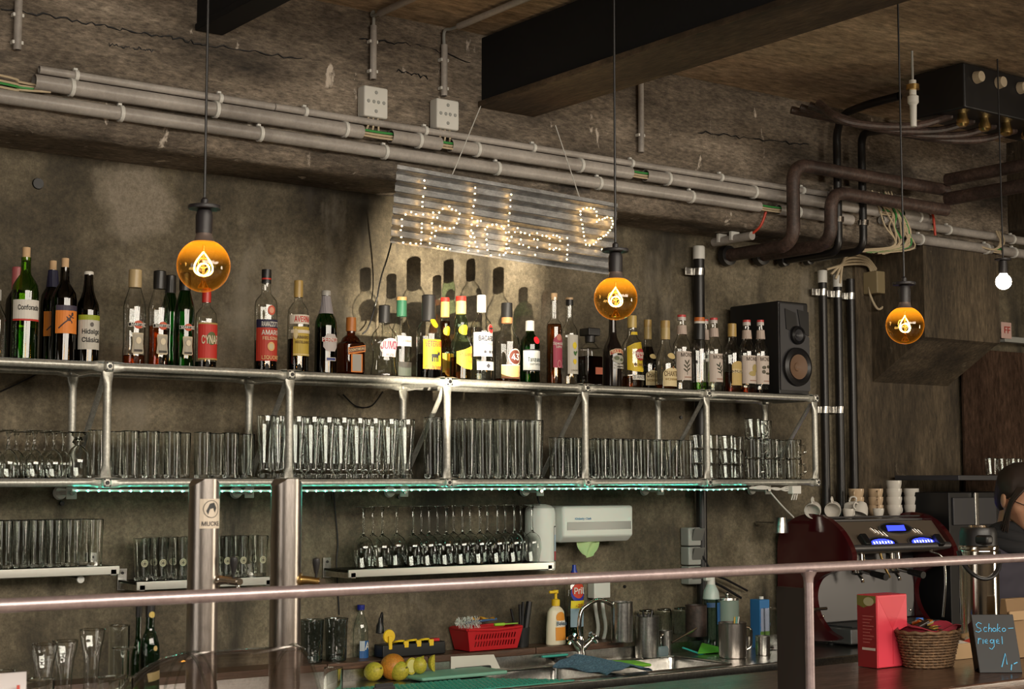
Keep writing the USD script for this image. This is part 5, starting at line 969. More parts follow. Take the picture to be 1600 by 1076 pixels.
c = U(1080, 913, Y=WY - .03); t = thing('socket_strip', 'column of three grey wall sockets with flaps right of the towel dispenser', 'socket', (c[0], WY - .03, c[2])); hh = U(1080, 823, Y=WY - .03)[2] - c[2]
for k in range(3):
    part(t, 'socket_body', MB().rbox((0, 0, hh * (k + .5) / 3), (.075, .055, hh / 3 - .004), .006), GREYP)
    part(t, 'flap', MB().rbox((.012, -.034, hh * (k + .62) / 3), (.062, .008, hh / 4.4), .003, rotm(.35)), mat('flap_%d' % k, (.14, .14, .13), .5))
part(t, 'cable', MB().tube(spline([(.02, -.03, hh * .25), (.09, -.04, hh * .05), (.18, -.02, -.02), (.30, 0, -.07)]), .006, 8), BLACK)
part(t, 'cable', MB().tube(spline([(.02, -.03, hh * .6), (.10, -.03, hh * .2), (.20, -.02, hh * .05), (.34, 0, -.04)]), .005, 8), BLACK)
c = U(936, 931, Y=WY - .025); t = thing('wall_box', 'small white wall box with two pipes behind the swan-neck tap', 'junction box', (c[0], WY - .025, c[2]))
part(t, 'box_body', MB().rbox((0, 0, .03), (.088, .045, .075), .004), WHITE)
for x in (-.024, .016): part(t, 'pipe', MB().tube(spline([(x, 0, 0), (x, -.006, -.05), (x + .01, -.01, -.13), (x - .006, -.01, -.19)]), .008, 10), WHITE)

# ------------------------------------------------------------------ things on the wall ledge and the worktop
ZLE = ZLG + .001
def on(px, py, z): return U(px, py, Z=z)
# power strip with yellow flaps
a, b = xat(590, 1010, YL + .06), xat(688, 1005, YL + .06); t = thing('power_strip', 'black power strip with yellow socket flaps on the wall ledge', 'power strip', (a, YL + .055, ZLE)); L = b - a
part(t, 'strip_body', MB().rbox((L / 2, 0, .024), (L, .065, .048), .005), BLACK)
for k in range(4):
    x = L * (.12 + .2 * k)
    if k == 0: part(t, 'flap', MB().lathe([(0, .006), (.024, .005), (.026, 0)], 20, rotm(math.pi / 2), (x, -.02, .078)).rbox((x, -.030, .055), (.016, .008, .05), .003), YELLOW, label='open yellow flap')
    else: part(t, 'flap', MB().lathe([(0, .010), (.022, .008), (.026, 0)], 20, rotm(-.25), (x, 0, .049)).rbox((x + .014, -.028, .045), (.022, .010, .026), .003), YELLOW)
part(t, 'switch', MB().rbox((L * .90, 0, .052), (.03, .024, .012), .003), RED, label='red rocker switch')
part(t, 'plug', MB().lathe([(0, 0), (.016, .004), (.014, .03), (.007, .045), (.005, .06)], 14, None, (L * .05, .012, .085)).tube(spline([(L * .05, .012, .14), (L * .10, .02, .16), (L * .13, .03, .10)]), .004, 8), BLACK)
# red basket with brush, yellow sponge and green tool
a, b = xat(716, 1010, YL + .065), xat(802, 1005, YL + .065); L = b - a; t = thing('plastic_basket', 'red slotted plastic basket on the wall ledge', 'basket', ((a + b) / 2, YL + .065, ZLE))
hb = .085
part(t, 'basket_floor', MB().rbox((0, 0, .004), (L * .86, .10, .006), .002), RED)
for s_ in (-1, 1):
    w = m3.Manifold.batch_hull([m3.Manifold.sphere(.002, 6).translate((x * L * k, s_ * y, z)) for k, y, z in ((.43, .050, .004), (.5, .062, hb)) for x in (-1, 1)])
    if s_ < 0:
        for j in range(2):
            for i in range(15): w = w - m3.Manifold.cube((.007, .05, .020), True).rotate((0, 12, 0)).translate((-L * .34 + i * L * .05, -.056, .028 + j * .028))
    part(t, 'side_wall', w, RED, False)
    part(t, 'end_wall', m3.Manifold.batch_hull([m3.Manifold.sphere(.002, 6).translate((s_ * L * k, y, z)) for k, yy, z in ((.43, .050, .004), (.5, .062, hb)) for y in (-yy, yy)]), RED, False)
part(t, 'rim', MB().tube(fillet([(-L * .5, -.064, hb), (0, -.066, hb - .006), (L * .5, -.064, hb), (L * .5, .064, hb), (-L * .5, .064, hb), (-L * .5, -.064, hb)], .02), .006, 8), RED)
bp = np.array([(a + b) / 2, YL + .065, ZLE])
t = thing('bottle_brush', 'white bristle bottle brush lying across the red basket', 'brush', bp + [-L * .42, -.02, hb + .024])
part(t, 'handle', MB().tube([(0, 0, 0), (.16, .02, .004)], .005, 8), mat('brush_blue', (.05, .10, .22), .4))
r = random.Random(5); bq = MB()
for k in range(150):
    x = -.03 + .09 * r.random(); an = r.uniform(0, 6.283); q = .024
    bq.tube([(x, 0, 0), (x + .004 * r.random(), q * math.cos(an), q * math.sin(an))], .0009, 3, False)
for k in range(40):
    an = r.uniform(0, 6.283); f_ = r.random(); bq.tube([(-.03, 0, 0), (-.03 - .022 * f_, .022 * (1.1 - f_) * math.cos(an), .022 * (1.1 - f_) * math.sin(an))], .0009, 3, False)
part(t, 'bristles', bq, WHITE, False, 'white bristles', 'stuff')
t = thing('sponge', 'crumpled yellow cloth lying on top of the red basket', 'cloth', bp + [-L * .02, .02, hb - .01])
V, Fc = quad_grid((-.04, -.02, .03), (.04, -.03, .03), (.045, .03, .03), (-.045, .03, .03), 14, 8); V[:, 2] += .045 * (meshkit.fbm(V * 30, 3, 2) - .3)
part(t, 'cloth_sheet', MB().add(V, Fc).add(V - [0, 0, .004], Fc[:, ::-1]), mat('cloth_yellow', (.78, .40, .03), .8), True)
t = thing('scraper', 'bright green handled tool lying over the right basket rim', 'tool', bp + [L * .16, -.03, hb + .010])
part(t, 'grip', MB().rbox((0, 0, 0), (.05, .014, .012), .004), mat('tool_green', (.30, .55, .03), .4)); part(t, 'blade', MB().rbox((.055, 0, 0), (.07, .008, .006), .002), mat('tool_green2', (.22, .42, .05), .4))
# black holder with tongs
p = U(815, 1005, Y=YL + .06); t = thing('utensil_holder', 'black utensil holder with dark sticks beside the red basket', 'holder', (p[0], YL + .06, ZLE))
part(t, 'cup', MB().lathe([(0, 0), (.028, 0), (.033, .075), (.030, .075), (.026, .004), (0, .004)], 20), BLACK)
for k, (dx, dz, w) in enumerate(((-.055, .15, .005), (-.012, .165, .006), (.004, .175, .006), (.035, .175, .013))): part(t, 'utensil', MB().tube([(dx * .3, 0, .01), (dx, -.004, dz)], w, 8), BLACK)
# lotion pump bottle
def flatbottle(t, w, d, prof, nm, mt):
    """Oval bottle from (half-width fraction, z)."""
    V, Fc = [], []; n = 24
    for k, z in prof: V += [(w * k * math.cos(x), d * k * math.sin(x), z) for x in np.arange(n) * 2 * math.pi / n]
    for i in range(len(prof) - 1): Fc += [(i * n + j, i * n + (j + 1) % n, (i + 1) * n + (j + 1) % n, (i + 1) * n + j) for j in range(n)]
    V += [(0, 0, prof[0][1]), (0, 0, prof[-1][1])]; F3 = [[len(V) - 2, (j + 1) % n, j] for j in range(n)] + [[len(V) - 1, (len(prof) - 1) * n + j, (len(prof) - 1) * n + (j + 1) % n] for j in range(n)]
    m = MB().add(V, Fc); m.add(V, F3); return part(t, nm, m, mt, 40)
p = U(872, 999, Y=YL + .03); t = thing('soap_bottle', 'cream lotion bottle with yellow pump and orange label on the ledge', 'soap bottle', (p[0], YL + .045, ZLE)); hs = U(872, 921, Y=YL + .045)[2] - ZLE
flatbottle(t, .046, .028, [(.96, 0), (1, .006), (.98, hs * .30), (.84, hs * .60), (.62, hs * .66), (.36, hs * .70), (.34, hs * .72)], 'bottle_body', mat('lotion_cream', (.74, .66, .50), .4))
part(t, 'pump', MB().lathe([(0, hs * .71), (.017, hs * .71), (.017, hs * .82), (.006, hs * .84), (.006, hs * .93), (.011, hs * .94), (.011, hs), (0, hs)], 18).rbox((-.018, -.006, hs * .965), (.04, .012, .012), .004), YELLOW)
fl = lambda pg, cm, k, nm='label_print': part(t, nm, patch(pg, lambda z: .0355 * (1 if z < hs * .3 else 1 - .25 * (z / hs - .3)), .0006 * k - .0075 + .0, .0), col(cm), False)
def oval_print(t, pg, cm, k, w, d, kz, nm='label_print', step=.006):
    """Print laid on the oval body: x along the width."""
    out = MB()
    for g in getattr(pg, 'geoms', [pg]):
        x0, y0, x1, y1 = g.bounds; n = max(1, int((x1 - x0) / step) + 1)
        for i in range(n):
            s_ = g.intersection(sbox(x0 + (x1 - x0) * i / n, y0, x0 + (x1 - x0) * (i + 1) / n, y1))
            for h_ in getattr(s_, 'geoms', [s_]):
                if h_.geom_type == 'Polygon' and h_.area > 1e-8:
                    m_ = trimesh.creation.extrude_polygon(h_, .0004, engine='earcut'); v = np.array(m_.vertices); q = np.array([kz(z) for z in v[:, 1]])
                    y = -d * q * np.sqrt(np.maximum(0, 1 - (v[:, 0] / (w * q)) ** 2)) - .0008 - .0006 * k - v[:, 2]
                    m_.vertices = np.column_stack([v[:, 0], y, v[:, 1]]); out.tm(m_)
    return part(t, nm, out, col(cm), False)
kz = lambda z: float(np.interp(z, [0, hs * .30, hs * .60], [1, .98, .84]))
oval_print(t, unary_union([sbox(-.020, hs * .08, .036, hs * .32), ell(.008, hs * .50, .024, hs * .10)]), (.72, .28, .03), 0, .046, .028, kz)
oval_print(t, sbox(-.016, hs * .34, .036, hs * .44), (.74, .72, .68), 1, .046, .028, kz)
m_ = text_at('Balea', hs * .065); m_.apply_translation([.008, hs * .36, 0]); part(t, 'lettering', MB().tm(m_, XZ, (0, -.0292, 0)), col((.04, .08, .12)), False)
# dish soap
p = U(901, 1000, Y=YL + .06); t = thing('dish_soap', 'clear dish soap bottle with red round emblem and blue spout', 'soap bottle', (p[0], YL + .075, ZLE)); hs = U(901, 882, Y=YL + .075)[2] - ZLE
GL['soap'] = glass('soap_green', (.10, .34, .18), (.02, .10, .06))
flatbottle(t, .046, .03, [(.95, 0), (1, .006), (.9, hs * .3), (1.0, hs * .55), (1.0, hs * .74), (.55, hs * .83), (.3, hs * .87)], 'bottle_body', CLEAR)
flatbottle(t, .042, .027, [(.95, .003), (1, .008), (.9, hs * .28), (.92, hs * .33)], 'liquid', GL['soap'])
part(t, 'spout', MB().lathe([(0, hs * .85), (.014, hs * .85), (.014, hs * .91), (.009, hs * .94), (.008, hs), (0, hs)], 18), mat('spout_blue', (.01, .04, .35), .35)); part(t, 'spout_collar', MB().lathe([(.0148, hs * .855), (.0152, hs * .89), (.0148, hs * .90)], 18), RED)
kz = lambda z: float(np.interp(z, [0, hs * .3, hs * .55, hs * .74], [1, .9, 1, 1]))
oval_print(t, sbox(-.034, hs * .20, .034, hs * .44), (.30, .42, .52), 0, .046, .03, kz); oval_print(t, ell(.0, hs * .31, .022, hs * .06), (.50, .30, .22), 1, .046, .03, kz); oval_print(t, sbox(-.034, hs * .44, .034, hs * .54), (.78, .62, .02), 1, .046, .03, kz)
oval_print(t, ell(0, hs * .64, .034, hs * .125), (.02, .03, .32), 0, .046, .03, kz); oval_print(t, ell(0, hs * .67, .030, hs * .10), (.58, .05, .02), 1, .046, .03, kz)
for s_, zz, hh_, cm, yy in (('Pril', .63, .10, WHT, .0325), ('-20', .455, .055, (.55, .10, .02), .0325)): m_ = text_at(s_, hs * hh_ * .8); m_.apply_translation([0, hs * zz, 0]); part(t, 'lettering', MB().tm(m_, XZ, (0, -yy, 0)), col(cm), False)
# glass crate mugs near the second tower
t0_ = None
for k, px in enumerate((487, 525)):
    p = U(px, 1030, Y=YL + .065); lab = '%s big smoky glass jug on the ledge right of the right beer tower' % ORD[k]
    h_ = U(px, 968, Y=YL + .065)[2] - ZLE
    if t0_ is None:
        t0_ = thing('glass_jug', lab, 'jug', (p[0], YL + .065, ZLE), 0, 'glass jugs on the ledge')
        part(t0_, 'glass_wall', shell([(.036, .002), (.038, .01), (.040, h_ * .6), (.042, h_ * .92), (.044, h_)]), glass('smoky_glass', (.50, .55, .56), (.10, .12, .12), 1.0, 1.7, .02, .5, 40)); part(t0_, 'thick_base', base_puck(.037, .001, .02), BASEG)
    else: dup(t0_, lab, (p[0], YL + .065, ZLE), .7 * k)
# water bottle
p = on(563, 1056, ZCN); t = thing('water_bottle', 'clear plastic water bottle with blue cap and blue label on the worktop', 'bottle', (p[0], p[1], ZCN + .001)); hw = U(563, 945, Y=p[1])[2] - ZCN; rw = wpx(24, p) / 2
PB = [(0, .001), (.8, .001), (1, .01), (1, .45 * hw), (.97, .5 * hw), (1, .55 * hw), (.97, .66 * hw), (.8, .75 * hw), (.5, .85 * hw), (.38, .90 * hw), (.38, .94 * hw)]
part(t, 'bottle_wall', MB().lathe([(r_ * rw, z) for r_, z in PB], 28), glass('pet_plastic', (.88, .93, .93), (.22, .34, .34), 1.0, 1.6, .03, .35, 30), 40)
part(t, 'cap', MB().lathe([(0, .93 * hw), (.48 * rw, .93 * hw), (.5 * rw, .96 * hw), (.5 * rw, hw), (0, hw)], 20), mat('cap_blue', (.005, .015, .22), .35))
lb = lambda pg, cm, k, nm='label_print': part(t, nm, patch(pg, lambda z: rw, .0008 + .0005 * k, math.radians(12)), col(cm), False)
lb(sbox(-rw * .9, .16 * hw, rw * .9, .50 * hw), (.02, .10, .30), 0, 'label'); lb(sbox(-rw * .9, .36 * hw, -rw * .2, .50 * hw), (.40, .45, .50), 1)
m_ = text_at('A', .10 * hw); m_.apply_translation([.25 * rw, .38 * hw, 0]); part(t, 'lettering', bend(m_, lambda z: rw, .002, math.radians(12)), col(WHT), False)
part(t, 'liquid', MB().lathe([(0, .004), (rw * .93, .006), (rw * .95, .15 * hw), (0, .15 * hw)], 24), LQ['clear'])
# citrus
CIT = lambda nm, c1, c2: rough_mat(nm, [(.3, c1), (.7, c2)], 20, 160, .45, .3, fmix=.3, dist=.002)
OR_, LE_ = CIT('orange_peel', (.50, .17, .02), (.62, .26, .03)), CIT('lemon_peel', (.40, .36, .03), (.58, .47, .05))
def fruit(px, py, rpx, label, cat, mt, lemon):
    p = on(px, py + rpx, ZCN); r_ = wpx(rpx, p); yy = min(p[1], YCB - .012 - r_ * (2.2 if lemon == 2 else 1.0)); t = thing(cat, label, cat, (xat(px, py, yy), yy, ZCN + .0005), 0)
    pr = [(0, 0)] + [(r_ * math.sin(a), r_ - r_ * math.cos(a)) for a in np.linspace(.1, math.pi - .1, 18)] + [(0, 2 * r_ - (.004 if not lemon else -.006))]
    R = rotm(1.2, .3, 0) if lemon else None
    m = MB().lathe(pr, 26); V = np.vstack(m.v)
    if lemon: V = (V - [0, 0, r_]) @ np.diag([.95, .95, 1.12]) @ R.T; V[:, 2] -= V[:, 2].min()
    part(t, 'peel', trimesh.Trimesh(V, np.vstack(m.f), process=False), mt, True)
    tip = (V[np.argmin(V[:, 1])] if lemon else np.array([0, 0, 2 * r_ - .004])); part(t, 'stem_scar', MB().tm(trimesh.creation.icosphere(1, .0035), None, tip), col((.18, .14, .04)))
fruit(584, 1042, 15, 'greenish lemon half hidden right of the water bottle', 'lemon', LE_, True)
fruit(614, 1036, 20, 'single orange behind the lemon on the worktop', 'orange', OR_, False)
fruit(624, 1045, 15.5, 'yellow-green lemon lying in front of the orange', 'lemon', LE_, 2)
p = on(700, 1050, ZCN); q = on(640, 1056, ZCN)
t = thing('cutting_board', 'pale green cutting board with cut lemons behind the drain mat', 'cutting board', (xat(640, 1056, 4.84), 4.84, ZCN + .0065)); bl = xat(773, 1045, 4.84) - xat(640, 1056, 4.84)
part(t, 'board_plate', MB().rbox((bl / 2, .0, .007), (bl, .17, .014), .006), mat('board_green', (.20, .42, .32), .5))
def wedge(px, label, rot, half):
    x = xat(px, 1044, 4.86); t = thing('lemon_piece', label, 'lemon piece', (x, 4.845 if half else 4.875, ZCN + .022), rot)
    r_ = .027
    s_ = m3.Manifold.sphere(r_, 28).scale((1, 1, 1.15))
    if half: h_ = s_ - m3.Manifold.cube((1, 1, 1), True).translate((0, -.5, 0))
    else: h_ = (s_ - m3.Manifold.cube((1, 1, 1), True).translate((0, -.5, 0))) - m3.Manifold.cube((1, 1, 1), True).translate((0, -.5, 0)).rotate((0, 0, 125))
    h_ = h_.rotate((0, 0, 0)); z_ = h_.bounding_box()[2]; h_ = h_.translate((0, 0, -z_)); part(t, 'peel', h_, LE_, 30)
    if half:
        part(t, 'flesh', MB().lathe([(0, .001), (r_ * .86, .0008), (r_ * .88, 0)], 24, rotm(math.pi / 2), (0, -.0004, -z_)), col((.62, .58, .22), .3))
wedge(640, 'halved lemon showing its cut face on the green board', .2, True); wedge(652, 'second lemon half with cut face turned away, right of the first', 2.4, True); wedge(666, 'thin lemon wedge in the middle of the green board', .9, False); wedge(683, 'lemon wedge standing at the right of the green board', .4, False)
t = thing('knife', 'kitchen knife with black handle lying behind the green board', 'knife', (xat(742, 1040, 4.93), 4.942, ZCN + .012)); part(t, 'knife_handle', MB().rbox((0, 0, 0), (.16, .022, .014), .005), BLACK); part(t, 'blade', MB().prism(Polygon([(-.08, -.010), (-.24, -.006), (-.25, .010), (-.08, .010)]), .002, None, (0, 0, 0)), STEEL)
t = thing('paper_sheet', 'creased white paper leaning on the splash strip above the knife', 'paper', (xat(745, 1030, 4.93), 4.958, ZCN + .001)); V, Fc = quad_grid((-.1, 0, 0), (.13, -.002, 0), (.10, 0, .055), (-.1, 0, .06), 10, 4, .004, 4, (0, -1, 0), 20); part(t, 'sheet', MB().add(V, Fc).add(V + [0, .0008, 0], Fc[:, ::-1]), col((.62, .60, .54), .8))
# swan-neck tap between the sinks
p = on(907, 1034, ZCN); o = np.array([p[0], p[1] + .0, ZCN + .001]); t = thing('sink_tap', 'chrome swan-neck tap with two cross handles behind the sinks', 'tap', o)
hn = U(935, 937, Y=o[1])[2] - ZCN; dx = xat(960, 960, o[1]) - o[0]
part(t, 'tap_body', MB().lathe([(.0, 0), (.026, 0), (.024, .02), (.017, .06), (.019, .085), (.015, .10), (.0, .10)], 24), CHROME)
part(t, 'spout', MB().tube(spline([(0, 0, .09), (-.006, 0, .14), (.005, 0, .20), (.035, -.005, hn * .93), (.085, -.01, hn), (.13, -.02, hn * .95), (dx * .93, -.02, hn * .86), (dx, -.02, hn * .74)], 8), .0088, 14), CHROME)
part(t, 'aerator', MB().lathe([(0, -.02), (.012, -.018), (.012, .01), (.009, .014)], 16, None, (dx, -.02, hn * .74)), CHROME)
for s_ in (-1, 1):
    b = part(t, 'handle_stem', MB().tube([(0, 0, .045), (s_ * .045, -.012, .085)], [.016, .011], 14), CHROME)
    c = np.array([s_ * .055, -.015, .094]); d = np.array([s_ * .77, -.2, .6])
    ms = MB().tube([c - d * .012, c + d * .012], .013, 14)
    for an in range(4):
        e = np.array([-.6 * s_ * math.cos(an * 1.5708), math.sin(an * 1.5708), .77 * math.cos(an * 1.5708)]); ms.tube([c, c + e * .026], [.007, .008], 10)
    part(t, 'cross_handle', ms, CHROME)
t = thing('brush', 'teal dish brush lying on the ledge edge left of the tap', 'brush', (xat(868, 1012, 4.93), 4.935, ZCN + .035)); part(t, 'handle', MB().rbox((0, 0, 0), (.13, .014, .010), .004), mat('brush_teal', (.05, .36, .30), .4)); part(t, 'brush_head', MB().rbox((.03, 0, -.016), (.05, .02, .022), .004), BLACK)
# cloth over the sink divider
a, b = xat(920, 1052, 4.60), xat(986, 1045, 4.62); V, Fc = [], []
for j in range(13):
    for i in range(13):
        u, v = i / 12, j / 12; V.append((a + (b - a) * u + .01 * math.sin(v * 3), YCF + .04 + .33 * v, ZCN + .012 + (.035 * math.sin(math.pi * min(1, max(0, u * 1.0))) * (.6 + .4 * v)) + .004 * math.sin(i * 1.3 + j)))
V = np.array(V); Fc = np.array([(j * 13 + i, j * 13 + i + 1, (j + 1) * 13 + i + 1, (j + 1) * 13 + i) for j in range(12) for i in range(12)])
t = thing('dish_cloth', 'blue waffle dish cloth draped over the bar between the sinks', 'cloth', (0, 0, 0)); part(t, 'cloth_sheet', MB().add(V, Fc).add(V - [0, 0, .003], Fc[:, ::-1]), rough_mat('waffle_blue', [(.3, (.09, .17, .27)), (.7, (.18, .29, .42))], 60, 140, .9, .6), True)
c = on(997, 1046, ZCN); t = thing('green_cloth', 'folded bright green cloth lying right of the blue one', 'cloth', (c[0], c[1] + .03, ZCN + .0065)); part(t, 'cloth_sheet', hullof([((-.07, -.02, .012), .010), ((.07, -.02, .006), .005), ((.06, .05, .012), .006), ((-.06, .06, .016), .010)], 12), mat('cloth_green', (.20, .52, .04), .85), True)
# pots and jars at the right of the sinks
def pot(px, pyb, pyt, wpx_, label, nm='steel_canister', lidded=False, mt=STEEL, z=None, handle=0, dy=0.0):
    z = ZCN if z is None else z; p = on(px, pyb, z); p = np.array([p[0], min(p[1] + dy, 4.955 - wpx(wpx_, p) / 2), z + .001]); p[0] = xat(px, pyb, p[1]); r_ = wpx(wpx_, p) / 2; h_ = U(px, pyt, Y=p[1])[2] - z
    t = thing(nm, label, nm.replace('_', ' '), p)
    part(t, 'pot_wall', MB().lathe([(0, 0), (r_ * .96, 0), (r_, .006), (r_, h_ - .004), (r_ * 1.03, h_), (r_ * .97, h_), (r_ * .95, .006), (0, .006)], 36), mt, 40)
    if lidded: part(t, 'lid', MB().lathe([(r_ * 1.02, h_), (r_ * 1.0, h_ + .010), (r_ * .3, h_ + .016), (0, h_ + .016)], 30), STEEL); part(t, 'lid_knob', MB().tm(trimesh.creation.icosphere(2, .010), None, (0, 0, h_ + .024)), STEEL)
    if handle: part(t, 'handle', MB().tube(fillet([(r_ * .9 * handle, -.01, h_ * .85), (r_ * 1.55 * handle, -.02, h_ * .82), (r_ * 1.5 * handle, -.02, h_ * .25), (r_ * .95 * handle, -.01, h_ * .18)], .02), .005, 10), CHROME)
    return t, p, r_, h_
pot(972, 990, 940, 34, 'dark steel canister with cutlery handles behind the swan-neck tap', z=ZLE, dy=.03)
tq, p, r_, h_ = pot(1011, 1016, 962, 38, 'steel jug standing in front of the upside-down glasses', handle=0)
for k, dx in enumerate((-.05, -.02, .01, .03)): part(tq, 'cutlery', MB().tube([(dx * .4, 0, h_ * .7), (dx, .0, h_ + .012 + .008 * (k % 2))], .004, 6), BLACK)
pot(1040, 1008, 985, 22, 'small steel milk jug between the glasses and the hose', 'milk_jug', handle=-1, dy=.06)
gd = None
for k, (px, dy) in enumerate(((1010, .0), (1038, .0), (1064, .0))):
    p = U(px, 985, Y=5.02); lab = '%s of the three upside-down glasses in the dark corner behind the jug' % ORD[k]
    if gd is None: gd = make('upturned_glass', 'glass', lab, (p[0], 5.02, ZLE), 'upturned glasses', [('glass_wall', MB().lathe([(.0322, .001), (.034, .001), (.031, .10), (.029, .112), (.022, .116), (0, .116), (0, .109), (.021, .109), (.0275, .105), (.0292, .098), (.0322, .001)], 26), GLS), ('rim', MB().tube([(.034 * math.cos(a), .034 * math.sin(a), .0015) for a in np.linspace(0, 6.283, 25)], .0015, 6), BASEG)])
    else: dup(gd, lab, (p[0], 5.02, ZLE), k * .5)
pot(1088, 988, 945, 34, 'round copper-toned jug left of the soda bottle', 'round_jug', z=ZLE, dy=.02, mt=PIPE_R)
t = thing('strainer', 'bar strainer and tongs lying between jugs and soda bottle', 'strainer', U(1072, 990, Y=4.86)); part(t, 'rod', MB().tube([(-.08, 0, -.03), (.11, .02, .03)], .005, 8), CHROME); part(t, 'rod', MB().tube([(-.02, 0, -.055), (.12, .0, -.10)], .004, 8), mat('teal_rod', (.03, .35, .32), .4))
# spray bottle, tub, cartons
tq, p, r_, h_ = pot(1112, 1017, 935, 27, 'transparent soda bottle with white cap and blue label', 'soda_bottle', mt=glass('soda_plastic', (.72, .84, .82), (.2, .32, .32), 1.0, 1.6, .04))
part(tq, 'shoulder', MB().lathe([(r_, h_ - .002), (r_ * .9, h_ + .03), (r_ * .5, h_ + .06), (r_ * .38, h_ + .068)], 30), mat('soda_white', (.50, .58, .55), .35)); part(tq, 'cap', MB().lathe([(0, h_ + .06), (r_ * .5, h_ + .06), (r_ * .45, h_ + .10), (0, h_ + .10)], 20).rbox((-.012, 0, h_ + .09), (.05, .024, .03), .005), WHITE)
part(tq, 'label', patch(sbox(-.02, h_ * .52, .03, h_ * .93), lambda z: r_, .001, .5), col((.02, .10, .28))); part(tq, 'label', patch(sbox(-.028, h_ * .84, .01, h_ * .93), lambda z: r_, .001, -.55), col((.02, .07, .18)))
tq, p, r_, h_ = pot(1137, 1000, 937, 36, 'grey-green plastic tub behind the soda bottle', 'plastic_tub', True, mat('tub_green', (.20, .26, .22), .5), dy=.1)
tq, p, r_, h_ = pot(1145, 1027, 972, 44, 'shiny steel pitcher with straws at the front edge of the worktop', 'steel_pitcher', mt=TOWER, handle=1)
for k, cm in enumerate(((.7, .45, .1), (.15, .45, .4), (.6, .6, .55))): part(tq, 'straw', MB().tube([(.0, .0, .02), (.004 + .012 * k, -.01, h_ + .022)], .0035, 8), col(cm))
t = thing('green_napkin', 'bright green napkin lying left of the shiny pitcher', 'napkin', on(1108, 1020, ZCN) + [0, 0, .0015]); part(t, 'cloth_sheet', hullof([((-.08, -.02, .006), .004), ((.09, -.04, .006), .004), ((.08, .05, .008), .004), ((-.01, .03, .035), .005)], 12), mat('napkin_green', (.14, .55, .05), .8), True)
p = on(1188, 1012, ZCN); t = thing('juice_carton', 'blue and green drink carton left of the flat railing post', 'carton', (p[0], min(p[1], 4.90), ZCN + .001)); hc = U(1188, 936, Y=min(p[1], 4.9))[2] - ZCN; wc = wpx(27, p)
part(t, 'carton_body', MB().rbox((0, 0, hc / 2), (wc * .8, wc * .8, hc), .003), col((.03, .16, .40))); part(t, 'label_print', MB().prism(sbox(-wc * .32, hc * .35, wc * .36, hc * .82), .0006, XZ, (0, -wc * .402, 0)), col((.40, .44, .62))); part(t, 'label_print', MB().prism(sbox(-wc * .38, .002, wc * .38, hc * .35), .0006, XZ, (0, -wc * .402, 0)), col((.12, .24, .04)))
for k in range(3): m_ = text_at(('HAFER', 'DRINK', '1 LITER')[k], hc * .06); part(t, 'lettering', MB().tm(m_, XZ, (.002, -wc * .404, hc * (.7 - .12 * k))), col((.16, .20, .42)), False)
part(t, 'cap', MB().lathe([(0, 0), (.010, 0), (.010, .012), (0, .012)], 14, None, (.01, 0, hc - .0005)), WHITE)
pot(1209, 1015, 950, 30, 'tall glass jug right of the blue carton', 'glass_jug', mt=CLEAR, dy=.02)
pot(1192, 1023, 993, 23, 'small ribbed steel cup in front of the blue carton', 'steel_cup', mt=STEEL)
t = thing('sponge', 'grey plastic scrub pad holder at the back rim of the sink', 'sponge', on(1036, 1027, ZCN) + [0, 0, .002]); part(t, 'pad', MB().rbox((0, 0, .022), (.055, .02, .045), .012), mat('pad_grey', (.16, .22, .24), .6)); part(t, 'tray', MB().rbox((.01, 0, .002), (.07, .035, .004), .002), GREYP)
for (P, lab) in (((((536, 616), (556, 634), (580, 634), (598, 612)), 5.085), 'thin black cable loop on the wall behind the ribbed glasses'), ((((521, 765), (524, 800), (528, 850), (526, 880), (530, 960)), 5.094), 'thin black cable hanging down the wall left of the big wine glasses'), ((((0, 612), (30, 598), (60, 583)), 5.09), 'thin black cable slanting up to the rack at the left')):
    q = [U(*a, Y=P[1]) for a in P[0]]; t = thing('wall_cable', lab, 'cable', q[0]); part(t, 'cable', MB().tube(spline([a - q[0] for a in q], 6), .0028, 6), BLACK)

# ------------------------------------------------------------------ espresso machine and cups
MXL, MXR = 5.23, 5.95
ZW = ZCN + .001
MRED = mat('machine_dark_red', (0.055, 0.005, 0.007), 0.12, 0.0, coat_weight=0.6)
HOOD = mat('machine_hood', (0.34, 0.28, 0.22), 0.4, 0.7); CH2 = mat('machine_steel', (0.20, 0.20, 0.21), 0.42, 0.8)
PO = [(1222, 1004), (1216, 960), (1215, 900), (1216, 840), (1232, 815), (1258, 803), (1285, 806), (1310, 825), (1326, 850), (1332, 870), (1325, 886), (1300, 893), (1279, 905), (1271, 930), (1277, 960), (1293, 985), (1308, 1000)]
pts = []
for a in PO: q = U(*a, X=MXL); pts.append((min(q[1], WY - .015), max(q[2], ZW)))
panel = Polygon(np.array([(p[0], p[1]) for p in spline([(a, b, 0) for a, b in pts + [pts[0]]], 4)])[:, :2]).buffer(0).intersection(sbox(4.0, ZW + .001, WY - .02, 3))
zt = float(U(1365, 814, Y=4.78)[2])
t = thing('espresso_machine', 'dark red two-group espresso machine with blue displays at the right end', 'coffee machine', (MXL, 4.63, ZW))
o = np.array([MXL, 4.63, ZW])
for x in (0.0, MXR - MXL - .03): part(t, 'side_panel', MB().prism(panel, .03, YZ, (x, -o[1], -o[2])), MRED, 40)
WM = MXR - MXL - .064
yz = lambda P: affinity.translate(Polygon(P), -o[1], -o[2])
hood = yz([(5.04, zt), (4.74, zt), (4.672, zt - .080), (4.652, zt - .10), (4.643, zt - .115), (4.652, zt - .13), (4.72, zt - .142), (5.04, zt - .142)])
part(t, 'hood', MB().prism(hood, WM, YZ, (.032, 0, 0)), HOOD, 40)
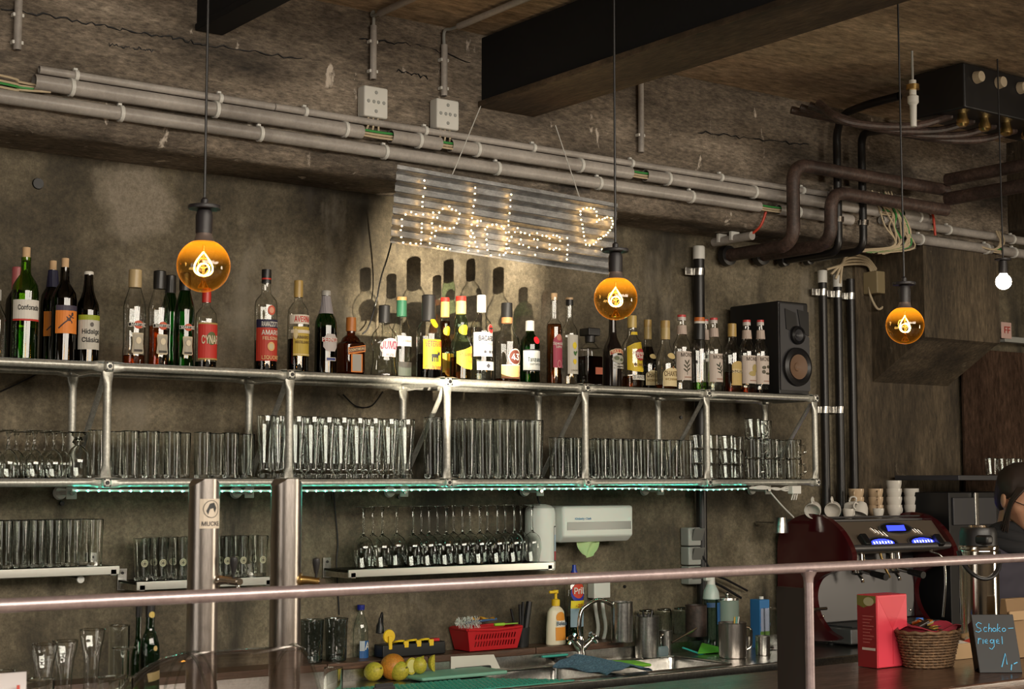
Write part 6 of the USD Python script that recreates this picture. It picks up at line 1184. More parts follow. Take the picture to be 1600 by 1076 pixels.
part(t, 'hood_bumper', MB().tube([(.032, 4.645 - o[1], zt - .112 - o[2]), (.032 + WM, 4.645 - o[1], zt - .112 - o[2])], .016, 16), CH2)
part(t, 'cup_tray', MB().rbox((.032 + WM / 2, 4.91 - o[1], zt + .005 - o[2]), (WM, .24, .010), .003).tube([(.04, 4.80 - o[1], zt + .02 - o[2]), (.02 + WM, 4.80 - o[1], zt + .02 - o[2])], .004, 8), CH2)
part(t, 'back_plate', MB().rbox((.032 + WM / 2, 4.86 - o[1], .24), (WM, .02, .30), .003), CH2)
for x in (.06, WM): 
    for z in (.12, .36): part(t, 'screw', MB().lathe([(0, .006), (.006, .004), (.007, 0)], 10, rotm(math.pi / 2), (x, 4.849 - o[1], z)), CHROME)
part(t, 'body', MB().rbox((.032 + WM / 2, 4.95 - o[1], .22), (WM, .16, .40), .004), BLACK)
part(t, 'drip_tray', MB().rbox((.032 + WM / 2, 4.76 - o[1], .045), (WM, .20, .07), .008), CH2)
part(t, 'drip_grid', MB().rbox((.032 + WM / 2, 4.76 - o[1], .084), (WM - .06, .16, .006), .002), DKGREY)
sl = np.array([0, -.068, -.080]) / np.linalg.norm([.068, .080]); nrm = np.array([0, -.080, .068]) / np.linalg.norm([.068, .080]); RS = np.column_stack([[1, 0, 0], -sl, nrm])
def on_hood(px, py):
    d = U(px, py, D=1.0) - EYE; n_ = nrm; p0 = np.array([0, 4.74, zt]); k = ((p0 - EYE) @ n_) / (d @ n_); return EYE + d * k - o
BLU = glow('blue_display', (0.02, 0.03, 1.0), 3.2); BLW = glow('display_marks', (0.55, 0.6, 1.0), 3.0)
for (px, py, w, h_, scr) in ((1398, 826, .095, .026, True), (1378, 849, .088, .027, False), (1441, 847, .088, .027, False)):
    c = on_hood(px, py)
    b = part(t, 'display', MB().prism(affinity.scale(ell(0, 0, w, h_), 1.12, 1.22), .006, RS, c), BLACK, 30, 'oval black display surround')
    part(b, 'bezel', MB().prism(affinity.scale(ell(0, 0, w, h_), 1.18, 1.32).difference(affinity.scale(ell(0, 0, w, h_), 1.08, 1.14)), .008, RS, c), CH2)
    part(b, 'screen', MB().prism(Polygon([(-.062, -.015), (.058, -.015), (.068, .015), (-.052, .015)]) if scr else ell(0, 0, w * .86, h_ * .78), .0075, RS, c), BLU, False)
    if not scr:
        for k in range(7): part(b, 'key_mark', MB().prism(affinity.rotate(sbox(-.004, -.006, .004, .006), -20).union(affinity.translate(ell(0, 0, .0035, .002), .004, -.011)), .0085, RS, c + RS @ np.array([-.058 + k * .0195, .002 * (k % 2), 0])), BLW, False)
for px, py in ((1364, 828), (1370, 830), (1376, 832), (1383, 834), (1427, 828), (1432, 829), (1437, 830)):
    part(t, 'hood_rib', MB().rbox(on_hood(px, py), (.011, .036, .010), .003, RS @ rotm(0, 0, .5)), CHROME)
for px in (1347, 1462):
    c = on_hood(px, 846); part(t, 'steam_lever', MB().rbox(c + [0, -.014, .006], (.04, .06, .03), .006, RS), BLACK)
for gx_ in (.19, .44):
    gp = part(t, 'group_head', MB().lathe([(0, .05), (.036, .05), (.038, .0), (.030, -.012), (0, -.012)], 26, None, (gx_, 4.76 - o[1], zt - .19 - o[2])), CHROME)
    part(gp, 'portafilter', MB().lathe([(0, .0), (.034, 0), (.034, -.026), (.022, -.036), (0, -.036)], 24, None, (gx_, 4.76 - o[1], zt - .20 - o[2])).tube([(gx_, 4.74 - o[1], zt - .215 - o[2]), (gx_ - .01, 4.665 - o[1], zt - .225 - o[2])], [.012, .010], 12).tube(spline([(gx_ + .012, 4.76 - o[1], zt - .235 - o[2]), (gx_ + .026, 4.755 - o[1], zt - .255 - o[2]), (gx_ + .026, 4.75 - o[1], zt - .27 - o[2])]), .008, 10), CHROME)
    part(gp, 'handle', MB().tube([(gx_ - .01, 4.665 - o[1], zt - .225 - o[2]), (gx_ - .022, 4.575 - o[1], zt - .236 - o[2])], [.013, .016], 14), BLACK)
part(t, 'steam_wand', MB().tube(spline([(.62, 4.70 - o[1], zt - .14 - o[2]), (.66, 4.66 - o[1], zt - .17 - o[2]), (.665, 4.65 - o[1], zt - .28 - o[2]), (.655, 4.66 - o[1], .10)]), .006, 12), CHROME)
part(t, 'hot_water_spout', MB().tube(spline([(.30, 4.72 - o[1], zt - .14 - o[2]), (.315, 4.71 - o[1], zt - .20 - o[2]), (.34, 4.70 - o[1], zt - .25 - o[2])]), .006, 12), BRASS)
part(t, 'knob_stub', MB().tube([(-.05, 4.80 - o[1], .16), (.03, 4.80 - o[1], .16)], .007, 10), CHROME)
for x in (.06, WM): part(t, 'foot', MB().lathe([(0, 0), (.02, 0), (.016, .012), (0, .012)], 14, None, (x, 4.80 - o[1], 0)), BLACK)
p = U(1220, 832, Y=4.93); sh_ = thing('steel_shaker', 'small upturned steel cup on the peg left of the red machine', 'cup', p); part(sh_, 'cup_wall', MB().lathe([(.036, 0), (.034, .03), (.027, .068), (0, .070)], 26), STEEL); part(sh_, 'peg', MB().tube([(0, 0, .04), (0, WY - .02 - p[1], .04)], .008, 8), STEEL)
# cups: one kind, referred to
ZK = zt + .0115
def s_cup(r, h, hd=True):
    s_ = [('cup_wall', MB().lathe([(0, .001), (r * .55, 0), (r * .62, .004), (r * .86, h * .35), (r, h * .75), (r, h), (r * .94, h), (r * .93, h * .75), (r * .78, h * .32), (0, h * .12)], 28), PORC)]
    if hd: s_.append(('handle', MB().tube(fillet([(r * .92, 0, h * .82), (r * 1.5, 0, h * .80), (r * 1.45, 0, h * .34), (r * .80, 0, h * .30)], .012, 5), .0042, 8), PORC))
    return s_
PORC2 = mat('cream_porcelain', (0.58, 0.43, 0.28), 0.22)
cupA = cupB = None
for i, (px, n, Y) in enumerate(((1338, 3, 4.95), (1368, 3, 4.95), (1397, 4, 4.93), (1424, 3, 4.95))):
    for k in range(n):
        x = xat(px, 780, Y); lab = '%s cup from below in the %s' % (ORD[k].capitalize() if False else ORD[k], ('left cream cup stack on the machine', 'right cream cup stack on the machine', 'tall white cup stack on the machine', 'rear white cup stack on the machine')[i])
        c = (x, Y, ZK + k * .0385 + .0)
        rz = (-2.6, -2.2, .35, .5)[i]
        if i < 2:
            if cupB is None:
                sh0 = s_cup(.036, .058); cupB = make('cream_cup', 'cup', lab, c, 'cream cups stacked on the coffee machine', [(a, m, PORC2) for a, m, _ in sh0])
            else: dup(cupB, lab, c, rz, group='cream cups stacked on the coffee machine')
        else:
            if cupA is None: cupA = make('coffee_cup', 'cup', lab, c, 'white cups stacked on the coffee machine', s_cup(.037, .058))
            else: dup(cupA, lab, c, rz, group='white cups stacked on the coffee machine')
for px, py, tl, rz, lab in ((1269, 800, (0, -115, 0), .5, 'white cup lying on its side at the left end of the cup tray'), (1299, 803, (10, -112, 0), .4, 'second tipped white cup, next to the leftmost one'), (1315, 799, (0, -100, 0), 2.2, 'cup tipped over behind the second tipped cup'), (1343, 803, (0, -155, 0), .1, 'white cup leaning upside down with handle to the right')):
    p = U(px, py, Y=4.86 if px != 1315 else 4.95); dup(cupA, lab, (p[0] + .02, p[1], ZK + .058 * max(0, -math.cos(math.radians(tl[1]))) + .038 * abs(math.sin(math.radians(tl[1]))) + .002), rz, tl, group='loose cups on the cup tray')
ec = None
for px, lab in ((1327, 'small espresso cup standing in front of the cream cup stacks'), (1374, 'small espresso cup with thin handle in front of the tall stack')):
    x = xat(px, 810, 4.83)
    if ec is None: ec = make('espresso_cup', 'cup', lab, (x, 4.835, ZK), 'espresso cups', s_cup(.026, .045))
    else: dup(ec, lab, (x, 4.835, ZK), .3)
pot(1447, 812, 759, 17, 'narrow steel milk can behind the white cups', 'milk_can', mt=STEEL, z=ZK) if False else None

# ------------------------------------------------------------------ dark back shelf with glasses at the far right
a, b = U(1472, 742, Y=4.66), U(1640, 742, Y=4.66); t = thing('back_cabinet', 'dark steel cabinet with shelf top behind the barista', 'cabinet', (a[0] + .12, 4.66, 0)); w = b[0] - a[0] - .12; zc_ = a[2]
part(t, 'cabinet_top', MB().rbox((w / 2, .19, zc_ - .012), (w, .38, .024), .003), DKGREY)
part(t, 'cabinet_body', MB().rbox((w / 2, .22, zc_ / 2 - .03), (w, .32, zc_ - .10), .004), BLACK)
for k in range(2): part(t, 'door', MB().rbox((w * (.14 + .24 * k), .055, zc_ - .17), (w * .22, .012, .13), .004), DKGREY)
part(t, 'handle_strip', MB().rbox((w * .27, .05, zc_ - .16), (.03, .014, .16), .004), STEEL)
gb = None
for k, (px, Y) in enumerate(((1549, 4.74), (1568, 4.80), (1586, 4.74), (1597, 4.84))):
    lab = '%s small tumbler on the dark cabinet above the barista' % ORD[k]; c = (xat(px, 735, Y), Y, zc_ + .001)
    if gb is None: gb = make('small_tumbler', 'glass', lab, c, 'tumblers on the dark cabinet', s_tumbler(.030, .082 + .0, .026))
    else: dup(gb, lab, c, k)

# ------------------------------------------------------------------ things on the bar
ZQ = ZB_ + .001
onb = lambda px, py: U(px, py, Z=ZQ)
# red tea box
p0 = np.array([xat(1371, 1030, 3.165), 3.165, ZQ]); bx = xat(1419, 1028, p0[1]) - p0[0]; ang = YAW + math.atan((1333 - 800) / F); by = p0[0] / math.tan(ang) - p0[1]; hz_ = U(1371, 930, Y=p0[1])[2] - ZQ
t = thing('tea_box', 'tall red cardboard tea box on the bar beside the wicker basket', 'box', p0); by = min(by, .16, 3.325 - p0[1])
part(t, 'box_body', MB().rbox((bx / 2, by / 2, hz_ / 2), (bx, by, hz_), .0025), col((.52, .035, .05), .4))
f_ = lambda pg, cm, k=0, nm='print': part(t, nm, MB().prism(pg, .0005, XZ, (0, -.0006 - .0004 * k, 0)), col(cm, .45), False)
f_(sbox(.003, .003, bx - .003, hz_ - .003), (.66, .05, .08)); f_(Polygon([(.006, hz_ - .006), (bx - .006, hz_ - .006), (bx / 2, hz_ * .52)]), (.60, .035, .06), 1); f_(LineString([(bx / 2, hz_ * .52), (bx / 2, .01)]).buffer(.0012), (.50, .02, .04), 1)
XS2 = np.array([[0, 0, -1], [-1, 0, 0], [0, 1, 0]], float)     # drawing on the face that looks towards -X, reading towards the near edge
g_ = lambda pg, cm, k=0, nm='print': part(t, nm, MB().prism(pg, .0005, XS2, (-.0006 - .0004 * k, by, 0)), col(cm, .45), False)
g_(sbox(.002, .002, by - .002, hz_ - .002), (.22, .012, .015)); g_(Polygon([(.002, hz_ * .86), (by * .35, hz_ * .82), (by - .002, hz_ * .90), (by - .002, hz_ - .002), (.002, hz_ - .002)]), (.16, .14, .03), 1); g_(ell(by * .62, hz_ * .91, by * .26, hz_ * .06), (.42, .38, .22), 2)
for k in range(9): g_(sbox(by * .3, hz_ * (.70 - .045 * k), by * (.85 - .1 * (k % 3)), hz_ * (.70 - .045 * k) + .003), (.40, .10, .09), 1)
g_(sbox(by * .25, hz_ * .24, by * .92, hz_ * .275), (.55, .45, .40), 1)
# wicker basket
p = onb(1447, 1047); d_ = .10; c = np.array([xat(1451, 1030, p[1] + .065), p[1] + .065, ZQ]); hw = U(1447, 990, Y=p[1])[2] - ZQ
t = thing('wicker_basket', 'brown wicker basket lined with a dark red napkin on the bar', 'basket', c)
WICK = rough_mat('wicker', [(.3, (.07, .035, .014)), (.6, (.17, .095, .045)), (.8, (.27, .16, .08))], 40, 90, .6, .3)
wv = MB(); ba, bb = .112, .076
for k in range(13):
    z = .004 + k * (hw - .006) / 12; s_ = .74 + .28 * (z / hw); pts = []
    for i in range(73):
        a = i * 2 * math.pi / 72; w_ = .0028 * math.cos(18 * a + math.pi * k); pts.append(((ba * s_ + w_) * math.cos(a), (bb * s_ + w_) * math.sin(a), z))
    wv.tube(pts, .0040, 5, False)
part(t, 'weave', wv, WICK, True, 'woven wicker strands', 'stuff')
for i in range(36):
    a = i * 2 * math.pi / 36; part(t, 'stake', MB().tube([(ba * .74 * math.cos(a), bb * .74 * math.sin(a), .002), (ba * 1.02 * math.cos(a), bb * 1.02 * math.sin(a), hw)], .0022, 5), WICK)
part(t, 'rim', MB().tube([(ba * 1.03 * math.cos(a), bb * 1.03 * math.sin(a), hw + .002 * math.cos(14 * a)) for a in np.linspace(0, 2 * math.pi, 60)], .006, 6, False), WICK, True)
part(t, 'basket_floor', MB().prism(ell(0, 0, ba * .74, bb * .74), .004), WICK)
NAP = mat('napkin_red', (.25, .012, .03), .85)
nv_ = 22; V = []
for j in range(8):
    for i in range(nv_ * 2):
        a = i * math.pi / nv_; q = j / 7; sq = 1 / max(abs(math.cos(a + .3)), abs(math.sin(a + .3))); rr_ = (.62 + .38 * min(1, q * 1.6)) * .92 + max(0, q - .6) * 1.0 * (sq - .75)
        V.append((ba * rr_ * math.cos(a), bb * rr_ * math.sin(a), .02 + min(q * 1.45, 1) * (hw - .005) + .012 * math.sin(4 * a) * q - max(0, q - .75) * .09 * (sq - 1)))
n_ = nv_ * 2; sn = thing('napkin', 'dark red napkin lining the wicker basket with corners hanging out', 'napkin', c); part(sn, 'cloth_sheet', MB().add(V, [(j * n_ + i, j * n_ + (i + 1) % n_, (j + 1) * n_ + (i + 1) % n_, (j + 1) * n_ + i) for j in range(7) for i in range(n_)]), NAP, True)
r = random.Random(11); cb = None
for k in range(11):
    lab = 'wrapped chocolate bar in the wicker basket, %s %s one' % (('orange and black', 'black', 'gold and black')[k % 3], ORD[k]); x, y, z = r.uniform(-.055, .05), r.uniform(-.035, .035), hw - .004 + .013 * (k // 4)
    tt = thing('chocolate_bar', lab, 'chocolate bar', c + [x, y, z], r.uniform(0, 3.1), 'chocolate bars in the basket', (r.uniform(-25, 25), r.uniform(-25, 25), 0))
    part(tt, 'wrapper', MB().rbox((0, 0, 0), (.05, .024, .012), .004), col(((.45, .13, .01), (.02, .012, .010), (.30, .19, .04))[k % 3], .3)); part(tt, 'wrapper_end', MB().box((.029, 0, 0), (.012, .024, .002)).box((-.029, 0, 0), (.012, .024, .002)).box((0, 0, 0), (.05, .01, .001)), col(((.02, .012, .01), (.35, .10, .01), (.02, .012, .01))[k % 3], .3))
# chalk board
S8 = 4.98
bl, br = onb(1400 + 652 / S8, 860 + 950 / S8), onb(1400 + 985 / S8, 860 + 948 / S8)
tl = U(1400 + 588 / S8, 860 + 495 / S8, Y=bl[1] + .052)
ex = br - bl; ex[2] = 0; wb = np.linalg.norm(ex); ex /= wb; ey = tl - bl; ey -= ex * (ey @ ex); hb_ = np.linalg.norm(ey); ey /= hb_; ez = np.cross(ex, ey); RB_ = np.column_stack([ex, ey, ez])
t = thing('chalkboard', 'small leaning black board with blue chalk price writing at the right', 'sign', bl)
part(t, 'board', MB().rbox(RB_ @ np.array([wb / 2, hb_ / 2, -.004]), (wb, hb_, .008), .002, RB_), mat('chalkboard_black', (.014, .015, .017), .6))
part(t, 'stand', MB().box(RB_ @ np.array([.012, hb_ * .52, -.034]), (.012, hb_ * .8, .05), RB_), BLACK)
def bd(x, y):
    d = U(1400 + x / S8, 860 + y / S8, D=1.0) - EYE; k = ((bl - EYE) @ ez) / (d @ ez); q = EYE + d * k - bl; return (q @ ex, q @ ey)
circ = lambda x, y, r_: [(x + r_ * math.cos(a), y + r_ * math.sin(a)) for a in np.linspace(-1.6, 4.9, 14)]
STK = [[(665, 570), (640, 558), (622, 575), (632, 597), (655, 605), (662, 622), (640, 635), (618, 625)], [(706, 600), (690, 595), (680, 612), (688, 630), (706, 628)], [(722, 568), (718, 632)], [(718, 612), (732, 600), (742, 606), (742, 632)], circ(763, 616, 13), [(790, 568), (785, 632)], [(808, 598), (788, 615), (812, 632)], circ(838, 616, 13), [(872, 605), (912, 602)],
       [(640, 680), (638, 725)], [(638, 698), (652, 682), (664, 690)], [(676, 690), (676, 725)], [(690, 708), (712, 703), (705, 690), (690, 698), (692, 718), (714, 722)], circ(744, 706, 13), [(760, 690), (763, 745), (745, 768), (725, 757)], [(778, 708), (800, 703), (793, 690), (778, 698), (780, 718), (803, 722)], [(822, 668), (827, 728)], [(822, 907), (848, 800), (863, 886)], [(898, 885), (895, 930)], [(914, 881), (943, 869)]]
CHK = col((.12, .48, .80), .8)
for i, s_ in enumerate(STK):
    part(t, 'chalk_stroke', MB().tube([RB_ @ np.array([*bd(*q), .0006]) for q in s_], .0013 if i < 17 else .0019, 6), CHK, False)
# wooden tray with sweets behind the basket
a, b = onb(1418, 998), onb(1560, 985); Yt = 3.25; xa_, xb_ = xat(1418, 990, Yt), xat(1528, 985, Yt); t = thing('wooden_tray', 'flat cardboard tray with sweets behind the wicker basket', 'tray', (xa_, Yt, ZQ)); L = xb_ - xa_
KR = mat('cardboard', (.42, .28, .15), .8)
for (c_, s_) in (((L / 2, -.07, .024), (L, .004, .048)), ((L / 2, .07, .03), (L, .004, .06)), ((0, 0, .027), (.004, .14, .054)), ((L, 0, .027), (.004, .14, .054)), ((L / 2, 0, .003), (L, .14, .006))): part(t, 'tray_side', MB().box(c_, s_), KR)
sb = None
for k in range(14):
    cm = ((.5, .04, .03), (.62, .45, .05), (.55, .5, .42), (.15, .08, .04), (.6, .55, .5))[k % 5]; tt = thing('sweet_packet', '%s small packet in the cardboard tray, %s' % (ORD[k], ('red', 'yellow', 'cream', 'brown', 'white')[k % 5]), 'packet', (xa_ + .03 + (L - .06) * (k % 7) / 6, Yt - .03 + .06 * (k // 7), ZQ + .038), r.uniform(-.6, .6), 'packets in the cardboard tray', (12, r.uniform(-20, 20), 0)); part(tt, 'wrapper', MB().rbox((0, 0, 0), (.045, .05, .012), .004), col(cm, .4)); part(tt, 'seal', MB().box((0, .028, 0), (.045, .01, .002)), col(cm, .3))
t = thing('blue_lid', 'small blue round lid on the drip tray edge behind the red box', 'lid', U(1437, 972, Y=3.29) + [0, 0, 0]); part(t, 'lid_top', MB().lathe([(0, .016), (.012, .015), (.014, 0), (0, 0)], 16), mat('lid_blue', (.01, .12, .55), .3)); part(t, 'jar_below', MB().lathe([(0, 0), (.012, 0), (.012, -(U(1437, 972, Y=3.29)[2] - ZQ)), (0, -(U(1437, 972, Y=3.29)[2] - ZQ))], 16), CLEAR)
# airpot flask
Yp = 3.25; x = xat(1530, 900, Yp); c = np.array([x, Yp, ZQ]); rp = wpx(60, c + [0, 0, .2]) / 2; ht = U(1530, 822, Y=Yp)[2] - ZQ
t = thing('vacuum_flask', 'tall steel pump vacuum flask with black lid and bail handle on the bar', 'flask', c)
part(t, 'flask_body', MB().lathe([(0, 0), (rp * .98, 0), (rp, .01), (rp, ht * .80), (rp * .97, ht * .815)], 44), mat('flask_steel', (.60, .56, .50), .12, 1.0), 40)
part(t, 'flask_neck', MB().lathe([(rp * .97, ht * .81), (rp * 1.02, ht * .82), (rp * 1.02, ht * .84), (rp * .97, ht * .85)], 44), CHROME); part(t, 'lid', MB().lathe([(rp * .96, ht * .845), (rp * .95, ht * .95), (rp * .85, ht * .99), (0, ht)], 40), BLACK)
part(t, 'pump_button', MB().lathe([(0, ht * 1.012), (rp * .45, ht * 1.01), (rp * .5, ht * .985)], 24), CHROME)
vw = np.array([RT[0], RT[1], 0]); vf = np.array([-FW[0], -FW[1], 0]); vf /= np.linalg.norm(vf)
part(t, 'bail_handle', MB().tube([vw * (rp * 1.06 * math.cos(a)) + vf * (rp * 1.06 * abs(math.sin(a))) + np.array([0, 0, ht * .80 - .085 * math.sin(a)]) for a in np.linspace(0, math.pi, 22)], .0065, 10), BLACK)
part(t, 'spout', MB().rbox(vf * rp * 1.0 + [0, 0, ht * .90], (.035, .05, .03), .008), BLACK)
# paper bags and plates at the frame's right edge
t = thing('paper_bag', 'folded brown paper bag standing behind the chalkboard', 'bag', (xat(1585, 960, 3.12), 3.12, ZQ)); hb2 = U(1585, 935, Y=3.12)[2] - ZQ
part(t, 'bag_body', hullof([((x_, y_, z_), .002) for x_ in (-.05, .05) for y_, z_ in ((-.03, .002), (.03, .002), (0.012, hb2), (-.004, hb2))], 6), mat('kraft_paper', (.24, .15, .075), .85), False); part(t, 'bag_fold', MB().rbox((-.02, -.022, hb2 * .72), (.075, .006, hb2 * .16), .001), KR)
# left end of the bar: flared glasses, goblet, bottles, card, tumbler
gf = None
for k, (px, py, Y) in enumerate(((69, 1006, 3.20), (101, 1004, 3.24))):
    c = (xat(px, 1040, Y), Y, ZQ); h_ = U(px, py, Y=Y)[2] - ZQ; lab = '%s short waisted beer glass at the left end of the bar' % ORD[k]
    if gf is None: gf = make('waisted_glass', 'beer glass', lab, c, 'waisted glasses on the bar', s_flare(.0265, h_))
    else: dup(gf, lab, c, 1.0)
Y = 3.22; make('waisted_glass', 'beer glass', 'tallest waisted beer glass at the left end of the bar', (xat(143, 1040, Y), Y, ZQ), 'waisted glasses on the bar', s_flare(.0265, U(143, 983, Y=Y)[2] - ZQ))
Y = 3.17; make('stemmed_glass', 'goblet', 'upturned stemmed glass showing its round foot on the bar', (xat(193, 1040, Y), Y, ZQ), None, s_wine_inv(.040, U(193, 1011, Y=Y)[2] - ZQ, .085, .0245, .0038))
Y = 3.27; make('clear_tumbler', 'glass', 'clear tumbler standing left of the green bottles on the bar', (xat(186, 1000, Y), Y, ZQ), None, s_tumbler(.0225, U(186, 977, Y=Y)[2] - ZQ, .021))
Y = 2.90; make('rocks_glass', 'glass', 'wide low glass at the bottom edge left of the clear dome', (xat(181, 1060, Y), Y, ZQ), None, s_tumbler(.034, U(181, 1058, Y=Y)[2] - ZQ, .031, CLEAR_R))
Y = 2.98; make('rocks_glass', 'glass', 'crinkled low glass behind the white card at the lower left', (xat(62, 1065, Y), Y, ZQ), None, s_tumbler(.028, U(62, 1061, Y=Y)[2] - ZQ, .026, CLEAR_R))
Y = 3.10; make('rocks_glass', 'glass', 'low glass in the bottom left corner partly behind the card', (xat(3, 1060, Y), Y, ZQ), None, s_tumbler(.024, U(3, 1048, Y=Y)[2] - ZQ, .022, CLEAR_R))
Y = 2.94; p = U(17, 1060, Y=Y); hc_ = U(17, 1051, Y=Y)[2] - ZQ; t = thing('table_card', 'white card with a red mark at the bottom left corner', 'card', (p[0], Y, ZQ)); part(t, 'card_panel', MB().rbox((0, 0, hc_ / 2), (.062, .004, hc_), .001, rotm(-.06)), col((.60, .57, .58), .6)); part(t, 'card_mark', MB().prism(sbox(.008, hc_ - .055, .014, hc_ - .022), .0006, XZ, (0, -.0095, 0)), col((.50, .06, .04)))
GL['whisky'] = glass('whisky_green', (.10, .34, .20), (.03, .10, .06))
def barbottle(px, py, Y, w, lab, gl, cap, dec, prof='brandy', lq=None): return bottle(lab, px, py, w, Y, prof, gl, .12, cap, dec, lq, z0=ZQ, pyref=1000)
barbottle(216, 938, 3.29, 22, 'dark green bottle with black neck behind the slanted-label bottle on the bar', 'deep', BLK, [])
barbottle(234, 938, 3.25, 32, 'square-shouldered whisky bottle with slanted yellow label on the bar', 'whisky', BLK, [('poly', affinity.rotate(sbox(-.55, -.42, .95, .42), 10), .46, (.55, .46, .20)), ('poly', ell(.2, 0, .22, .25), .66, (.55, .40, .15)), ('poly', ell(0, 0, .32, .3), .90, (.5, .38, .1))], 'gin', ('clear', .55))
# clear roll-top dome
Yd = 2.975; xl, xr_ = xat(292, 1020, Yd), xat(462, 1010, Yd); rd = 0.5 * (U(300, 1018, Y=Yd)[2] + U(450, 1008, Y=Yd)[2]) - ZQ - .004
t = thing('display_dome', 'clear plastic roll-top food dome at the front of the bar', 'dome', (xl, Yd, ZQ)); Ld = xr_ - xl; DOME = glass('dome_plastic', (.86, .83, .83), (.45, .42, .44), 1.0, 2.0, .03)
V, Fc = [], []; n = 30
st = [(-rd * .88 * math.sin(q), math.cos(q)) for q in np.linspace(1.5, .1, 10)] + [(0.0, 1.0), (Ld, 1.0)]
for x_, k in st: V += [(x_, -rd * k * math.cos(a) * .62, max(rd * k, .012) * math.sin(a) + .003) for a in np.linspace(0, math.pi, n)]
Fc = [(i * n + j, i * n + j + 1, (i + 1) * n + j + 1, (i + 1) * n + j) for i in range(len(st) - 1) for j in range(n - 1)]
part(t, 'dome_shell', MB().add(V, np.array(Fc)[:, ::-1]), DOME, True)
for x_, rr_ in ((0.0, .003), (.022, .0022), (Ld, .0038)): part(t, 'edge_ring', MB().tube([(x_, -(rd + .001) * .62 * math.cos(a), (rd + .001) * math.sin(a) + .003) for a in np.linspace(0.02, math.pi - .02, 40)], rr_, 8), BASEG)
part(t, 'back_shell', MB().prism(Polygon([(-(rd - .006) * .62 * math.cos(a), (rd - .006) * math.sin(a) + .003) for a in np.linspace(0, math.pi, 30)]), .003, YZ, (Ld - .004, 0, 0)), DOME)
part(t, 'base_tray', MB().rbox((Ld * .40, 0, .004), (Ld * 1.25, rd * 1.28, .006), .002), STEEL)
Y = 3.15; make('ribbed_tumbler', 'glass', 'thick clear glass standing right behind the clear dome', (xat(521, 1060, Y), Y, ZQ), None, s_tumbler(.022, U(521, 1043, Y=Y)[2] - ZQ, .021))
a = U(610, 1072, Y=3.30); t = thing('menu_holder', 'black flat holder at the bottom edge in front of the drain mat', 'holder', (xat(600, 1076, 3.25), 3.25, ZQ)); part(t, 'holder_block', MB().rbox((0, 0, .012), (.09, .05, .024), .003), BLACK); part(t, 'holder_slot', MB().rbox((0, 0, U(600, 1072, Y=3.25)[2] - ZQ - .01), (.06, .006, .02), .002).box((0, 0, .04), (.05, .004, .07)), BLACK)

# ------------------------------------------------------------------ the barista behind the bar
def soft(man, ref=0.012, it=12):
    m = man.refine_to_length(ref).to_mesh(); t_ = trimesh.Trimesh(m.vert_properties[:, :3], m.tri_verts, process=True); trimesh.smoothing.filter_taubin(t_, iterations=it); return t_
def bone(a, b, ra, rb): return hullof([(a, ra), (b, rb)], 20)
def union(L):
    o_ = L[0]
    for x in L[1:]: o_ = o_ + x
    return o_
hc = U(1597, 778, Y=3.80)                               # middle of the head
PHI = math.radians(-12)
lean = np.array([0, -.055, 0])                          # the head is held forward of the feet
cz, sz = math.cos(PHI), math.sin(PHI); Rz = np.array([[cz, -sz, 0], [sz, cz, 0], [0, 0, 1]])
HL = np.array([0, -.075, hc[2]])                        # head centre in the figure's own frame
org = np.array([hc[0], hc[1], 0]) - Rz @ np.array([HL[0], HL[1], 0])
pr = thing('person', 'dark-haired person with glasses and dark jacket looking down behind the bar', 'person', (org[0], org[1], 0), PHI)
RH = rotm(.42, 0, .06)                                  # head bowed (about X, face towards -Y)
hd = lambda *p: RH @ np.array(p) + HL
SKIN = mat('skin', (0.50, 0.26, 0.16), 0.5, 0.0, subsurface_weight=0.15, subsurface_radius=(0.02, 0.008, 0.004), subsurface_scale=0.4); HAIRM = mat('dark_hair', (0.022, 0.012, 0.008), 0.55)
zs_ = hc[2]
head = m3.Manifold.batch_hull([m3.Manifold.sphere(r_, 32).translate(tuple(hd(*c_).tolist())) for c_, r_ in (((0, .018, .028), .083), ((0, -.03, .035), .066), ((.036, -.040, -.02), .040), ((-.036, -.040, -.02), .040), ((0, -.050, -.068), .040), ((0, -.066, -.092), .020), ((.042, -.005, -.055), .026), ((-.042, -.005, -.055), .026))])
nose = m3.Manifold.batch_hull([m3.Manifold.sphere(r_, 16).translate(tuple(hd(*c_).tolist())) for c_, r_ in (((0, -.086, .008), .008), ((0, -.106, -.030), .011), ((.011, -.094, -.034), .008), ((-.011, -.094, -.034), .008))])
lips = [m3.Manifold.batch_hull([m3.Manifold.sphere(.006, 12).translate(tuple(hd(x_, y_, z_).tolist())) for x_, y_ in ((-.022, -.080), (0, -.090), (.022, -.080))]) for z_ in (-.056, -.064)]
ears = [m3.Manifold.sphere(1, 24).scale((.008, .018, .030)).rotate((8, 0, s_ * 14)).translate(tuple(hd(s_ * .082, .014, -.014).tolist())) for s_ in (-1, 1)]
neck = bone(hd(0, .025, -.05), (0, .02, zs_ - .20), .052, .058)
sh, el, wr = (.165, .015, zs_ - .235), (.235, -.05, zs_ - .475), (.145, -.265, ZB_ + .060)
tor = [m3.Manifold.batch_hull([m3.Manifold.sphere(.085, 24).translate((s_ * .10, .0, zs_ - .29)) for s_ in (-1, 1)] + [m3.Manifold.sphere(.09, 24).translate((s_ * .065, .02, zs_ - .52)) for s_ in (-1, 1)]), m3.Manifold.batch_hull([m3.Manifold.sphere(.09, 24).translate((s_ * .065, .02, zs_ - .52)) for s_ in (-1, 1)] + [m3.Manifold.sphere(.10, 24).translate((s_ * .085, .035, zs_ - .68)) for s_ in (-1, 1)])]
mir = lambda p, s_: (p[0] * s_, p[1], p[2])
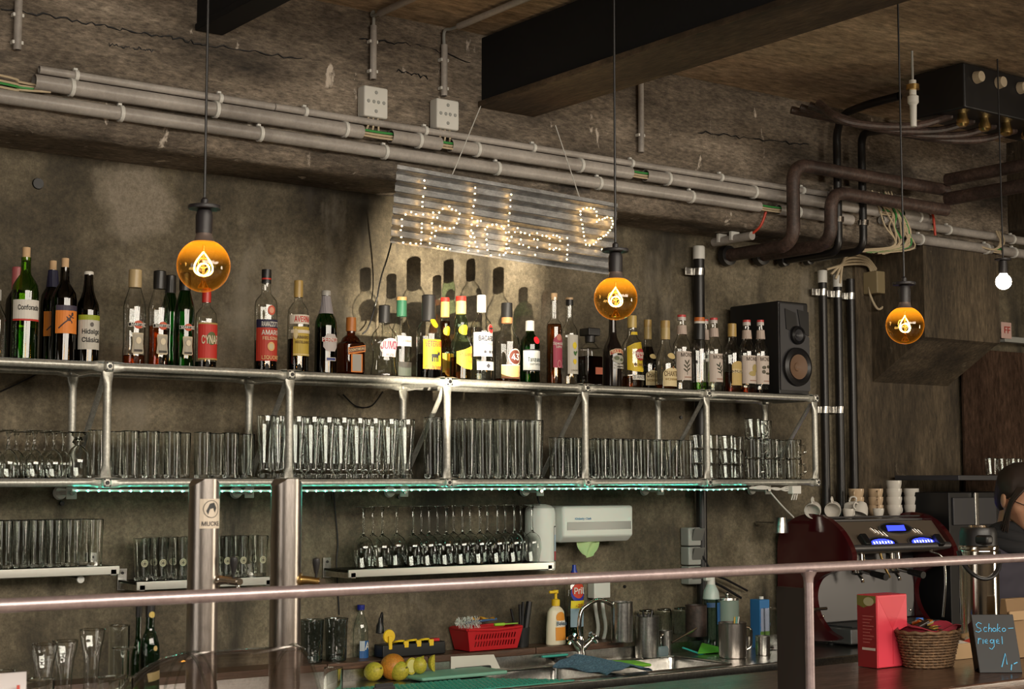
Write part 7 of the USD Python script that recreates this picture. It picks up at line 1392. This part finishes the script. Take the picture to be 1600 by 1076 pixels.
def hand(s_):
    """Palm, four bent fingers and a thumb, resting on the bar."""
    w_ = np.array(mir(wr, s_)); L = [m3.Manifold.batch_hull([m3.Manifold.sphere(.013, 12).translate(tuple((w_ + [x_ * s_, y_, z_]).tolist())) for x_, y_, z_ in ((-.018, -.01, 0), (.018, -.01, 0), (-.036, -.08, -.018), (.030, -.085, -.018))])]
    for k, (x_, l_) in enumerate(((-.032, .062), (-.010, .074), (.012, .070), (.032, .054))):
        a_ = w_ + [x_ * s_, -.08, -.016]; b_ = a_ + [0, -l_ * .5, .004]; c_ = b_ + [0, -l_ * .32, -.014]; d_ = c_ + [0, -l_ * .16, -.012]
        L += [bone(a_, b_, .0088, .0082), bone(b_, c_, .0082, .0076), bone(c_, d_, .0076, .0068)]
    a_ = w_ + [-.026 * s_, -.02, -.006]; b_ = a_ + [-.026 * s_, -.026, -.008]; c_ = b_ + [-.010 * s_, -.028, -.006]; L += [bone(a_, b_, .012, .010), bone(b_, c_, .0098, .008)]
    return union(L)
arms = [bone(mir(sh, s_), mir(el, s_), .046, .038) + bone(mir(el, s_), mir(wr, s_), .038, .025) + bone(mir(wr, s_), np.array(mir(wr, s_)) + [0, -.02, -.003], .025, .020) for s_ in (-1, 1)]
legs = [bone((s_ * .09, .03, zs_ - .70), (s_ * .095, .0, .48), .082, .056) + bone((s_ * .095, .0, .48), (s_ * .10, .04, .09), .055, .036) for s_ in (-1, 1)]
feet = [m3.Manifold.batch_hull([m3.Manifold.sphere(r_, 16).translate((s_ * x_, y_, r_ + .004)) for x_, y_, r_ in ((.10, .06, .036), (.105, -.10, .026), (.11, -.13, .020))]) for s_ in (-1, 1)]
part(pr, 'body', soft(union([head, nose, neck] + ears + tor + arms + legs + feet + lips + [hand(1), hand(-1)]), .007, 6), SKIN, True)
def grow(spheres): return m3.Manifold.batch_hull([m3.Manifold.sphere(r_, 24).translate(tuple(map(float, c_))) for c_, r_ in spheres])
jk = [grow([((s_ * .115, .0, zs_ - .275), .092) for s_ in (-1, 1)] + [((0, .02, zs_ - .20), .072)]), grow([((s_ * .105, .0, zs_ - .29), .098) for s_ in (-1, 1)] + [((s_ * .075, .02, zs_ - .52), .102) for s_ in (-1, 1)]), grow([((s_ * .075, .02, zs_ - .52), .102) for s_ in (-1, 1)] + [((s_ * .095, .035, zs_ - .70), .108) for s_ in (-1, 1)])]
jk += [bone(mir(sh, s_), mir(el, s_), .062, .054) + bone(mir(el, s_), np.array(mir(el, s_)) * .16 + np.array(mir(wr, s_)) * .84, .054, .038) for s_ in (-1, 1)]
jm = soft(union(jk), .016, 8); jm.vertices = jm.vertices + (jm.vertex_normals * ((meshkit.fbm(np.array(jm.vertices) * 16, 3, 4) - .5) * .018)[:, None])
part(pr, 'jacket', jm, mat('dark_jacket', (0.030, 0.026, 0.040), 0.75), True, 'dark blue-grey jacket')
part(pr, 'trousers', soft(union([bone((s_ * .09, .03, zs_ - .70), (s_ * .095, .0, .48), .095, .070) + bone((s_ * .095, .0, .48), (s_ * .10, .04, .10), .070, .058) for s_ in (-1, 1)] + [grow([((s_ * .085, .035, zs_ - .68), .112) for s_ in (-1, 1)])]), .018, 6), mat('dark_trousers', (.02, .02, .026), .8), True)
for f_ in feet: part(pr, 'shoe', soft(f_.scale((1, 1, 1)).translate((0, 0, 0)), .012, 3), BLACK, True)
sc = MB(); n_ = 44
for k in range(3): sc.tube([((.070 + .012 * k) * math.cos(a), .012 + (.066 + .014 * k) * math.sin(a) - .012, zs_ - .128 - .028 * k + .012 * math.sin(2 * a + k)) for a in np.linspace(0, 2 * math.pi, n_)], .028, 10)
part(pr, 'scarf', sc, mat('black_scarf', (.012, .012, .014), .9), True, 'black scarf wound round the neck')
# hair: cap, fringe swept to the side, locks in front of the ear
def hs(c_, r_): return m3.Manifold.sphere(r_, 32).translate(tuple(hd(*c_).tolist()))
cap = m3.Manifold.batch_hull([hs((0, .026, .042), .094), hs((0, -.022, .062), .066), hs((0, .050, -.030), .066)])
facecut = m3.Manifold.batch_hull([hs((x_, y_, z_), .01) for x_ in (-.09, .09) for y_, z_ in ((-.2, .05), (-.062, .052), (-.030, .0), (-.022, -.2), (-.2, -.2))])
hm = soft(cap - facecut, .010, 6); hv = np.array(hm.vertices); hm.vertices = hv + hm.vertex_normals * ((meshkit.fbm((hv - HL) @ RH * [60, 22, 18], 3, 8) - .5) * .010)[:, None]
hp_ = part(pr, 'hair', hm, HAIRM, True, 'dark brown hair')
lk = MB(); r = random.Random(2)
for s_ in (-1, 1):
    for k in range(26):
        f0 = .52 * k / 25
        a_ = (s_ * (.012 + .030 * f0), -.045 + .06 * f0, .122 - .012 * f0); m1 = (s_ * (.066 + .012 * f0), -.052 + .045 * f0, .055); m2_ = (s_ * (.085 + .004 * r.random()), -.040 + .036 * f0, -.02 + .01 * r.random()); e_ = (s_ * (.078 + .01 * r.random()), -.052 + .05 * f0 + .008 * r.random(), -.10 - .03 * r.random())
        if f0 > .55: m2_ = (s_ * .090, .045 + .02 * f0, -.02); e_ = (s_ * .080, .055 + .02 * f0, -.10 - .02 * r.random())
        P = spline([hd(*q) for q in (a_, m1, m2_, e_)], 5); lk.tube(P, np.linspace(.0065, .0022, len(P)), 6)
part(hp_, 'locks', lk, HAIRM, True, kind='stuff')
# face details
EYW = mat('eye_white', (.55, .50, .46), .3); IRI = mat('iris', (.05, .03, .02), .2)
for s_ in (-1, 1):
    e_ = part(pr, 'eye', MB().tm(trimesh.creation.icosphere(2, .0125), None, hd(s_ * .031, -.0795, .006)), EYW, True); part(e_, 'iris', MB().tm(trimesh.creation.icosphere(2, .0062), None, hd(s_ * .031, -.0872, .003)), IRI, True)
    part(pr, 'eyebrow', MB().tube([hd(s_ * .014, -.093, .026), hd(s_ * .032, -.092, .031), hd(s_ * .050, -.080, .026)], [.0034, .004, .002], 8), HAIRM, True)
gg = MB()
for s_ in (-1, 1):
    gg.tube([hd(s_ * .033 + .024 * math.cos(a), -.104 + .012 * abs(math.cos(a)) * (1 if math.cos(a) * s_ > 0 else 0), .002 + .017 * math.sin(a)) for a in np.linspace(0, 2 * math.pi, 24)], .0017, 6)
    gg.tube([hd(s_ * .057, -.094, .006), hd(s_ * .078, -.050, .006), hd(s_ * .086, .010, .000)], .0016, 6)
gg.tube([hd(-.009, -.105, .006), hd(.009, -.105, .006)], .0016, 6)
part(pr, 'eyeglasses', gg, BLACK, True, 'thin dark eyeglasses')
LIPM = mat('lips', (.42, .14, .12), .4)
part(pr, 'lips', MB().tube([hd(-.021, -.087, -.058), hd(0, -.097, -.058), hd(.021, -.087, -.058)], [.003, .0055, .003], 8).tube([hd(-.018, -.086, -.063), hd(0, -.095, -.065), hd(.018, -.086, -.063)], [.003, .006, .003], 8), LIPM, True)

# ------------------------------------------------------------------ unseen spot lamp and stand, placed to light the wall behind the bottles
t = thing('unseen_spot_lamp', 'unseen small black spot lamp on a floor stand, placed to light bottle wall', 'lamp', SPOT_AT - np.array([0, 0, .05]))
dz = SPOT_TO - SPOT_AT; dz /= np.linalg.norm(dz); o_ = np.array([0, 0, .05])
part(t, 'lamp_shade', MB().tube([o_ - dz * .05, o_ - dz * .04, o_ + dz * .035], [.012, .034, .040], 20, False).tube([o_ - dz * .055, o_ - dz * .045], .02, 16), BLACK)
part(t, 'stand_pole', MB().tube([o_ - dz * .05, o_ - dz * .05 - [0, 0, .10], (0, -.08, -SPOT_AT[2] + .06)], .008, 8), BLACK); part(t, 'stand_foot', MB().lathe([(0, .012), (.11, .010), (.12, 0), (0, 0)], 24, None, (0, -.08, -SPOT_AT[2] + .05)), BLACK)
